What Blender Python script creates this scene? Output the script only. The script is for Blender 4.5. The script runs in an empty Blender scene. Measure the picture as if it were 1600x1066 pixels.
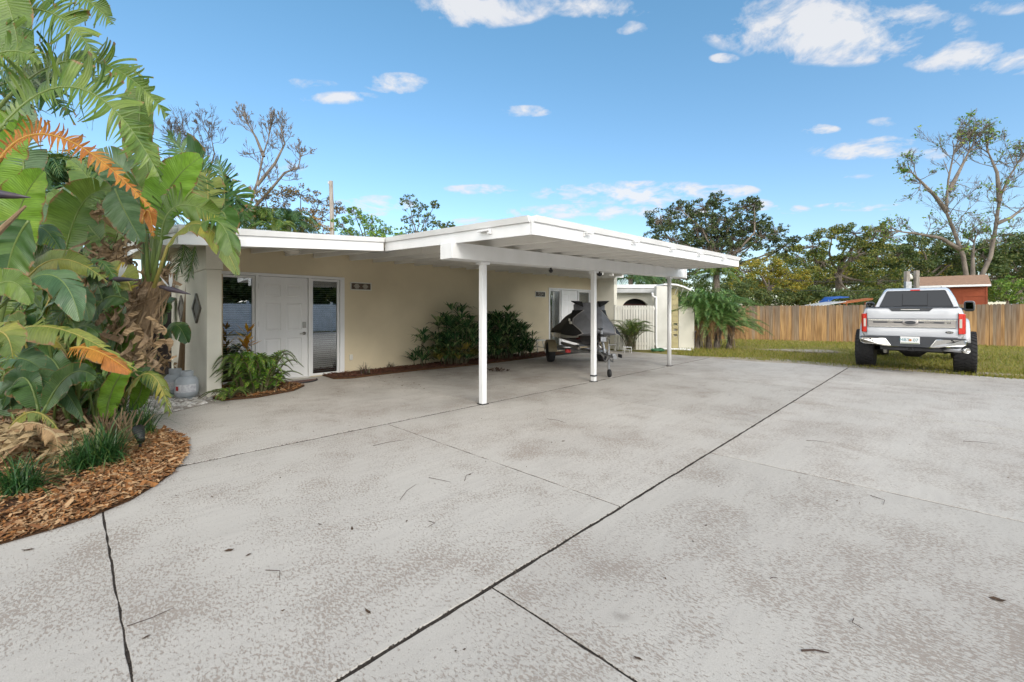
import bpy, bmesh, math, random
import numpy as np
from mathutils import Vector, Matrix, Euler
random.seed(7); rng = np.random.default_rng(7)
V = Vector; R = math.radians; PI = math.pi
scn = bpy.context.scene
col = scn.collection

# ---------------------------------------------------------------- camera
# world frame: x runs along the house front (away, right), y runs toward the house (away, left)
CAMH = 1.375
cd = bpy.data.cameras.new('Camera'); cam = bpy.data.objects.new('camera', cd); col.objects.link(cam)
cam.location = (0, 0, CAMH)
cam.rotation_euler = (R(90), 0, R(44.5 - 90))
cd.sensor_width = 36; cd.lens = 683 / 1600 * 36; cd.shift_y = -48 / 1600
cd.clip_start = 0.05; cd.clip_end = 3000
scn.camera = cam
scn.render.resolution_x = 1024; scn.render.resolution_y = 682

# ---------------------------------------------------------------- light
SUN_EL, SUN_AZ = R(34), R(-112)          # azimuth: direction toward the sun, measured from +x
sd = bpy.data.lights.new('Sun', 'SUN'); sun = bpy.data.objects.new('sun', sd); col.objects.link(sun)
sd.energy = 1.35; sd.angle = R(22); sd.color = (1.0, 0.92, 0.82)
sdir = V((math.cos(SUN_AZ) * math.cos(SUN_EL), math.sin(SUN_AZ) * math.cos(SUN_EL), math.sin(SUN_EL)))
sun.rotation_euler = sdir.to_track_quat('Z', 'Y').to_euler(); sun.location = (0, 0, 30)
scn.view_settings.view_transform = 'Standard'; scn.view_settings.look = 'None'
scn.view_settings.exposure = 0.62; scn.view_settings.gamma = 1
scn.view_settings.use_curve_mapping = False
SKY_STRENGTH = 0.125
# ---------------------------------------------------------------- world
F_ = 683.0; A_ = R(44.5)
fw = V((math.cos(A_), math.sin(A_), 0)); rt = V((math.sin(A_), -math.cos(A_), 0))
def ray(px, py):
    return fw + rt * ((px - 800) / F_) + V((0, 0, -(py - 485) / F_))
def at(px, py, d):                       # a surveyed point: pixel of the photo and distance along the view
    return V((0, 0, CAMH)) + ray(px, py) * d
def gnd(px, py, z=0.0):
    r_ = ray(px, py); return V((0, 0, CAMH)) + r_ * ((z - CAMH) / r_.z)

w = bpy.data.worlds.new('World'); scn.world = w; w.use_nodes = True
nt = w.node_tree; N = nt.nodes; L = nt.links; N.clear()
def wn(t, **k):
    n = N.new(t)
    for a, b in k.items(): setattr(n, a, b)
    return n
def wmath(op, a, b=None, c=None, clamp=False):
    n = N.new('ShaderNodeMath'); n.operation = op; n.use_clamp = clamp
    for i, v in enumerate((a, b, c)):
        if v is None: continue
        if isinstance(v, (int, float)): n.inputs[i].default_value = v
        else: L.new(v, n.inputs[i])
    return n.outputs[0]
sky = wn('ShaderNodeTexSky', sky_type='NISHITA'); sky.sun_disc = False
sky.sun_elevation = SUN_EL; sky.sun_rotation = R(90) - SUN_AZ
sky.air_density = 1.0; sky.dust_density = 0.4; sky.ozone_density = 2.0; sky.altitude = 0
tc = wn('ShaderNodeTexCoord')
sep = wn('ShaderNodeSeparateXYZ'); L.new(tc.outputs['Generated'], sep.inputs[0])
# bearings as tangents about the world heading 44.5 degrees, so that flat cloud bottoms stay level
hx, hy = math.cos(A_), math.sin(A_)
dfw = wmath('MAXIMUM', wmath('ADD', wmath('MULTIPLY', sep.outputs[0], hx), wmath('MULTIPLY', sep.outputs[1], hy)), 0.02)
az = wmath('DIVIDE', wmath('ADD', wmath('MULTIPLY', sep.outputs[0], hy), wmath('MULTIPLY', sep.outputs[1], -hx)), dfw)
el = wmath('DIVIDE', sep.outputs[2], dfw)
front = wmath('MULTIPLY', wmath('SUBTRACT', dfw, .1), 10, clamp=True)
# clouds: (pixel centre x, y, half width, half height, strength)
CL = [(1310, 45, 190, 46, 1.0), (1400, 28, 90, 22, 1.0), (1290, 62, 60, 20, .8), (1530, 92, 120, 22, .85), (745, 12, 110, 26, .85), (940, 6, 90, 20, .8), (985, 44, 26, 10, .7),
      (620, 130, 48, 14, .9), (530, 153, 62, 9, .85), (480, 131, 45, 8, .45), (822, 174, 42, 8, .6), (1132, 91, 22, 7, .6), (1280, 202, 30, 7, .7), (1385, 191, 28, 7, .6),
      (1345, 236, 75, 12, .8), (1400, 222, 60, 9, .6), (1440, 241, 38, 9, .8), (1340, 273, 30, 6, .55), (1000, 302, 150, 16, .95), (1050, 298, 60, 10, .9), (1148, 298, 36, 8, .8), (985, 316, 60, 7, .6),
      (950, 331, 150, 11, .7), (1185, 320, 22, 8, .7), (1350, 323, 70, 6, .75), (1230, 327, 35, 6, .5), (585, 322, 60, 14, .85), (750, 296, 60, 7, .55), (455, 264, 34, 9, .6), (830, 333, 60, 6, .45),
      (720, 345, 70, 6, .35), (1000, 20, 40, 8, .3), (300, 330, 120, 14, .4), (1560, 10, 50, 12, .45)]
def azel(px, py):
    return (px - 800) / F_, (485 - py) / F_
zz_ = wmath('ADD', wmath('MAXIMUM', sep.outputs[2], 0.0), .16)
cmb = wn('ShaderNodeCombineXYZ'); L.new(wmath('DIVIDE', sep.outputs[0], zz_), cmb.inputs[0]); L.new(wmath('DIVIDE', sep.outputs[1], zz_), cmb.inputs[1])
mp = wn('ShaderNodeMapping'); mp.inputs['Scale'].default_value = (1, 1, 1.0); L.new(cmb.outputs[0], mp.inputs[0])
nz = wn('ShaderNodeTexNoise'); nz.inputs['Scale'].default_value = 6.5; nz.inputs['Detail'].default_value = 9; nz.inputs['Roughness'].default_value = .62
nz.inputs['Distortion'].default_value = .3
L.new(mp.outputs[0], nz.inputs['Vector'])
tot = None
for (cx, cy, hw, hh, s) in CL:
    a0, e0 = azel(cx, cy); a1, _ = azel(cx - hw, cy); a2, _ = azel(cx + hw, cy)
    _, e1 = azel(cx, cy - hh); _, e2 = azel(cx, cy + hh)
    da = wmath('MULTIPLY', wmath('SUBTRACT', az, a0), 2 / (abs(a1 - a2) * 1.2))
    de = wmath('MULTIPLY', wmath('SUBTRACT', el, e0), 2 / (abs(e1 - e2) * 1.35))
    r2 = wmath('ADD', wmath('MULTIPLY', da, da), wmath('MULTIPLY', de, de))
    m = wmath('MULTIPLY', wmath('SUBTRACT', 1.0, r2, clamp=True), s)
    tot = m if tot is None else wmath('MAXIMUM', tot, m)
nn = wmath('MULTIPLY', wmath('SUBTRACT', nz.outputs['Fac'], 0.5), 5.2)
msk = wmath('MULTIPLY', wmath('MULTIPLY', wmath('ADD', wmath('MULTIPLY', tot, .86), nn), wmath('MULTIPLY', tot, 4.0, clamp=True)), front)
# unseen white cloud added behind and above the view, bright low down as fill
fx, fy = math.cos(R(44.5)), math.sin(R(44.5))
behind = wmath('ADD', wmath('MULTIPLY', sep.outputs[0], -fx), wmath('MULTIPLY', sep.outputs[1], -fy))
fill_bank = wmath('MULTIPLY', wmath('ADD', behind, wmath('ADD', wmath('MULTIPLY', sep.outputs[2], .75), -.02)), 3.0, clamp=True)
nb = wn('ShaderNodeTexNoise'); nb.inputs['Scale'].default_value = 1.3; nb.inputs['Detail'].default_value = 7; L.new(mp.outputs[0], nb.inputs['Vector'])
fill_bank = wmath('MULTIPLY', fill_bank, wmath('MULTIPLY', wmath('SUBTRACT', nb.outputs['Fac'], .30), 5.0, clamp=True))
msk = wmath('MAXIMUM', msk, fill_bank)
cr = wn('ShaderNodeValToRGB'); L.new(msk, cr.inputs[0])
cr.color_ramp.elements[0].position = .08; cr.color_ramp.elements[0].color = (0, 0, 0, 1)
cr.color_ramp.elements[1].position = 1.0; cr.color_ramp.elements[1].color = (.82, .82, .82, 1)
tint = wn('ShaderNodeMix', data_type='RGBA', blend_type='MULTIPLY'); tint.inputs['Factor'].default_value = 1
L.new(sky.outputs[0], tint.inputs['A'])
tg_ = wn('ShaderNodeValToRGB'); L.new(sep.outputs[2], tg_.inputs[0])
tg_.color_ramp.elements[0].position = 0; tg_.color_ramp.elements[0].color = (.98, .98, 1.04, 1)
tg_.color_ramp.elements[1].position = .55; tg_.color_ramp.elements[1].color = (.92, 1.27, 1.24, 1)
L.new(tg_.outputs[0], tint.inputs['B'])
cmix = wn('ShaderNodeMix', data_type='RGBA'); L.new(cr.outputs[0], cmix.inputs['Factor'])
L.new(tint.outputs['Result'], cmix.inputs['A'])
ccol = wn('ShaderNodeValToRGB'); L.new(wmath('ADD', wmath('MULTIPLY', nz.outputs['Fac'], .9), wmath('MULTIPLY', tot, .35)), ccol.inputs[0])
ccol.color_ramp.elements[0].position = .35; ccol.color_ramp.elements[0].color = (3.6, 3.7, 4.3, 1)
ccol.color_ramp.elements[1].position = .8; ccol.color_ramp.elements[1].color = (4.9, 4.8, 4.75, 1)
bmix = wn('ShaderNodeMix', data_type='RGBA'); L.new(fill_bank, bmix.inputs['Factor']); L.new(ccol.outputs[0], bmix.inputs['A'])
fill_col = wn('ShaderNodeValToRGB'); L.new(sep.outputs[2], fill_col.inputs[0])
fill_col.color_ramp.elements[0].position = .30; fill_col.color_ramp.elements[0].color = (27, 26, 24.2, 1)
fill_col.color_ramp.elements[1].position = .75; fill_col.color_ramp.elements[1].color = (5.2, 5.1, 5.0, 1)
L.new(fill_col.outputs[0], bmix.inputs['B']); L.new(bmix.outputs['Result'], cmix.inputs['B'])
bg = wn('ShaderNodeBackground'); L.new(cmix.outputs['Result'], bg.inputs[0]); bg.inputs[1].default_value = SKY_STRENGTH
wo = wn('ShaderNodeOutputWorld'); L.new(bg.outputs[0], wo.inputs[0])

# ---------------------------------------------------------------- materials
def mat(name, c1, c2=None, scale=3.0, rough=.7, metal=0, bump=0, bscale=60, detail=6, spec=.5, trans=0, island=0, c3=None, coat=0, stretch=None, bdist=.01, ramp=(.35, .65)):
    m = bpy.data.materials.new(name); m.use_nodes = True; t = m.node_tree; n = t.nodes; l = t.links
    p = n['Principled BSDF']; p.inputs['Roughness'].default_value = rough; p.inputs['Metallic'].default_value = metal
    p.inputs['Specular IOR Level'].default_value = spec; p.inputs['Coat Weight'].default_value = coat
    tcn = n.new('ShaderNodeTexCoord'); src = tcn.outputs['Object']
    if stretch:
        mpn = n.new('ShaderNodeMapping'); mpn.inputs['Scale'].default_value = stretch; l.new(src, mpn.inputs[0]); src = mpn.outputs[0]
    c2 = c2 or tuple(v * .82 for v in c1)
    nz = n.new('ShaderNodeTexNoise'); nz.inputs['Scale'].default_value = scale; nz.inputs['Detail'].default_value = detail
    l.new(src, nz.inputs['Vector']); fac = nz.outputs['Fac']
    if island:
        g = n.new('ShaderNodeNewGeometry'); mx = n.new('ShaderNodeMix'); mx.inputs['Factor'].default_value = island
        l.new(fac, mx.inputs['A']); l.new(g.outputs['Random Per Island'], mx.inputs['B']); fac = mx.outputs['Result']
    r_ = n.new('ShaderNodeValToRGB'); l.new(fac, r_.inputs[0])
    e = r_.color_ramp.elements; e[0].position, e[1].position = ramp
    e[0].color = (*c1, 1); e[1].color = (*c2, 1)
    if c3:
        x = e.new(min(.97, ramp[1] + .22)); x.color = (*c3, 1)
    l.new(r_.outputs[0], p.inputs['Base Color'])
    if bump:
        b = n.new('ShaderNodeBump'); b.inputs['Strength'].default_value = bump; b.inputs['Distance'].default_value = bdist
        z = n.new('ShaderNodeTexNoise'); z.inputs['Scale'].default_value = bscale; z.inputs['Detail'].default_value = 4
        l.new(src, z.inputs['Vector']); l.new(z.outputs['Fac'], b.inputs['Height']); l.new(b.outputs[0], p.inputs['Normal'])
    if trans:
        tr = n.new('ShaderNodeBsdfTranslucent'); l.new(r_.outputs[0], tr.inputs[0])
        ms = n.new('ShaderNodeMixShader'); ms.inputs[0].default_value = trans
        l.new(p.outputs[0], ms.inputs[1]); l.new(tr.outputs[0], ms.inputs[2]); l.new(ms.outputs[0], n['Material Output'].inputs[0])
    return m

def leafmat(name, c1, c2, c3=None, rough=.38, trans=.22, veins=110, c4=None):
    """broad leaf: colour runs per strip island, cross veins follow the UV along the midrib"""
    m = mat(name, c1, c2, scale=2.2, rough=rough, trans=trans, island=.35, c3=c3, ramp=(.3, .62))
    t = m.node_tree; n = t.nodes; l = t.links; p = n['Principled BSDF']
    uv = n.new('ShaderNodeUVMap'); wv = n.new('ShaderNodeTexWave'); wv.inputs['Scale'].default_value = veins / 6.28; wv.inputs['Distortion'].default_value = .6
    wv.inputs['Detail'].default_value = 2; wv.bands_direction = 'X'
    l.new(uv.outputs[0], wv.inputs['Vector'])
    b = n.new('ShaderNodeBump'); b.inputs['Strength'].default_value = .28; b.inputs['Distance'].default_value = .008
    l.new(wv.outputs['Fac'], b.inputs['Height']); l.new(b.outputs[0], p.inputs['Normal'])
    # pale midrib and browned margin
    sx = n.new('ShaderNodeSeparateXYZ'); l.new(uv.outputs[0], sx.inputs[0])
    rr = n.new('ShaderNodeValToRGB'); l.new(sx.outputs[1], rr.inputs[0])
    rr.color_ramp.elements[0].position = .012; rr.color_ramp.elements[0].color = (1, 1, 1, 1)
    rr.color_ramp.elements[1].position = .045; rr.color_ramp.elements[1].color = (0, 0, 0, 1)
    mx = n.new('ShaderNodeMix'); mx.data_type = 'RGBA'; l.new(rr.outputs[0], mx.inputs['Factor'])
    old = p.inputs['Base Color'].links[0].from_socket
    l.new(old, mx.inputs['A']); mx.inputs['B'].default_value = (*(c4 or (.19, .27, .08)), 1)
    # streaks along the side veins, and scorched ragged margins
    mpg = n.new('ShaderNodeMapping'); mpg.inputs['Scale'].default_value = (75, 2.2, 1); l.new(uv.outputs[0], mpg.inputs[0])
    sz = n.new('ShaderNodeTexNoise'); sz.inputs['Scale'].default_value = 1; sz.inputs['Detail'].default_value = 3; l.new(mpg.outputs[0], sz.inputs['Vector'])
    sr = n.new('ShaderNodeValToRGB'); l.new(sz.outputs['Fac'], sr.inputs[0]); sr.color_ramp.elements[0].position = .3; sr.color_ramp.elements[0].color = (.68, .70, .66, 1)
    sr.color_ramp.elements[1].position = .7; sr.color_ramp.elements[1].color = (1.15, 1.12, 1.1, 1)
    mu = n.new('ShaderNodeMix'); mu.data_type = 'RGBA'; mu.blend_type = 'MULTIPLY'; mu.inputs['Factor'].default_value = 1
    l.new(mx.outputs['Result'], mu.inputs['A']); l.new(sr.outputs[0], mu.inputs['B'])
    mpe = n.new('ShaderNodeMapping'); mpe.inputs['Scale'].default_value = (22, 1.5, 1); l.new(uv.outputs[0], mpe.inputs[0])
    ez = n.new('ShaderNodeTexNoise'); ez.inputs['Scale'].default_value = 1; ez.inputs['Detail'].default_value = 5; l.new(mpe.outputs[0], ez.inputs['Vector'])
    ea = n.new('ShaderNodeMath'); ea.operation = 'MULTIPLY_ADD'; l.new(ez.outputs['Fac'], ea.inputs[0]); ea.inputs[1].default_value = .55; l.new(sx.outputs[1], ea.inputs[2])
    er = n.new('ShaderNodeValToRGB'); l.new(ea.outputs[0], er.inputs[0]); er.color_ramp.elements[0].position = 1.0; er.color_ramp.elements[1].position = 1.0
    mrr = n.new('ShaderNodeMapRange'); mrr.inputs[1].default_value = 1.22; mrr.inputs[2].default_value = 1.30; l.new(ea.outputs[0], mrr.inputs[0])
    me_ = n.new('ShaderNodeMix'); me_.data_type = 'RGBA'; l.new(mrr.outputs[0], me_.inputs['Factor']); l.new(mu.outputs['Result'], me_.inputs['A']); me_.inputs['B'].default_value = (.24, .14, .055, 1)
    l.new(me_.outputs['Result'], p.inputs['Base Color'])
    for nd in n:
        if nd.bl_idname == 'ShaderNodeBsdfTranslucent': l.new(me_.outputs['Result'], nd.inputs[0])
    return m

M = {}
M['white'] = mat('white_paint', (.85, .85, .85), (.77, .77, .765), stretch=(1, 1, .35), scale=2.5, rough=.45, bump=.05, bscale=30)
M['soffit'] = mat('soffit_paint', (.84, .83, .79), (.79, .77, .73), scale=1.2, rough=.6, bump=.1, bscale=40)
M['cream'] = mat('cream_stucco', (.78, .75, .65), (.71, .68, .585), scale=2.0, rough=.85, bump=.35, bscale=90)
M['grey_white'] = mat('pale_grey_paint', (.66, .65, .60), (.56, .55, .50), scale=2.0, rough=.8, bump=.25, bscale=60)
M['gate'] = mat('gate_paint', (.70, .69, .63), (.60, .58, .52), scale=2.5, rough=.6, bump=.1)
M['blk'] = mat('black_plastic', (.02, .02, .022), (.012, .012, .013), rough=.5)
M['rubber'] = mat('tyre_rubber', (.028, .028, .030), (.018, .018, .019), rough=.75, scale=20)
M['darkmetal'] = mat('dark_metal', (.05, .05, .055), (.03, .03, .03), rough=.5, metal=.6)
M['galv'] = mat('galvanised_steel', (.45, .46, .48), (.33, .34, .36), rough=.4, metal=.85, scale=12)
M['chrome'] = mat('chrome', (.78, .77, .74), (.70, .69, .66), rough=.16, metal=1, scale=1)
M['brushed'] = mat('satin_nickel', (.5, .48, .44), rough=.3, metal=1)
M['truckwhite'] = mat('truck_paint', (.60, .615, .645), (.56, .575, .605), rough=.22, coat=.6, scale=.5)
M['trim'] = mat('dark_trim', (.045, .050, .058), (.035, .038, .045), rough=.45)
M['red'] = mat('red_lens', (.62, .025, .012), (.55, .02, .01), rough=.18, coat=.6)
M['amberwhite'] = mat('clear_lens', (.62, .58, .50), (.52, .48, .42), rough=.2, coat=.5)
M['applique'] = mat('satin_applique', (.46, .43, .41), (.30, .29, .29), scale=1.1, rough=.3, metal=.75, stretch=(1, 1, 9))
M['tank'] = mat('tank_paint', (.46, .50, .54), (.36, .39, .42), scale=6, rough=.45, bump=.05)
M['labelpaper'] = mat('tank_label', (.72, .73, .74), (.5, .5, .55), scale=30, rough=.6)
M['redink'] = mat('red_ink', (.5, .03, .03), rough=.6)
M['covergrey'] = mat('cover_grey_cloth', (.22, .225, .245), (.17, .175, .19), scale=5, rough=.8, bump=.5, bscale=9, bdist=.03)
M['coverblack'] = mat('cover_black_cloth', (.012, .012, .013), (.007, .007, .008), scale=5, rough=.7, bump=.5, bscale=9, bdist=.03)
M['piping'] = mat('pale_piping', (.42, .40, .38), rough=.7)
M['hullblack'] = mat('hull_gelcoat', (.012, .012, .014), rough=.25, coat=.5)
M['tan'] = mat('tan_fender', (.24, .20, .12), (.18, .15, .09), rough=.6)
M['wood'] = mat('weathered_wood', (.33, .30, .27), (.22, .19, .16), scale=4, rough=.85, stretch=(6, 6, .6))
M['bark'] = mat('bark', (.23, .19, .15), (.11, .09, .075), scale=7, rough=.9, bump=.6, bscale=18, bdist=.03, stretch=(3, 3, 1))
M['palebark'] = mat('pale_bark', (.22, .185, .155), (.12, .10, .085), scale=3, rough=.9, bump=.5, bscale=12, bdist=.03)
M['greybark'] = mat('grey_twigs', (.13, .105, .09), (.07, .06, .05), scale=4, rough=.9)
M['hemp'] = mat('dead_sheath', (.36, .25, .14), (.20, .135, .08), scale=9, rough=.9, island=.6, c3=(.42, .31, .20), stretch=(5, 5, .8), bump=.6, bscale=50)
M['petiole'] = mat('petiole_green', (.17, .23, .07), (.10, .16, .045), scale=6, rough=.45, c3=(.26, .21, .09))
M['stemdark'] = mat('dark_stem', (.07, .09, .03), (.10, .07, .04), scale=8, rough=.6)
M['bop'] = leafmat('broad_leaf_green', (.065, .15, .02), (.15, .235, .034), (.26, .34, .06))
M['bopdark'] = leafmat('broad_leaf_dark', (.032, .10, .026), (.075, .165, .034), (.15, .25, .055), rough=.33)
M['bopblue'] = leafmat('broad_leaf_bluish', (.07, .15, .065), (.12, .21, .09), (.25, .36, .20), rough=.3)
M['boplight'] = leafmat('broad_leaf_light', (.15, .31, .03), (.22, .40, .04), (.32, .47, .07), rough=.35, trans=.35)
M['bopyel'] = leafmat('broad_leaf_yellowing', (.10, .17, .035), (.24, .26, .045), (.62, .42, .045), rough=.5, c4=(.36, .32, .09))
M['boporange'] = leafmat('broad_leaf_orange', (.52, .24, .035), (.42, .14, .02), (.30, .15, .05), rough=.55, trans=.3, c4=(.55, .32, .06))
M['boptan'] = leafmat('broad_leaf_dead', (.46, .31, .16), (.30, .19, .10), (.17, .10, .06), rough=.8, c4=(.4, .3, .17), trans=.1)
M['spathe'] = mat('dark_spathe', (.035, .035, .055), (.07, .05, .06), scale=8, rough=.4)
M['petal'] = mat('white_petal', (.72, .72, .70), (.60, .62, .60), rough=.5, trans=.3)
M['rhapis'] = mat('fan_palm_leaf', (.035, .10, .038), (.10, .21, .07), scale=4, rough=.26, island=.9, c3=(.36, .44, .20), trans=.12)
M['rhapisyel'] = mat('fan_palm_yellow', (.30, .24, .05), (.12, .15, .03), scale=4, rough=.5, island=.8, trans=.15)
M['palm'] = mat('palm_leaflets', (.03, .09, .025), (.06, .14, .04), scale=4, rough=.4, island=.8, c3=(.13, .20, .07), trans=.15)
M['palmgloss'] = mat('date_palm_leaflets', (.05, .14, .03), (.11, .23, .045), scale=4, rough=.28, island=.85, c3=(.30, .42, .15), trans=.1)
M['palmyoung'] = mat('young_palm_leaflets', (.06, .13, .02), (.12, .19, .03), scale=4, rough=.4, island=.8, c3=(.22, .24, .05), trans=.2)
M['palmdry'] = mat('dry_palm_leaflets', (.33, .18, .06), (.20, .12, .05), scale=4, rough=.7, island=.8, trans=.1)
M['fern'] = mat('cardboard_palm_leaf', (.08, .20, .025), (.17, .31, .04), scale=5, rough=.4, island=.8, c3=(.30, .38, .06), trans=.2)
M['croton'] = mat('croton_yellow', (.62, .36, .02), (.50, .20, .03), scale=5, rough=.45, island=.7, c3=(.15, .2, .03), trans=.25)
M['liriope'] = mat('liriope_blades', (.02, .075, .018), (.045, .12, .03), scale=4, rough=.4, island=.9, c3=(.12, .20, .05), trans=.15)
M['brom'] = mat('dark_bromeliad', (.05, .03, .025), (.09, .03, .03), scale=4, rough=.5, island=.8, c3=(.05, .09, .03))
def crownmat(name, a, b, c, isl=.55, sc=.6, trans=.2):
    return mat(name, a, b, scale=sc, detail=3, rough=.6, island=isl, c3=c, trans=trans, ramp=(.32, .58))
M['oak'] = crownmat('oak_leaves', (.035, .065, .022), (.065, .10, .03), (.13, .15, .05))
M['yellowtree'] = crownmat('yellowing_leaves', (.12, .16, .02), (.28, .24, .025), (.50, .33, .025), isl=.45)
M['greentree'] = crownmat('tree_leaves', (.06, .11, .02), (.14, .17, .03), (.34, .29, .05), isl=.5)
M['darktree'] = crownmat('dark_tree_leaves', (.045, .085, .022), (.085, .13, .032), (.20, .21, .05))
M['brighttree'] = crownmat('bright_leaves', (.07, .18, .02), (.16, .28, .035), (.30, .38, .06), isl=.6)
M['browntree'] = crownmat('brownish_leaves', (.09, .08, .035), (.16, .12, .045), (.38, .20, .04), isl=.55)
M['orangetree'] = crownmat('orange_leaves', (.26, .17, .03), (.46, .23, .03), (.14, .15, .03), isl=.6)
M['shedred'] = mat('shed_red_siding', (.30, .065, .022), (.24, .05, .018), scale=2, rough=.75)
M['shedroof'] = mat('shingle_tan', (.33, .20, .13), (.24, .15, .10), scale=14, rough=.9, bump=.4, bscale=30)
M['tarp'] = mat('blue_tarp', (.02, .11, .42), (.015, .08, .33), rough=.45, scale=3)
M['orangewood'] = mat('stained_timber', (.35, .11, .03), rough=.7)
M['steelroof'] = mat('pale_metal_roof', (.52, .53, .53), (.42, .43, .43), rough=.5)
M['neigh'] = mat('dark_fence_boards', (.05, .038, .038), (.035, .027, .026), rough=.8)
M['vinyl'] = mat('white_vinyl', (.78, .79, .82), rough=.4)
M['plaque'] = mat('bronze_plaque', (.12, .085, .06), (.07, .05, .035), scale=25, rough=.6, bump=.5)
M['numplate'] = mat('number_plate_ground', (.05, .038, .028), rough=.6)
M['paledigit'] = mat('pale_digit', (.36, .33, .27), rough=.5)
M['mat'] = mat('coir_mat', (.20, .09, .07), (.09, .06, .055), scale=18, rough=.95)
M['tin'] = mat('grey_diamond_metal', (.30, .28, .25), (.20, .185, .165), scale=15, rough=.5, metal=.4)
M['hose'] = mat('green_hose', (.03, .13, .05), (.05, .17, .08), rough=.5)
M['log'] = mat('dark_log', (.07, .05, .035), (.035, .025, .02), scale=8, rough=.95, bump=.7, bscale=25, bdist=.02)
M['bluebin'] = mat('blue_plastic', (.03, .05, .22), rough=.4)
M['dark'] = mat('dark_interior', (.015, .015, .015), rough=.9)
M['oven'] = mat('dark_red_brick', (.07, .03, .025), (.045, .02, .018), rough=.85)
M['block'] = mat('yellow_block', (.55, .48, .27), (.46, .40, .22), scale=3, rough=.85, bump=.3)
M['blind'] = mat('blind_slats', (.34, .34, .34), rough=.6)
M['leafdry'] = mat('dry_fallen_leaf', (.09, .05, .025), (.05, .03, .02), scale=9, rough=.85, island=.6)
M['twig'] = mat('fallen_twig', (.07, .045, .035), rough=.9)
M['debris'] = mat('joint_debris', (.05, .038, .030), (.018, .014, .011), scale=30, rough=1, island=.5, bump=.8, c3=(.16, .13, .10))

def stucco_wall():
    m = mat('beige_block_wall', (.70, .605, .425), (.60, .515, .355), scale=.9, rough=.88, bump=0)
    t = m.node_tree; n = t.nodes; l = t.links; p = n['Principled BSDF']; tcn = n.new('ShaderNodeTexCoord')
    mpn = n.new('ShaderNodeMapping'); mpn.inputs['Rotation'].default_value = (R(90), 0, 0); l.new(tcn.outputs['Object'], mpn.inputs[0])
    br = n.new('ShaderNodeTexBrick'); br.inputs['Scale'].default_value = 1; br.inputs['Brick Width'].default_value = .4; br.inputs['Row Height'].default_value = .2
    br.inputs['Mortar Size'].default_value = .006; br.inputs['Mortar Smooth'].default_value = .9
    br.inputs['Color1'].default_value = (1, 1, 1, 1); br.inputs['Color2'].default_value = (.96, .96, .96, 1); br.inputs['Mortar'].default_value = (.6, .6, .6, 1)
    l.new(mpn.outputs[0], br.inputs['Vector'])
    z = n.new('ShaderNodeTexNoise'); z.inputs['Scale'].default_value = 70; z.inputs['Detail'].default_value = 5; l.new(tcn.outputs['Object'], z.inputs['Vector'])
    ad = n.new('ShaderNodeMix'); ad.data_type = 'RGBA'; ad.inputs['Factor'].default_value = .45
    l.new(br.outputs['Color'], ad.inputs['A']); l.new(z.outputs['Fac'], ad.inputs['B'])
    b = n.new('ShaderNodeBump'); b.inputs['Strength'].default_value = .35; b.inputs['Distance'].default_value = .008
    l.new(ad.outputs['Result'], b.inputs['Height']); l.new(b.outputs[0], p.inputs['Normal'])
    return m
M['wall'] = stucco_wall()

def glassmat(name, tintc=(.25, .27, .28), refl=.42):
    m = bpy.data.materials.new(name); m.use_nodes = True; t = m.node_tree; n = t.nodes; l = t.links; n.remove(n['Principled BSDF'])
    tr = n.new('ShaderNodeBsdfTransparent'); tr.inputs[0].default_value = (*tintc, 1)
    gl = n.new('ShaderNodeBsdfGlossy'); gl.inputs['Roughness'].default_value = .015; gl.inputs[0].default_value = (.9, .93, .95, 1)
    nz = n.new('ShaderNodeTexNoise'); nz.inputs['Scale'].default_value = 1.5; b = n.new('ShaderNodeBump'); b.inputs['Strength'].default_value = .03
    l.new(nz.outputs['Fac'], b.inputs['Height']); l.new(b.outputs[0], gl.inputs['Normal'])
    ms = n.new('ShaderNodeMixShader'); ms.inputs[0].default_value = refl
    l.new(tr.outputs[0], ms.inputs[1]); l.new(gl.outputs[0], ms.inputs[2]); l.new(ms.outputs[0], n['Material Output'].inputs[0])
    return m
M['glass'] = glassmat('window_glass', (.72, .74, .75), .24)
M['truckglass'] = glassmat('tinted_truck_glass', (.04, .04, .05), .13)

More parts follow.
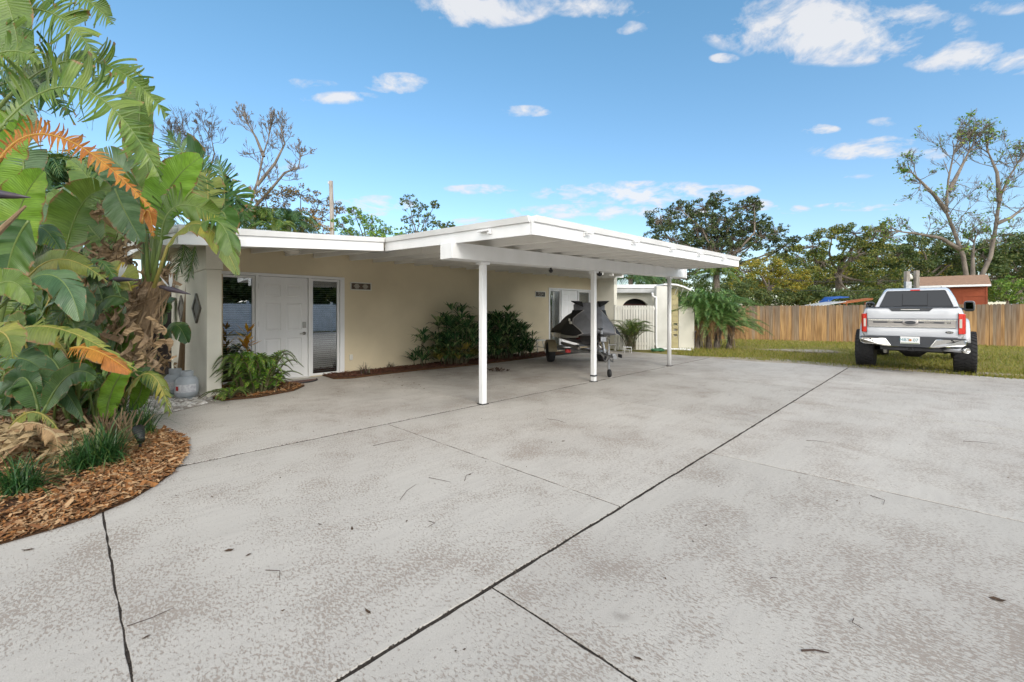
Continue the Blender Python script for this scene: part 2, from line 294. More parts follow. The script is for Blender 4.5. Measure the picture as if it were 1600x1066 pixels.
def concretemat():
    m = bpy.data.materials.new('worn_concrete'); m.use_nodes = True; t = m.node_tree; n = t.nodes; l = t.links; p = n['Principled BSDF']
    tcn = n.new('ShaderNodeTexCoord'); O = tcn.outputs['Object']
    def noise(scale, det=5, rough=.55, st=None, dist=0, rot=0):
        v = O
        if st:
            mm = n.new('ShaderNodeMapping'); mm.inputs['Scale'].default_value = st; mm.inputs['Rotation'].default_value = (0, 0, rot); l.new(O, mm.inputs[0]); v = mm.outputs[0]
        z = n.new('ShaderNodeTexNoise'); z.inputs['Scale'].default_value = scale; z.inputs['Detail'].default_value = det; z.inputs['Roughness'].default_value = rough
        z.inputs['Distortion'].default_value = dist
        l.new(v, z.inputs['Vector']); return z.outputs['Fac']
    def mth(op, a, b, cl=False):
        k = n.new('ShaderNodeMath'); k.operation = op; k.use_clamp = cl
        for i, v in enumerate((a, b)):
            if isinstance(v, (int, float)): k.inputs[i].default_value = v
            else: l.new(v, k.inputs[i])
        return k.outputs[0]
    def ramp(f, p0, p1, c0=(0, 0, 0), c1=(1, 1, 1)):
        r_ = n.new('ShaderNodeValToRGB'); l.new(f, r_.inputs[0]); e = r_.color_ramp.elements
        e[0].position = p0; e[1].position = p1; e[0].color = (*c0, 1); e[1].color = (*c1, 1); return r_.outputs[0]
    def mix(f, a, b, bt='MIX'):
        k = n.new('ShaderNodeMix'); k.data_type = 'RGBA'; k.blend_type = bt
        for nm, v in (('Factor', f), ('A', a), ('B', b)):
            if isinstance(v, tuple): k.inputs[nm].default_value = (*v, 1)
            elif isinstance(v, (int, float)): k.inputs[nm].default_value = v
            else: l.new(v, k.inputs[nm])
        return k.outputs['Result']
    big = noise(.55, 4, .6); mid = noise(2.3, 5, .6, dist=.5); fine = noise(88, 4, .68, st=(1, .5, 1), dist=.5, rot=.5); grain = noise(170, 2, .5)
    broom = noise(16, 3, .6, st=(.12, 1.0, 1), dist=.3)
    base = ramp(mid, .3, .72, (.535, .508, .465), (.60, .575, .53))
    base = mix(mth('MULTIPLY', ramp(big, .4, .7), .3), base, (.41, .375, .345), 'MIX')
    base = mix(mth('MULTIPLY', ramp(broom, .45, .7), .30), base, (.40, .375, .352))
    # rain-worn brown aggregate showing through the pale skin in patches of short flecks
    th = mth('ADD', mth('MULTIPLY', mid, .62), mth('MULTIPLY', big, .38))
    worn = mth('MULTIPLY', ramp(mth('ADD', fine, mth('MULTIPLY', mth('SUBTRACT', th, .5), .75)), .515, .60), .68)
    base = mix(worn, base, (.25, .195, .155))
    dirt = mth('MULTIPLY', ramp(noise(.9, 6, .65, st=(.35, 1, 1)), .52, .76), .18)
    base = mix(dirt, base, (.25, .235, .215))
    # old drip and tyre staining plus some carport shade, painted over the bay
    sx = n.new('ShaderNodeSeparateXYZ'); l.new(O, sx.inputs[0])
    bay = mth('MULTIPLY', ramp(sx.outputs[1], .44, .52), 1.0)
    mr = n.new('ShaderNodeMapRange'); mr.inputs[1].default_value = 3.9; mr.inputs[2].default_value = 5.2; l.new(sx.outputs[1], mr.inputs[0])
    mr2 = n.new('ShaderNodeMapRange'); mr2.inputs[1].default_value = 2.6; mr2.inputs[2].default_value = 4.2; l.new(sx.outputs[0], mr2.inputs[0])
    stain_shade = mth('MULTIPLY', mth('MULTIPLY', mr.outputs[0], mr2.outputs[0]), mth('MULTIPLY', ramp(noise(1.1, 6, .7), .25, .6), .5))
    base = mix(stain_shade, base, (.20, .18, .155))
    base = mix(mth('MULTIPLY', ramp(grain, .35, .7), .34), base, (.33, .30, .27))
    gi = n.new('ShaderNodeNewGeometry'); isl = n.new('ShaderNodeMapRange'); l.new(gi.outputs['Random Per Island'], isl.inputs[0]); isl.inputs[3].default_value = .93; isl.inputs[4].default_value = 1.05
    ccx = n.new('ShaderNodeCombineXYZ'); [l.new(isl.outputs[0], ccx.inputs[i]) for i in range(3)]
    base = mix(1.0, base, ccx.outputs[0], 'MULTIPLY')
    vo = n.new('ShaderNodeTexVoronoi'); vo.inputs['Scale'].default_value = 1.1; l.new(O, vo.inputs['Vector'])
    spot = ramp(mth('ADD', vo.outputs['Distance'], mth('MULTIPLY', mth('SUBTRACT', noise(14, 4), .5), .09)), .012, .05, (1, 1, 1), (0, 0, 0))
    base = mix(mth('MULTIPLY', spot, .45), base, (.16, .14, .12))
    # faint curved tyre marks sweeping toward the truck
    wv_ = n.new('ShaderNodeTexWave'); wv_.wave_type = 'RINGS'; wv_.rings_direction = 'Z'; wv_.inputs['Scale'].default_value = .085; wv_.inputs['Distortion'].default_value = 1.2; wv_.inputs['Detail'].default_value = 1
    mo = n.new('ShaderNodeMapping'); mo.inputs['Location'].default_value = (-3, 19, 0); l.new(O, mo.inputs[0]); l.new(mo.outputs[0], wv_.inputs['Vector'])
    base = mix(mth('MULTIPLY', ramp(wv_.outputs['Fac'], .86, 1.0), mth('MULTIPLY', noise(30, 4, .7), .20)), base, (.20, .185, .17))
    l.new(base, p.inputs['Base Color']); p.inputs['Roughness'].default_value = .82; p.inputs['Specular IOR Level'].default_value = .3
    hgt = mth('ADD', mth('MULTIPLY', worn, -1.0), mth('MULTIPLY', grain, .5))
    hgt = mth('ADD', hgt, mth('MULTIPLY', broom, .6))
    b = n.new('ShaderNodeBump'); b.inputs['Strength'].default_value = .45; b.inputs['Distance'].default_value = .004
    l.new(hgt, b.inputs['Height']); l.new(b.outputs[0], p.inputs['Normal'])
    return m
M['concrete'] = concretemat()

def lawnmat():
    m = mat('lawn_soil', (.16, .17, .03), (.24, .21, .045), scale=2.2, rough=.95, c3=(.26, .20, .10), bump=.8, bscale=35, bdist=.03, ramp=(.32, .52))
    return m
M['lawn'] = lawnmat()
M['grass'] = mat('grass_blades', (.15, .19, .022), (.33, .31, .04), scale=.9, rough=.6, island=.55, c3=(.34, .27, .11), trans=.25, ramp=(.3, .55))
M['sand'] = mat('bare_sand', (.42, .37, .30), (.30, .25, .18), scale=6, rough=.95, bump=.4)
M['soil'] = mat('mulch_soil', (.12, .055, .02), (.07, .035, .015), scale=20, rough=1, bump=1, bscale=60, bdist=.03)
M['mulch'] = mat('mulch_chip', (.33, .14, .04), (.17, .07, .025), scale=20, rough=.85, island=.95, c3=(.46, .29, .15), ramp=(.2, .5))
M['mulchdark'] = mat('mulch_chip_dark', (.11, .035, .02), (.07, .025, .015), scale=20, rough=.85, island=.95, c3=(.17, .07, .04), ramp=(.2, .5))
M['pebble'] = mat('white_pebble', (.62, .60, .57), (.42, .39, .36), scale=12, rough=.7, island=.9)
M['path'] = mat('stepping_concrete', (.36, .33, .29), (.28, .25, .22), scale=4, rough=.9, bump=.3)

def fencewood():
    m = mat('cedar_boards', (.42, .25, .10), (.31, .18, .08), scale=1.2, rough=.8, island=.7, c3=(.36, .27, .17), stretch=(1, 1, .3), ramp=(.25, .6))
    t = m.node_tree; n = t.nodes; l = t.links; p = n['Principled BSDF']; old = p.inputs['Base Color'].links[0].from_socket
    tcn = n.new('ShaderNodeTexCoord'); mm = n.new('ShaderNodeMapping'); mm.inputs['Scale'].default_value = (14, 14, .8); l.new(tcn.outputs['Object'], mm.inputs[0])
    z = n.new('ShaderNodeTexNoise'); z.inputs['Scale'].default_value = 1.5; z.inputs['Detail'].default_value = 7; l.new(mm.outputs[0], z.inputs['Vector'])
    # grey weathering creeping down from the board tops
    s = n.new('ShaderNodeSeparateXYZ'); l.new(tcn.outputs['Object'], s.inputs[0])
    a = n.new('ShaderNodeMath'); a.operation = 'MULTIPLY_ADD'; l.new(z.outputs['Fac'], a.inputs[0]); a.inputs[1].default_value = 1.5; l.new(s.outputs[2], a.inputs[2])
    r_ = n.new('ShaderNodeValToRGB'); l.new(a.outputs[0], r_.inputs[0]); r_.color_ramp.elements[0].position = .0; r_.color_ramp.elements[1].position = 1.0
    gi = n.new('ShaderNodeNewGeometry'); ab = n.new('ShaderNodeMath'); ab.operation = 'MULTIPLY_ADD'; l.new(gi.outputs['Random Per Island'], ab.inputs[0]); ab.inputs[1].default_value = 1.1; l.new(a.outputs[0], ab.inputs[2])
    mr = n.new('ShaderNodeMapRange'); mr.inputs[1].default_value = 1.6; mr.inputs[2].default_value = 3.3; l.new(ab.outputs[0], mr.inputs[0])
    mx = n.new('ShaderNodeMix'); mx.data_type = 'RGBA'; l.new(mr.outputs[0], mx.inputs['Factor']); l.new(old, mx.inputs['A']); mx.inputs['B'].default_value = (.17, .135, .105, 1)
    dk = n.new('ShaderNodeValToRGB'); l.new(z.outputs['Fac'], dk.inputs[0]); dk.color_ramp.elements[0].position = .35; dk.color_ramp.elements[0].color = (.55, .5, .45, 1); dk.color_ramp.elements[1].position = .62; dk.color_ramp.elements[1].color = (1.1, 1.1, 1.1, 1)
    mg = n.new('ShaderNodeMix'); mg.data_type = 'RGBA'; mg.blend_type = 'MULTIPLY'; mg.inputs['Factor'].default_value = 1; l.new(mx.outputs['Result'], mg.inputs['A']); l.new(dk.outputs[0], mg.inputs['B'])
    l.new(mg.outputs['Result'], p.inputs['Base Color'])
    return m
M['fence'] = fencewood()

# ---------------------------------------------------------------- mesh helpers
def tag(o, label=None, cat=None, group=None, kind=None):
    if label: o['label'] = label
    if cat: o['category'] = cat
    if group: o['group'] = group
    if kind: o['kind'] = kind
    return o
def empty(name, loc, rz=0, label=None, cat=None, group=None):
    o = bpy.data.objects.new(name, None); col.objects.link(o); o.location = loc; o.rotation_euler = (0, 0, rz)
    o.empty_display_size = .1
    return tag(o, label, cat, group)
class MB:
    def __init__(s): s.v = []; s.f = []; s.uv = None
    def add(s, vs, fs):
        b = len(s.v); s.v += [tuple(v) for v in vs]; s.f += [tuple(i + b for i in f) for f in fs]
    def box(s, x0, x1, y0, y1, z0, z1):
        s.add([(x0, y0, z0), (x1, y0, z0), (x1, y1, z0), (x0, y1, z0), (x0, y0, z1), (x1, y0, z1), (x1, y1, z1), (x0, y1, z1)],
              [(0, 3, 2, 1), (4, 5, 6, 7), (0, 1, 5, 4), (1, 2, 6, 5), (2, 3, 7, 6), (3, 0, 4, 7)]); return s
    def obox(s, c, a, b, h, T=None):      # oriented box: centre, half extents along axes of matrix T
        T = T or Matrix.Identity(3)
        vs = [V(c) + T @ V((sx * a, sy * b, sz * h)) for sz in (-1, 1) for sx, sy in ((-1, -1), (1, -1), (1, 1), (-1, 1))]
        s.add(vs, [(0, 3, 2, 1), (4, 5, 6, 7), (0, 1, 5, 4), (1, 2, 6, 5), (2, 3, 7, 6), (3, 0, 4, 7)]); return s
    def hexa(s, lo, hi):                  # 4 lower and 4 upper corners
        s.add(list(lo) + list(hi), [(0, 3, 2, 1), (4, 5, 6, 7), (0, 1, 5, 4), (1, 2, 6, 5), (2, 3, 7, 6), (3, 0, 4, 7)]); return s
    def tube(s, pts, rad, n=8, cap=True):
        pts = [V(p) for p in pts]; m = len(pts)
        if not hasattr(rad, '__len__'): rad = [rad] * m
        b = len(s.v); prev = None
        for i, p in enumerate(pts):
            t = (pts[min(i + 1, m - 1)] - pts[max(i - 1, 0)])
            t = t.normalized() if t.length > 1e-9 else V((0, 0, 1))
            if prev is None: a = t.orthogonal().normalized()
            else:
                a = prev - t * prev.dot(t); a = a.normalized() if a.length > 1e-6 else t.orthogonal().normalized()
            prev = a; c = t.cross(a)
            for k in range(n):
                q = 2 * PI * k / n; s.v.append(tuple(p + (a * math.cos(q) + c * math.sin(q)) * rad[i]))
        for i in range(m - 1):
            for k in range(n):
                k2 = (k + 1) % n; s.f.append((b + i * n + k, b + i * n + k2, b + (i + 1) * n + k2, b + (i + 1) * n + k))
        if cap:
            s.f.append(tuple(b + k for k in reversed(range(n)))); s.f.append(tuple(b + (m - 1) * n + k for k in range(n)))
        return s
    def lathe(s, c, prof, n=24, axis='z'):
        c = V(c); b = len(s.v)
        for (r_, h) in prof:
            for k in range(n):
                q = 2 * PI * k / n; x, y = r_ * math.cos(q), r_ * math.sin(q)
                p = {'z': V((x, y, h)), 'y': V((x, h, y)), 'x': V((h, x, y))}[axis]
                s.v.append(tuple(c + p))
        for i in range(len(prof) - 1):
            for k in range(n):
                k2 = (k + 1) % n; s.f.append((b + i * n + k, b + i * n + k2, b + (i + 1) * n + k2, b + (i + 1) * n + k))
        s.f.append(tuple(b + k for k in reversed(range(n)))); s.f.append(tuple(b + (len(prof) - 1) * n + k for k in range(n)))
        return s
    def prism(s, poly, z0, z1):           # polygon in xy
        n = len(poly); b = len(s.v)
        s.v += [(p[0], p[1], z0) for p in poly] + [(p[0], p[1], z1) for p in poly]
        s.f.append(tuple(b + i for i in reversed(range(n)))); s.f.append(tuple(b + n + i for i in range(n)))
        for i in range(n): s.f.append((b + i, b + (i + 1) % n, b + n + (i + 1) % n, b + n + i))
        return s
    def prismx(s, poly, x0, x1):          # polygon in (y, z) extruded along x
        n = len(poly); b = len(s.v)
        s.v += [(x0, p[0], p[1]) for p in poly] + [(x1, p[0], p[1]) for p in poly]
        s.f.append(tuple(b + i for i in reversed(range(n)))); s.f.append(tuple(b + n + i for i in range(n)))
        for i in range(n): s.f.append((b + i, b + (i + 1) % n, b + n + (i + 1) % n, b + n + i))
        return s
    def loft(s, rings, cap=True, closed=True):
        n = len(rings[0]); b = len(s.v)
        for r_ in rings: s.v += [tuple(p) for p in r_]
        for i in range(len(rings) - 1):
            for k in range(n if closed else n - 1):
                k2 = (k + 1) % n; s.f.append((b + i * n + k, b + i * n + k2, b + (i + 1) * n + k2, b + (i + 1) * n + k))
        if cap and closed:
            s.f.append(tuple(b + k for k in reversed(range(n)))); s.f.append(tuple(b + (len(rings) - 1) * n + k for k in range(n)))
        return s
    def build(s, name, m, parent=None, world=True, bevel=0, smooth=False, subd=0, kind=None, angle=35):
        me = bpy.data.meshes.new(name); me.from_pydata(s.v, [], s.f)
        bm = bmesh.new(); bm.from_mesh(me); bmesh.ops.recalc_face_normals(bm, faces=bm.faces) if s.uv is None else None; bm.to_mesh(me); bm.free()
        if s.uv is not None:
            ul = me.uv_layers.new(name='UVMap'); idx = np.zeros(len(me.loops), dtype=np.int32); me.loops.foreach_get('vertex_index', idx)
            ul.data.foreach_set('uv', np.array(s.uv, dtype=np.float32)[idx].ravel())
        me.materials.append(m); me.update()
        o = bpy.data.objects.new(name, me); col.objects.link(o)
        if parent:
            o.parent = parent
            if world: o.matrix_parent_inverse = Matrix.Translation(-parent.location) if parent.rotation_euler.z == 0 and parent.parent is None else (Matrix.Translation(-V(parent.get('org', parent.location))) )
        if smooth: me.polygons.foreach_set('use_smooth', [True] * len(me.polygons))
        if bevel:
            b = o.modifiers.new('Bevel', 'BEVEL'); b.width = bevel; b.segments = 2; b.limit_method = 'ANGLE'; b.angle_limit = R(angle)
        if subd:
            b = o.modifiers.new('Subsurf', 'SUBSURF'); b.levels = subd; b.render_levels = subd
        if kind: o['kind'] = kind
        return o
def sub(o, parent):
    """hang a mesh in world coordinates under a part (whose own transform is the thing's)"""
    o.parent = parent; o.matrix_parent_inverse = Matrix.Identity(4)
    return o
def part(mb, name, m, root, **k):         # mesh written in the thing's LOCAL frame
    return mb.build(name, m, root, world=False, **k)
def wpart(mb, name, m, root, **k):        # mesh written in world coordinates under an unrotated thing
    o = mb.build(name, m, None, **k); o.parent = root; o.matrix_parent_inverse = Matrix.Translation(-root.location); return o
def wsub(mb, name, m, par, **k):          # sub-part in world coordinates: the part has identity basis so its frame is the world
    o = mb.build(name, m, None, **k); o.parent = par; return o
def copy_tree(o, parent=None):
    c = o.copy(); col.objects.link(c)
    if parent: c.parent = parent
    for ch in list(o.children): copy_tree(ch, c)
    return c
def poly_mesh(name, verts, faces, m, parent=None, **k):
    b = MB(); b.v = verts; b.f = faces; b.uv = None
    return b
def fast_quads(name, P, m, parent=None, kind=None):
    """P: (n,4,3) array of separate quads in world coordinates"""
    n = len(P); me = bpy.data.meshes.new(name); me.vertices.add(n * 4); me.vertices.foreach_set('co', P.reshape(-1).astype(np.float32))
    me.loops.add(n * 4); me.loops.foreach_set('vertex_index', np.arange(n * 4, dtype=np.int32))
    me.polygons.add(n); me.polygons.foreach_set('loop_start', np.arange(0, n * 4, 4, dtype=np.int32)); me.polygons.foreach_set('loop_total', np.full(n, 4, dtype=np.int32))
    me.materials.append(m); me.update(calc_edges=True); me.validate()
    o = bpy.data.objects.new(name, me); col.objects.link(o)
    if parent: o.parent = parent; o.matrix_parent_inverse = Matrix.Translation(-parent.location)
    if kind: o['kind'] = kind
    return o
def text_part(name, s, size, m, root, loc, rot, ext=.002, world=False, font_shear=0, align='CENTER'):
    cu = bpy.data.curves.new(name, 'FONT'); cu.body = s; cu.size = size; cu.extrude = ext; cu.align_x = align; cu.align_y = 'CENTER'; cu.shear = font_shear
    o = bpy.data.objects.new(name, cu); col.objects.link(o); cu.materials.append(m)
    dg = bpy.context.evaluated_depsgraph_get(); me = bpy.data.meshes.new_from_object(o.evaluated_get(dg)); bpy.data.objects.remove(o)
    me.name = name; T = Matrix.Translation(loc) @ Euler(rot).to_matrix().to_4x4(); me.transform(T)
    if not me.materials: me.materials.append(m)
    o = bpy.data.objects.new(name, me); col.objects.link(o); o.parent = root
    if world: o.matrix_parent_inverse = Matrix.Translation(-root.location)
    return o

exec_sections = []
# ================================================================ GROUND
def wobble_poly(pts, n=6, amp=.05):
    out = []
    for i in range(len(pts)):
        a = V(pts[i]); b = V(pts[(i + 1) % len(pts)])
        for k in range(n): 
            p = a.lerp(b, k / n); out.append((p.x + random.uniform(-amp, amp), p.y + random.uniform(-amp, amp)))
    return out
g = MB()
# one sheet with a shallow sunken bed under the driveway, reaching the horizon
g.add([(-1500, -1500, -.06), (1500, -1500, -.06), (1500, 1500, -.06), (-1500, 1500, -.06)], [(0, 1, 2, 3)])
tag(g.build('ground', M['lawn']), kind='structure')
lw = MB(); nx, ny = 90, 90
X0, X1, Y0, Y1 = 13.05, 60, -40, 40
for j in range(ny + 1):
    for i in range(nx + 1):
        x = X0 + (X1 - X0) * (i / nx) ** 1.5; y = Y0 + (Y1 - Y0) * j / ny
        z = -.025 + .02 * math.sin(x * 1.3 + y * .7) + .018 * math.sin(y * 2.1 - x * .9)
        xx = x + (.10 * math.sin(y * 2.3) + .07 * math.sin(y * 5.1) + max(0, -(y) * .0) if i == 0 else 0)
        lw.v.append((xx + (.35 * max(0, (1.5 - y) / 3) if i == 0 else 0), y, z if i else -.02))
for j in range(ny):
    for i in range(nx):
        a = j * (nx + 1) + i; lw.f.append((a, a + 1, a + nx + 2, a + nx + 1))
tag(lw.build('lawn', M['lawn'], smooth=True), kind='structure')

# driveway: panels with real open joints over a dark filler
JY = [-9.0, -4.7, -1.6, 1.6, 4.79, 9.28]
rows = {  # row -> cross joint x positions
    0: [-9, -4, 1.5, 4.35, 7.6, 10.6, 13.35], 1: [-9, -4, 1.5, 4.35, 7.6, 10.6, 13.45], 2: [-9, .165, 1.48, 4.35, 7.6, 10.6, 13.4],
    3: [-9, .17, 2.72, 5.9, 9.2, 13.25], 4: [-9, 4.3, 7.9, 10.3, 13.15]}
dr = MB(); G = .009
for r_, xs in rows.items():
    y0, y1 = JY[r_], JY[r_ + 1]
    for i in range(len(xs) - 1):
        gx = .012 if r_ == 2 and xs[i] > 3 else .006
        
        x0 = xs[i] + (.003 if r_ == 3 and i == 1 and xs[i] < 1 else gx); x1 = xs[i + 1] - (.004 if xs[i + 1] < 1 else gx); ya = y0 + (.010 if r_ in (3,) else .015 if r_ == 4 else G); yb = y1 - (.010 if r_ == 2 else .014 if r_ == 3 else .010)
        if r_ == 4 and i == 3: yb = 8.3
        # edges subdivided and slightly ragged
        ring = []
        for (p, q) in (((x0, ya), (x1, ya)), ((x1, ya), (x1, yb)), ((x1, yb), (x0, yb)), ((x0, yb), (x0, ya))):
            n_ = max(2, int(math.hypot(q[0] - p[0], q[1] - p[1]) / .09))
            for k in range(n_):
                u = k / n_; ring.append((p[0] + (q[0] - p[0]) * u + random.uniform(-.0035, .0035), p[1] + (q[1] - p[1]) * u + random.uniform(-.0035, .0035)))
        # top slightly inset for a worn arris
        c = V(((x0 + x1) / 2, (y0 + y1) / 2))
        b = len(dr.v); n_ = len(ring)
        ins = [(p[0] + (.003 if p[0] < c.x - (x1 - x0) * .49 else -.003 if p[0] > c.x + (x1 - x0) * .49 else 0), p[1] + (.004 if p[1] < c.y - (yb - ya) * .49 else -.004 if p[1] > c.y + (yb - ya) * .49 else 0)) for p in ring]
        dr.v += [(p[0], p[1], -.045) for p in ring] + [(p[0], p[1], -.006) for p in ring] + [(p[0], p[1], 0) for p in ins]
        for k in range(n_):
            k2 = (k + 1) % n_
            dr.f.append((b + k, b + k2, b + n_ + k2, b + n_ + k)); dr.f.append((b + n_ + k, b + n_ + k2, b + 2 * n_ + k2, b + 2 * n_ + k))
        dr.f.append(tuple(b + 2 * n_ + k for k in range(n_)))
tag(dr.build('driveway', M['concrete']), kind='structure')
jf = MB(); jf.box(-9.1, 13.1, -9.1, 9.25, -.05, -.005)
tag(jf.build('joint_filler', M['debris']), kind='structure')
# debris crumbs caught in and beside the big joints
P = []
def crumb(x, y, s, z=0.002):
    a = random.uniform(0, PI); u = V((math.cos(a), math.sin(a), random.uniform(-.3, .3))) * s; v = V((-math.sin(a), math.cos(a), random.uniform(-.4, .4))) * s * random.uniform(.3, .8)
    c = V((x, y, z + s * .3)); P.append([c - u, c - v, c + u, c + v])
for k in range(5200):
    x = random.uniform(-1.2, 13); crumb(x, 1.6 + random.gauss(0, .012 + .006 * math.sin(x * 5) ** 2), random.uniform(.002, .009), -.004)
for k in range(2600):
    crumb(random.uniform(.7, 13), 4.79 + random.gauss(0, .012), random.uniform(.003, .011), -.003)
for k in range(900):
    crumb(.165 + random.gauss(0, .008), random.uniform(1.6, 4.1), random.uniform(.003, .008), -.005)
for k in range(700):
    crumb(1.48 + random.gauss(0, .006), random.uniform(-1.5, 1.6), random.uniform(.003, .007), -.005)
for k in range(500):
    crumb(2.72 + random.gauss(0, .006), random.uniform(1.6, 4.8), random.uniform(.002, .006), -.005)
tag(fast_quads('joint_debris', np.array([[tuple(q) for q in p] for p in P]), M['debris'], kind='stuff'), 'dark crumbs of soil and leaf litter caught in the driveway joints', 'debris')

# mulch bed (front left) : rounded edge over the slab
bed_edge = [(-.95, 3.86), (-.55, 3.88), (-.28, 3.93), (-.05, 3.97), (.12, 4.03), (.32, 4.17), (.48, 4.38), (.60, 4.58), (.70, 4.82), (.79, 5.1), (.86, 5.4), (.89, 5.7), (.86, 6.0), (.76, 6.35), (.62, 6.75), (.50, 7.3), (.42, 8.0), (.40, 9.5)]
bp = bed_edge + [(.4, 14), (-9, 14), (-9, 3.4), (-3, 3.7)]
bd = MB(); bm_c = []
# fan mesh mound
ring1 = bp; cpt = V((-3, 8))
ringsz = []
for s_, z_ in ((1.0, .004), (.985, .02), (.93, .045), (.6, .07)):
    ringsz.append([(cpt.x + (p[0] - cpt.x) * s_, cpt.y + (p[1] - cpt.y) * s_, z_) for p in ring1])
bd.loft(ringsz, cap=False); bd.f.append(tuple(len(ring1) * 3 + k for k in range(len(ring1))))
tag(bd.build('planting_bed_soil', M['soil'], smooth=False), kind='structure')
from mathutils.geometry import tessellate_polygon
def inpoly(x, y, poly):
    c = False; j = len(poly) - 1
    for i in range(len(poly)):
        if (poly[i][1] > y) != (poly[j][1] > y) and x < (poly[j][0] - poly[i][0]) * (y - poly[i][1]) / (poly[j][1] - poly[i][1]) + poly[i][0]: c = not c
        j = i
    return c
def chips(poly, n, zf, smin, smax, dens=None):
    xs = [p[0] for p in poly]; ys = [p[1] for p in poly]; out = []
    while len(out) < n:
        x = random.uniform(min(xs), max(xs)); y = random.uniform(min(ys), max(ys))
        if not inpoly(x, y, poly): continue
        if dens and random.random() > dens(x, y): continue
        s = random.uniform(smin, smax); a = random.uniform(0, 2 * PI)
        u = V((math.cos(a), math.sin(a), random.uniform(-.45, .45))) * s; v = V((-math.sin(a), math.cos(a), random.uniform(-.6, .6))) * s * random.uniform(.2, .45)
        c = V((x, y, zf(x, y) + random.uniform(0, .02)))
        out.append([tuple(c - u - v * .6), tuple(c + u * .8 - v), tuple(c + u + v * .7), tuple(c - u * .7 + v)])
    return np.array(out)
def bedz(x, y):
    d = min(math.hypot(x - p[0], y - p[1]) for p in bed_edge[:16])
    return .006 + min(.055, d * .16)
visbed = [p for p in bed_edge] + [(-.6, 9.5), (-2.2, 7.5), (-2.2, 3.8)]
ca = chips(visbed, 24000, bedz, .008, .026)
cb = chips([(p[0] + random.uniform(-.01, .025), p[1]) for p in bed_edge[:14]] + [(.4, 6.2), (.2, 5), (-.1, 4.4), (-1, 4.2)], 9000, bedz, .007, .024)
cc_ = chips(visbed, 900, lambda x, y: bedz(x, y) + .01, .03, .06)
tag(fast_quads('mulch', np.concatenate([ca, cb, cc_]), M['mulch'], kind='stuff'), 'orange brown wood chip mulch around the broad leaved plants at left', 'mulch')
# bed along the house wall
wb = [(3.75, 9.26), (3.72, 8.62), (4.0, 8.45), (4.8, 8.5), (5.6, 8.48), (6.6, 8.33), (7.8, 8.3), (9.2, 8.35), (10.3, 8.45), (11.0, 8.5), (11.05, 9.26)]
b_ = MB(); b_.prism(wb, .004, .03); tag(b_.build('wall_bed_soil', M['soil']), kind='structure')
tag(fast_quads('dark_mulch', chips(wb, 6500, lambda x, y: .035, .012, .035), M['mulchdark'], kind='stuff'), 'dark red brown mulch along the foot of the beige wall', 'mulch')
eb = [(1.55, 8.1), (1.65, 7.75), (2.1, 7.65), (2.7, 7.85), (3.0, 8.2), (2.95, 8.6), (2.5, 9.25), (1.75, 9.25), (1.75, 8.2)]
b_ = MB(); b_.prism(eb, .004, .03); tag(b_.build('entry_bed_soil', M['soil']), kind='structure')
tag(fast_quads('entry_mulch', chips(eb, 2200, lambda x, y: .035, .012, .032), M['mulch'], kind='stuff'), 'brown wood chips under the leafy shrub by the front door', 'mulch')
# white pebbles by the gas bottles
pb = [(.52, 7.35), (.9, 7.3), (1.55, 7.75), (1.55, 8.1), (1.5, 11), (.4, 11), (.42, 8)]
b_ = MB(); b_.prism(pb, .004, .012); tag(b_.build('pebble_base', M['path']), kind='structure')
peb = MB()
k = 0
while k < 850:
    x = random.uniform(.4, 1.6); y = random.uniform(7.3, 10.8)
    if not inpoly(x, y, pb): continue
    k += 1; r_ = random.uniform(.012, .035); c = V((x, y, .012 + r_ * .3)); n_ = 6
    T = Matrix.Rotation(random.uniform(0, PI), 3, 'Z')
    vs = [c + T @ V((r_ * 1.3 * math.cos(q) * random.uniform(.8, 1.1), r_ * math.sin(q) * random.uniform(.8, 1.1), z_ * r_)) for z_ in (-.3, .25) for q in [2 * PI * i / n_ for i in range(n_)]] + [c + V((0, 0, r_ * .6))]
    peb.add(vs, [(i, (i + 1) % n_, n_ + (i + 1) % n_, n_ + i) for i in range(n_)] + [(n_ + i, n_ + (i + 1) % n_, 2 * n_) for i in range(n_)])
tag(peb.build('pebbles', M['pebble'], kind='stuff'), 'loose white pebbles beside the gas bottles', 'pebbles')
# sandy worn patch in the lawn, far right
b_ = MB()
for (cx, cy, ra, rb, rot) in ((17.6, 3.4, 1.1, .45, -1.15), (14.0, -.2, .8, .25, -1.4), (13.5, 2.9, .45, 2.0, .05)):
    ring = []
    for q in range(40):
        t_ = 2 * PI * q / 40; rr = 1 + .25 * math.sin(3 * t_ + cx) + .13 * math.sin(7 * t_)
        x, y = ra * math.cos(t_) * rr, rb * math.sin(t_) * rr
        ring.append((cx + x * math.cos(rot) - y * math.sin(rot), cy + x * math.sin(rot) + y * math.cos(rot)))
    b_.prism(ring, -.03, .008)
tag(b_.build('bare_ground', M['sand']), kind='structure')
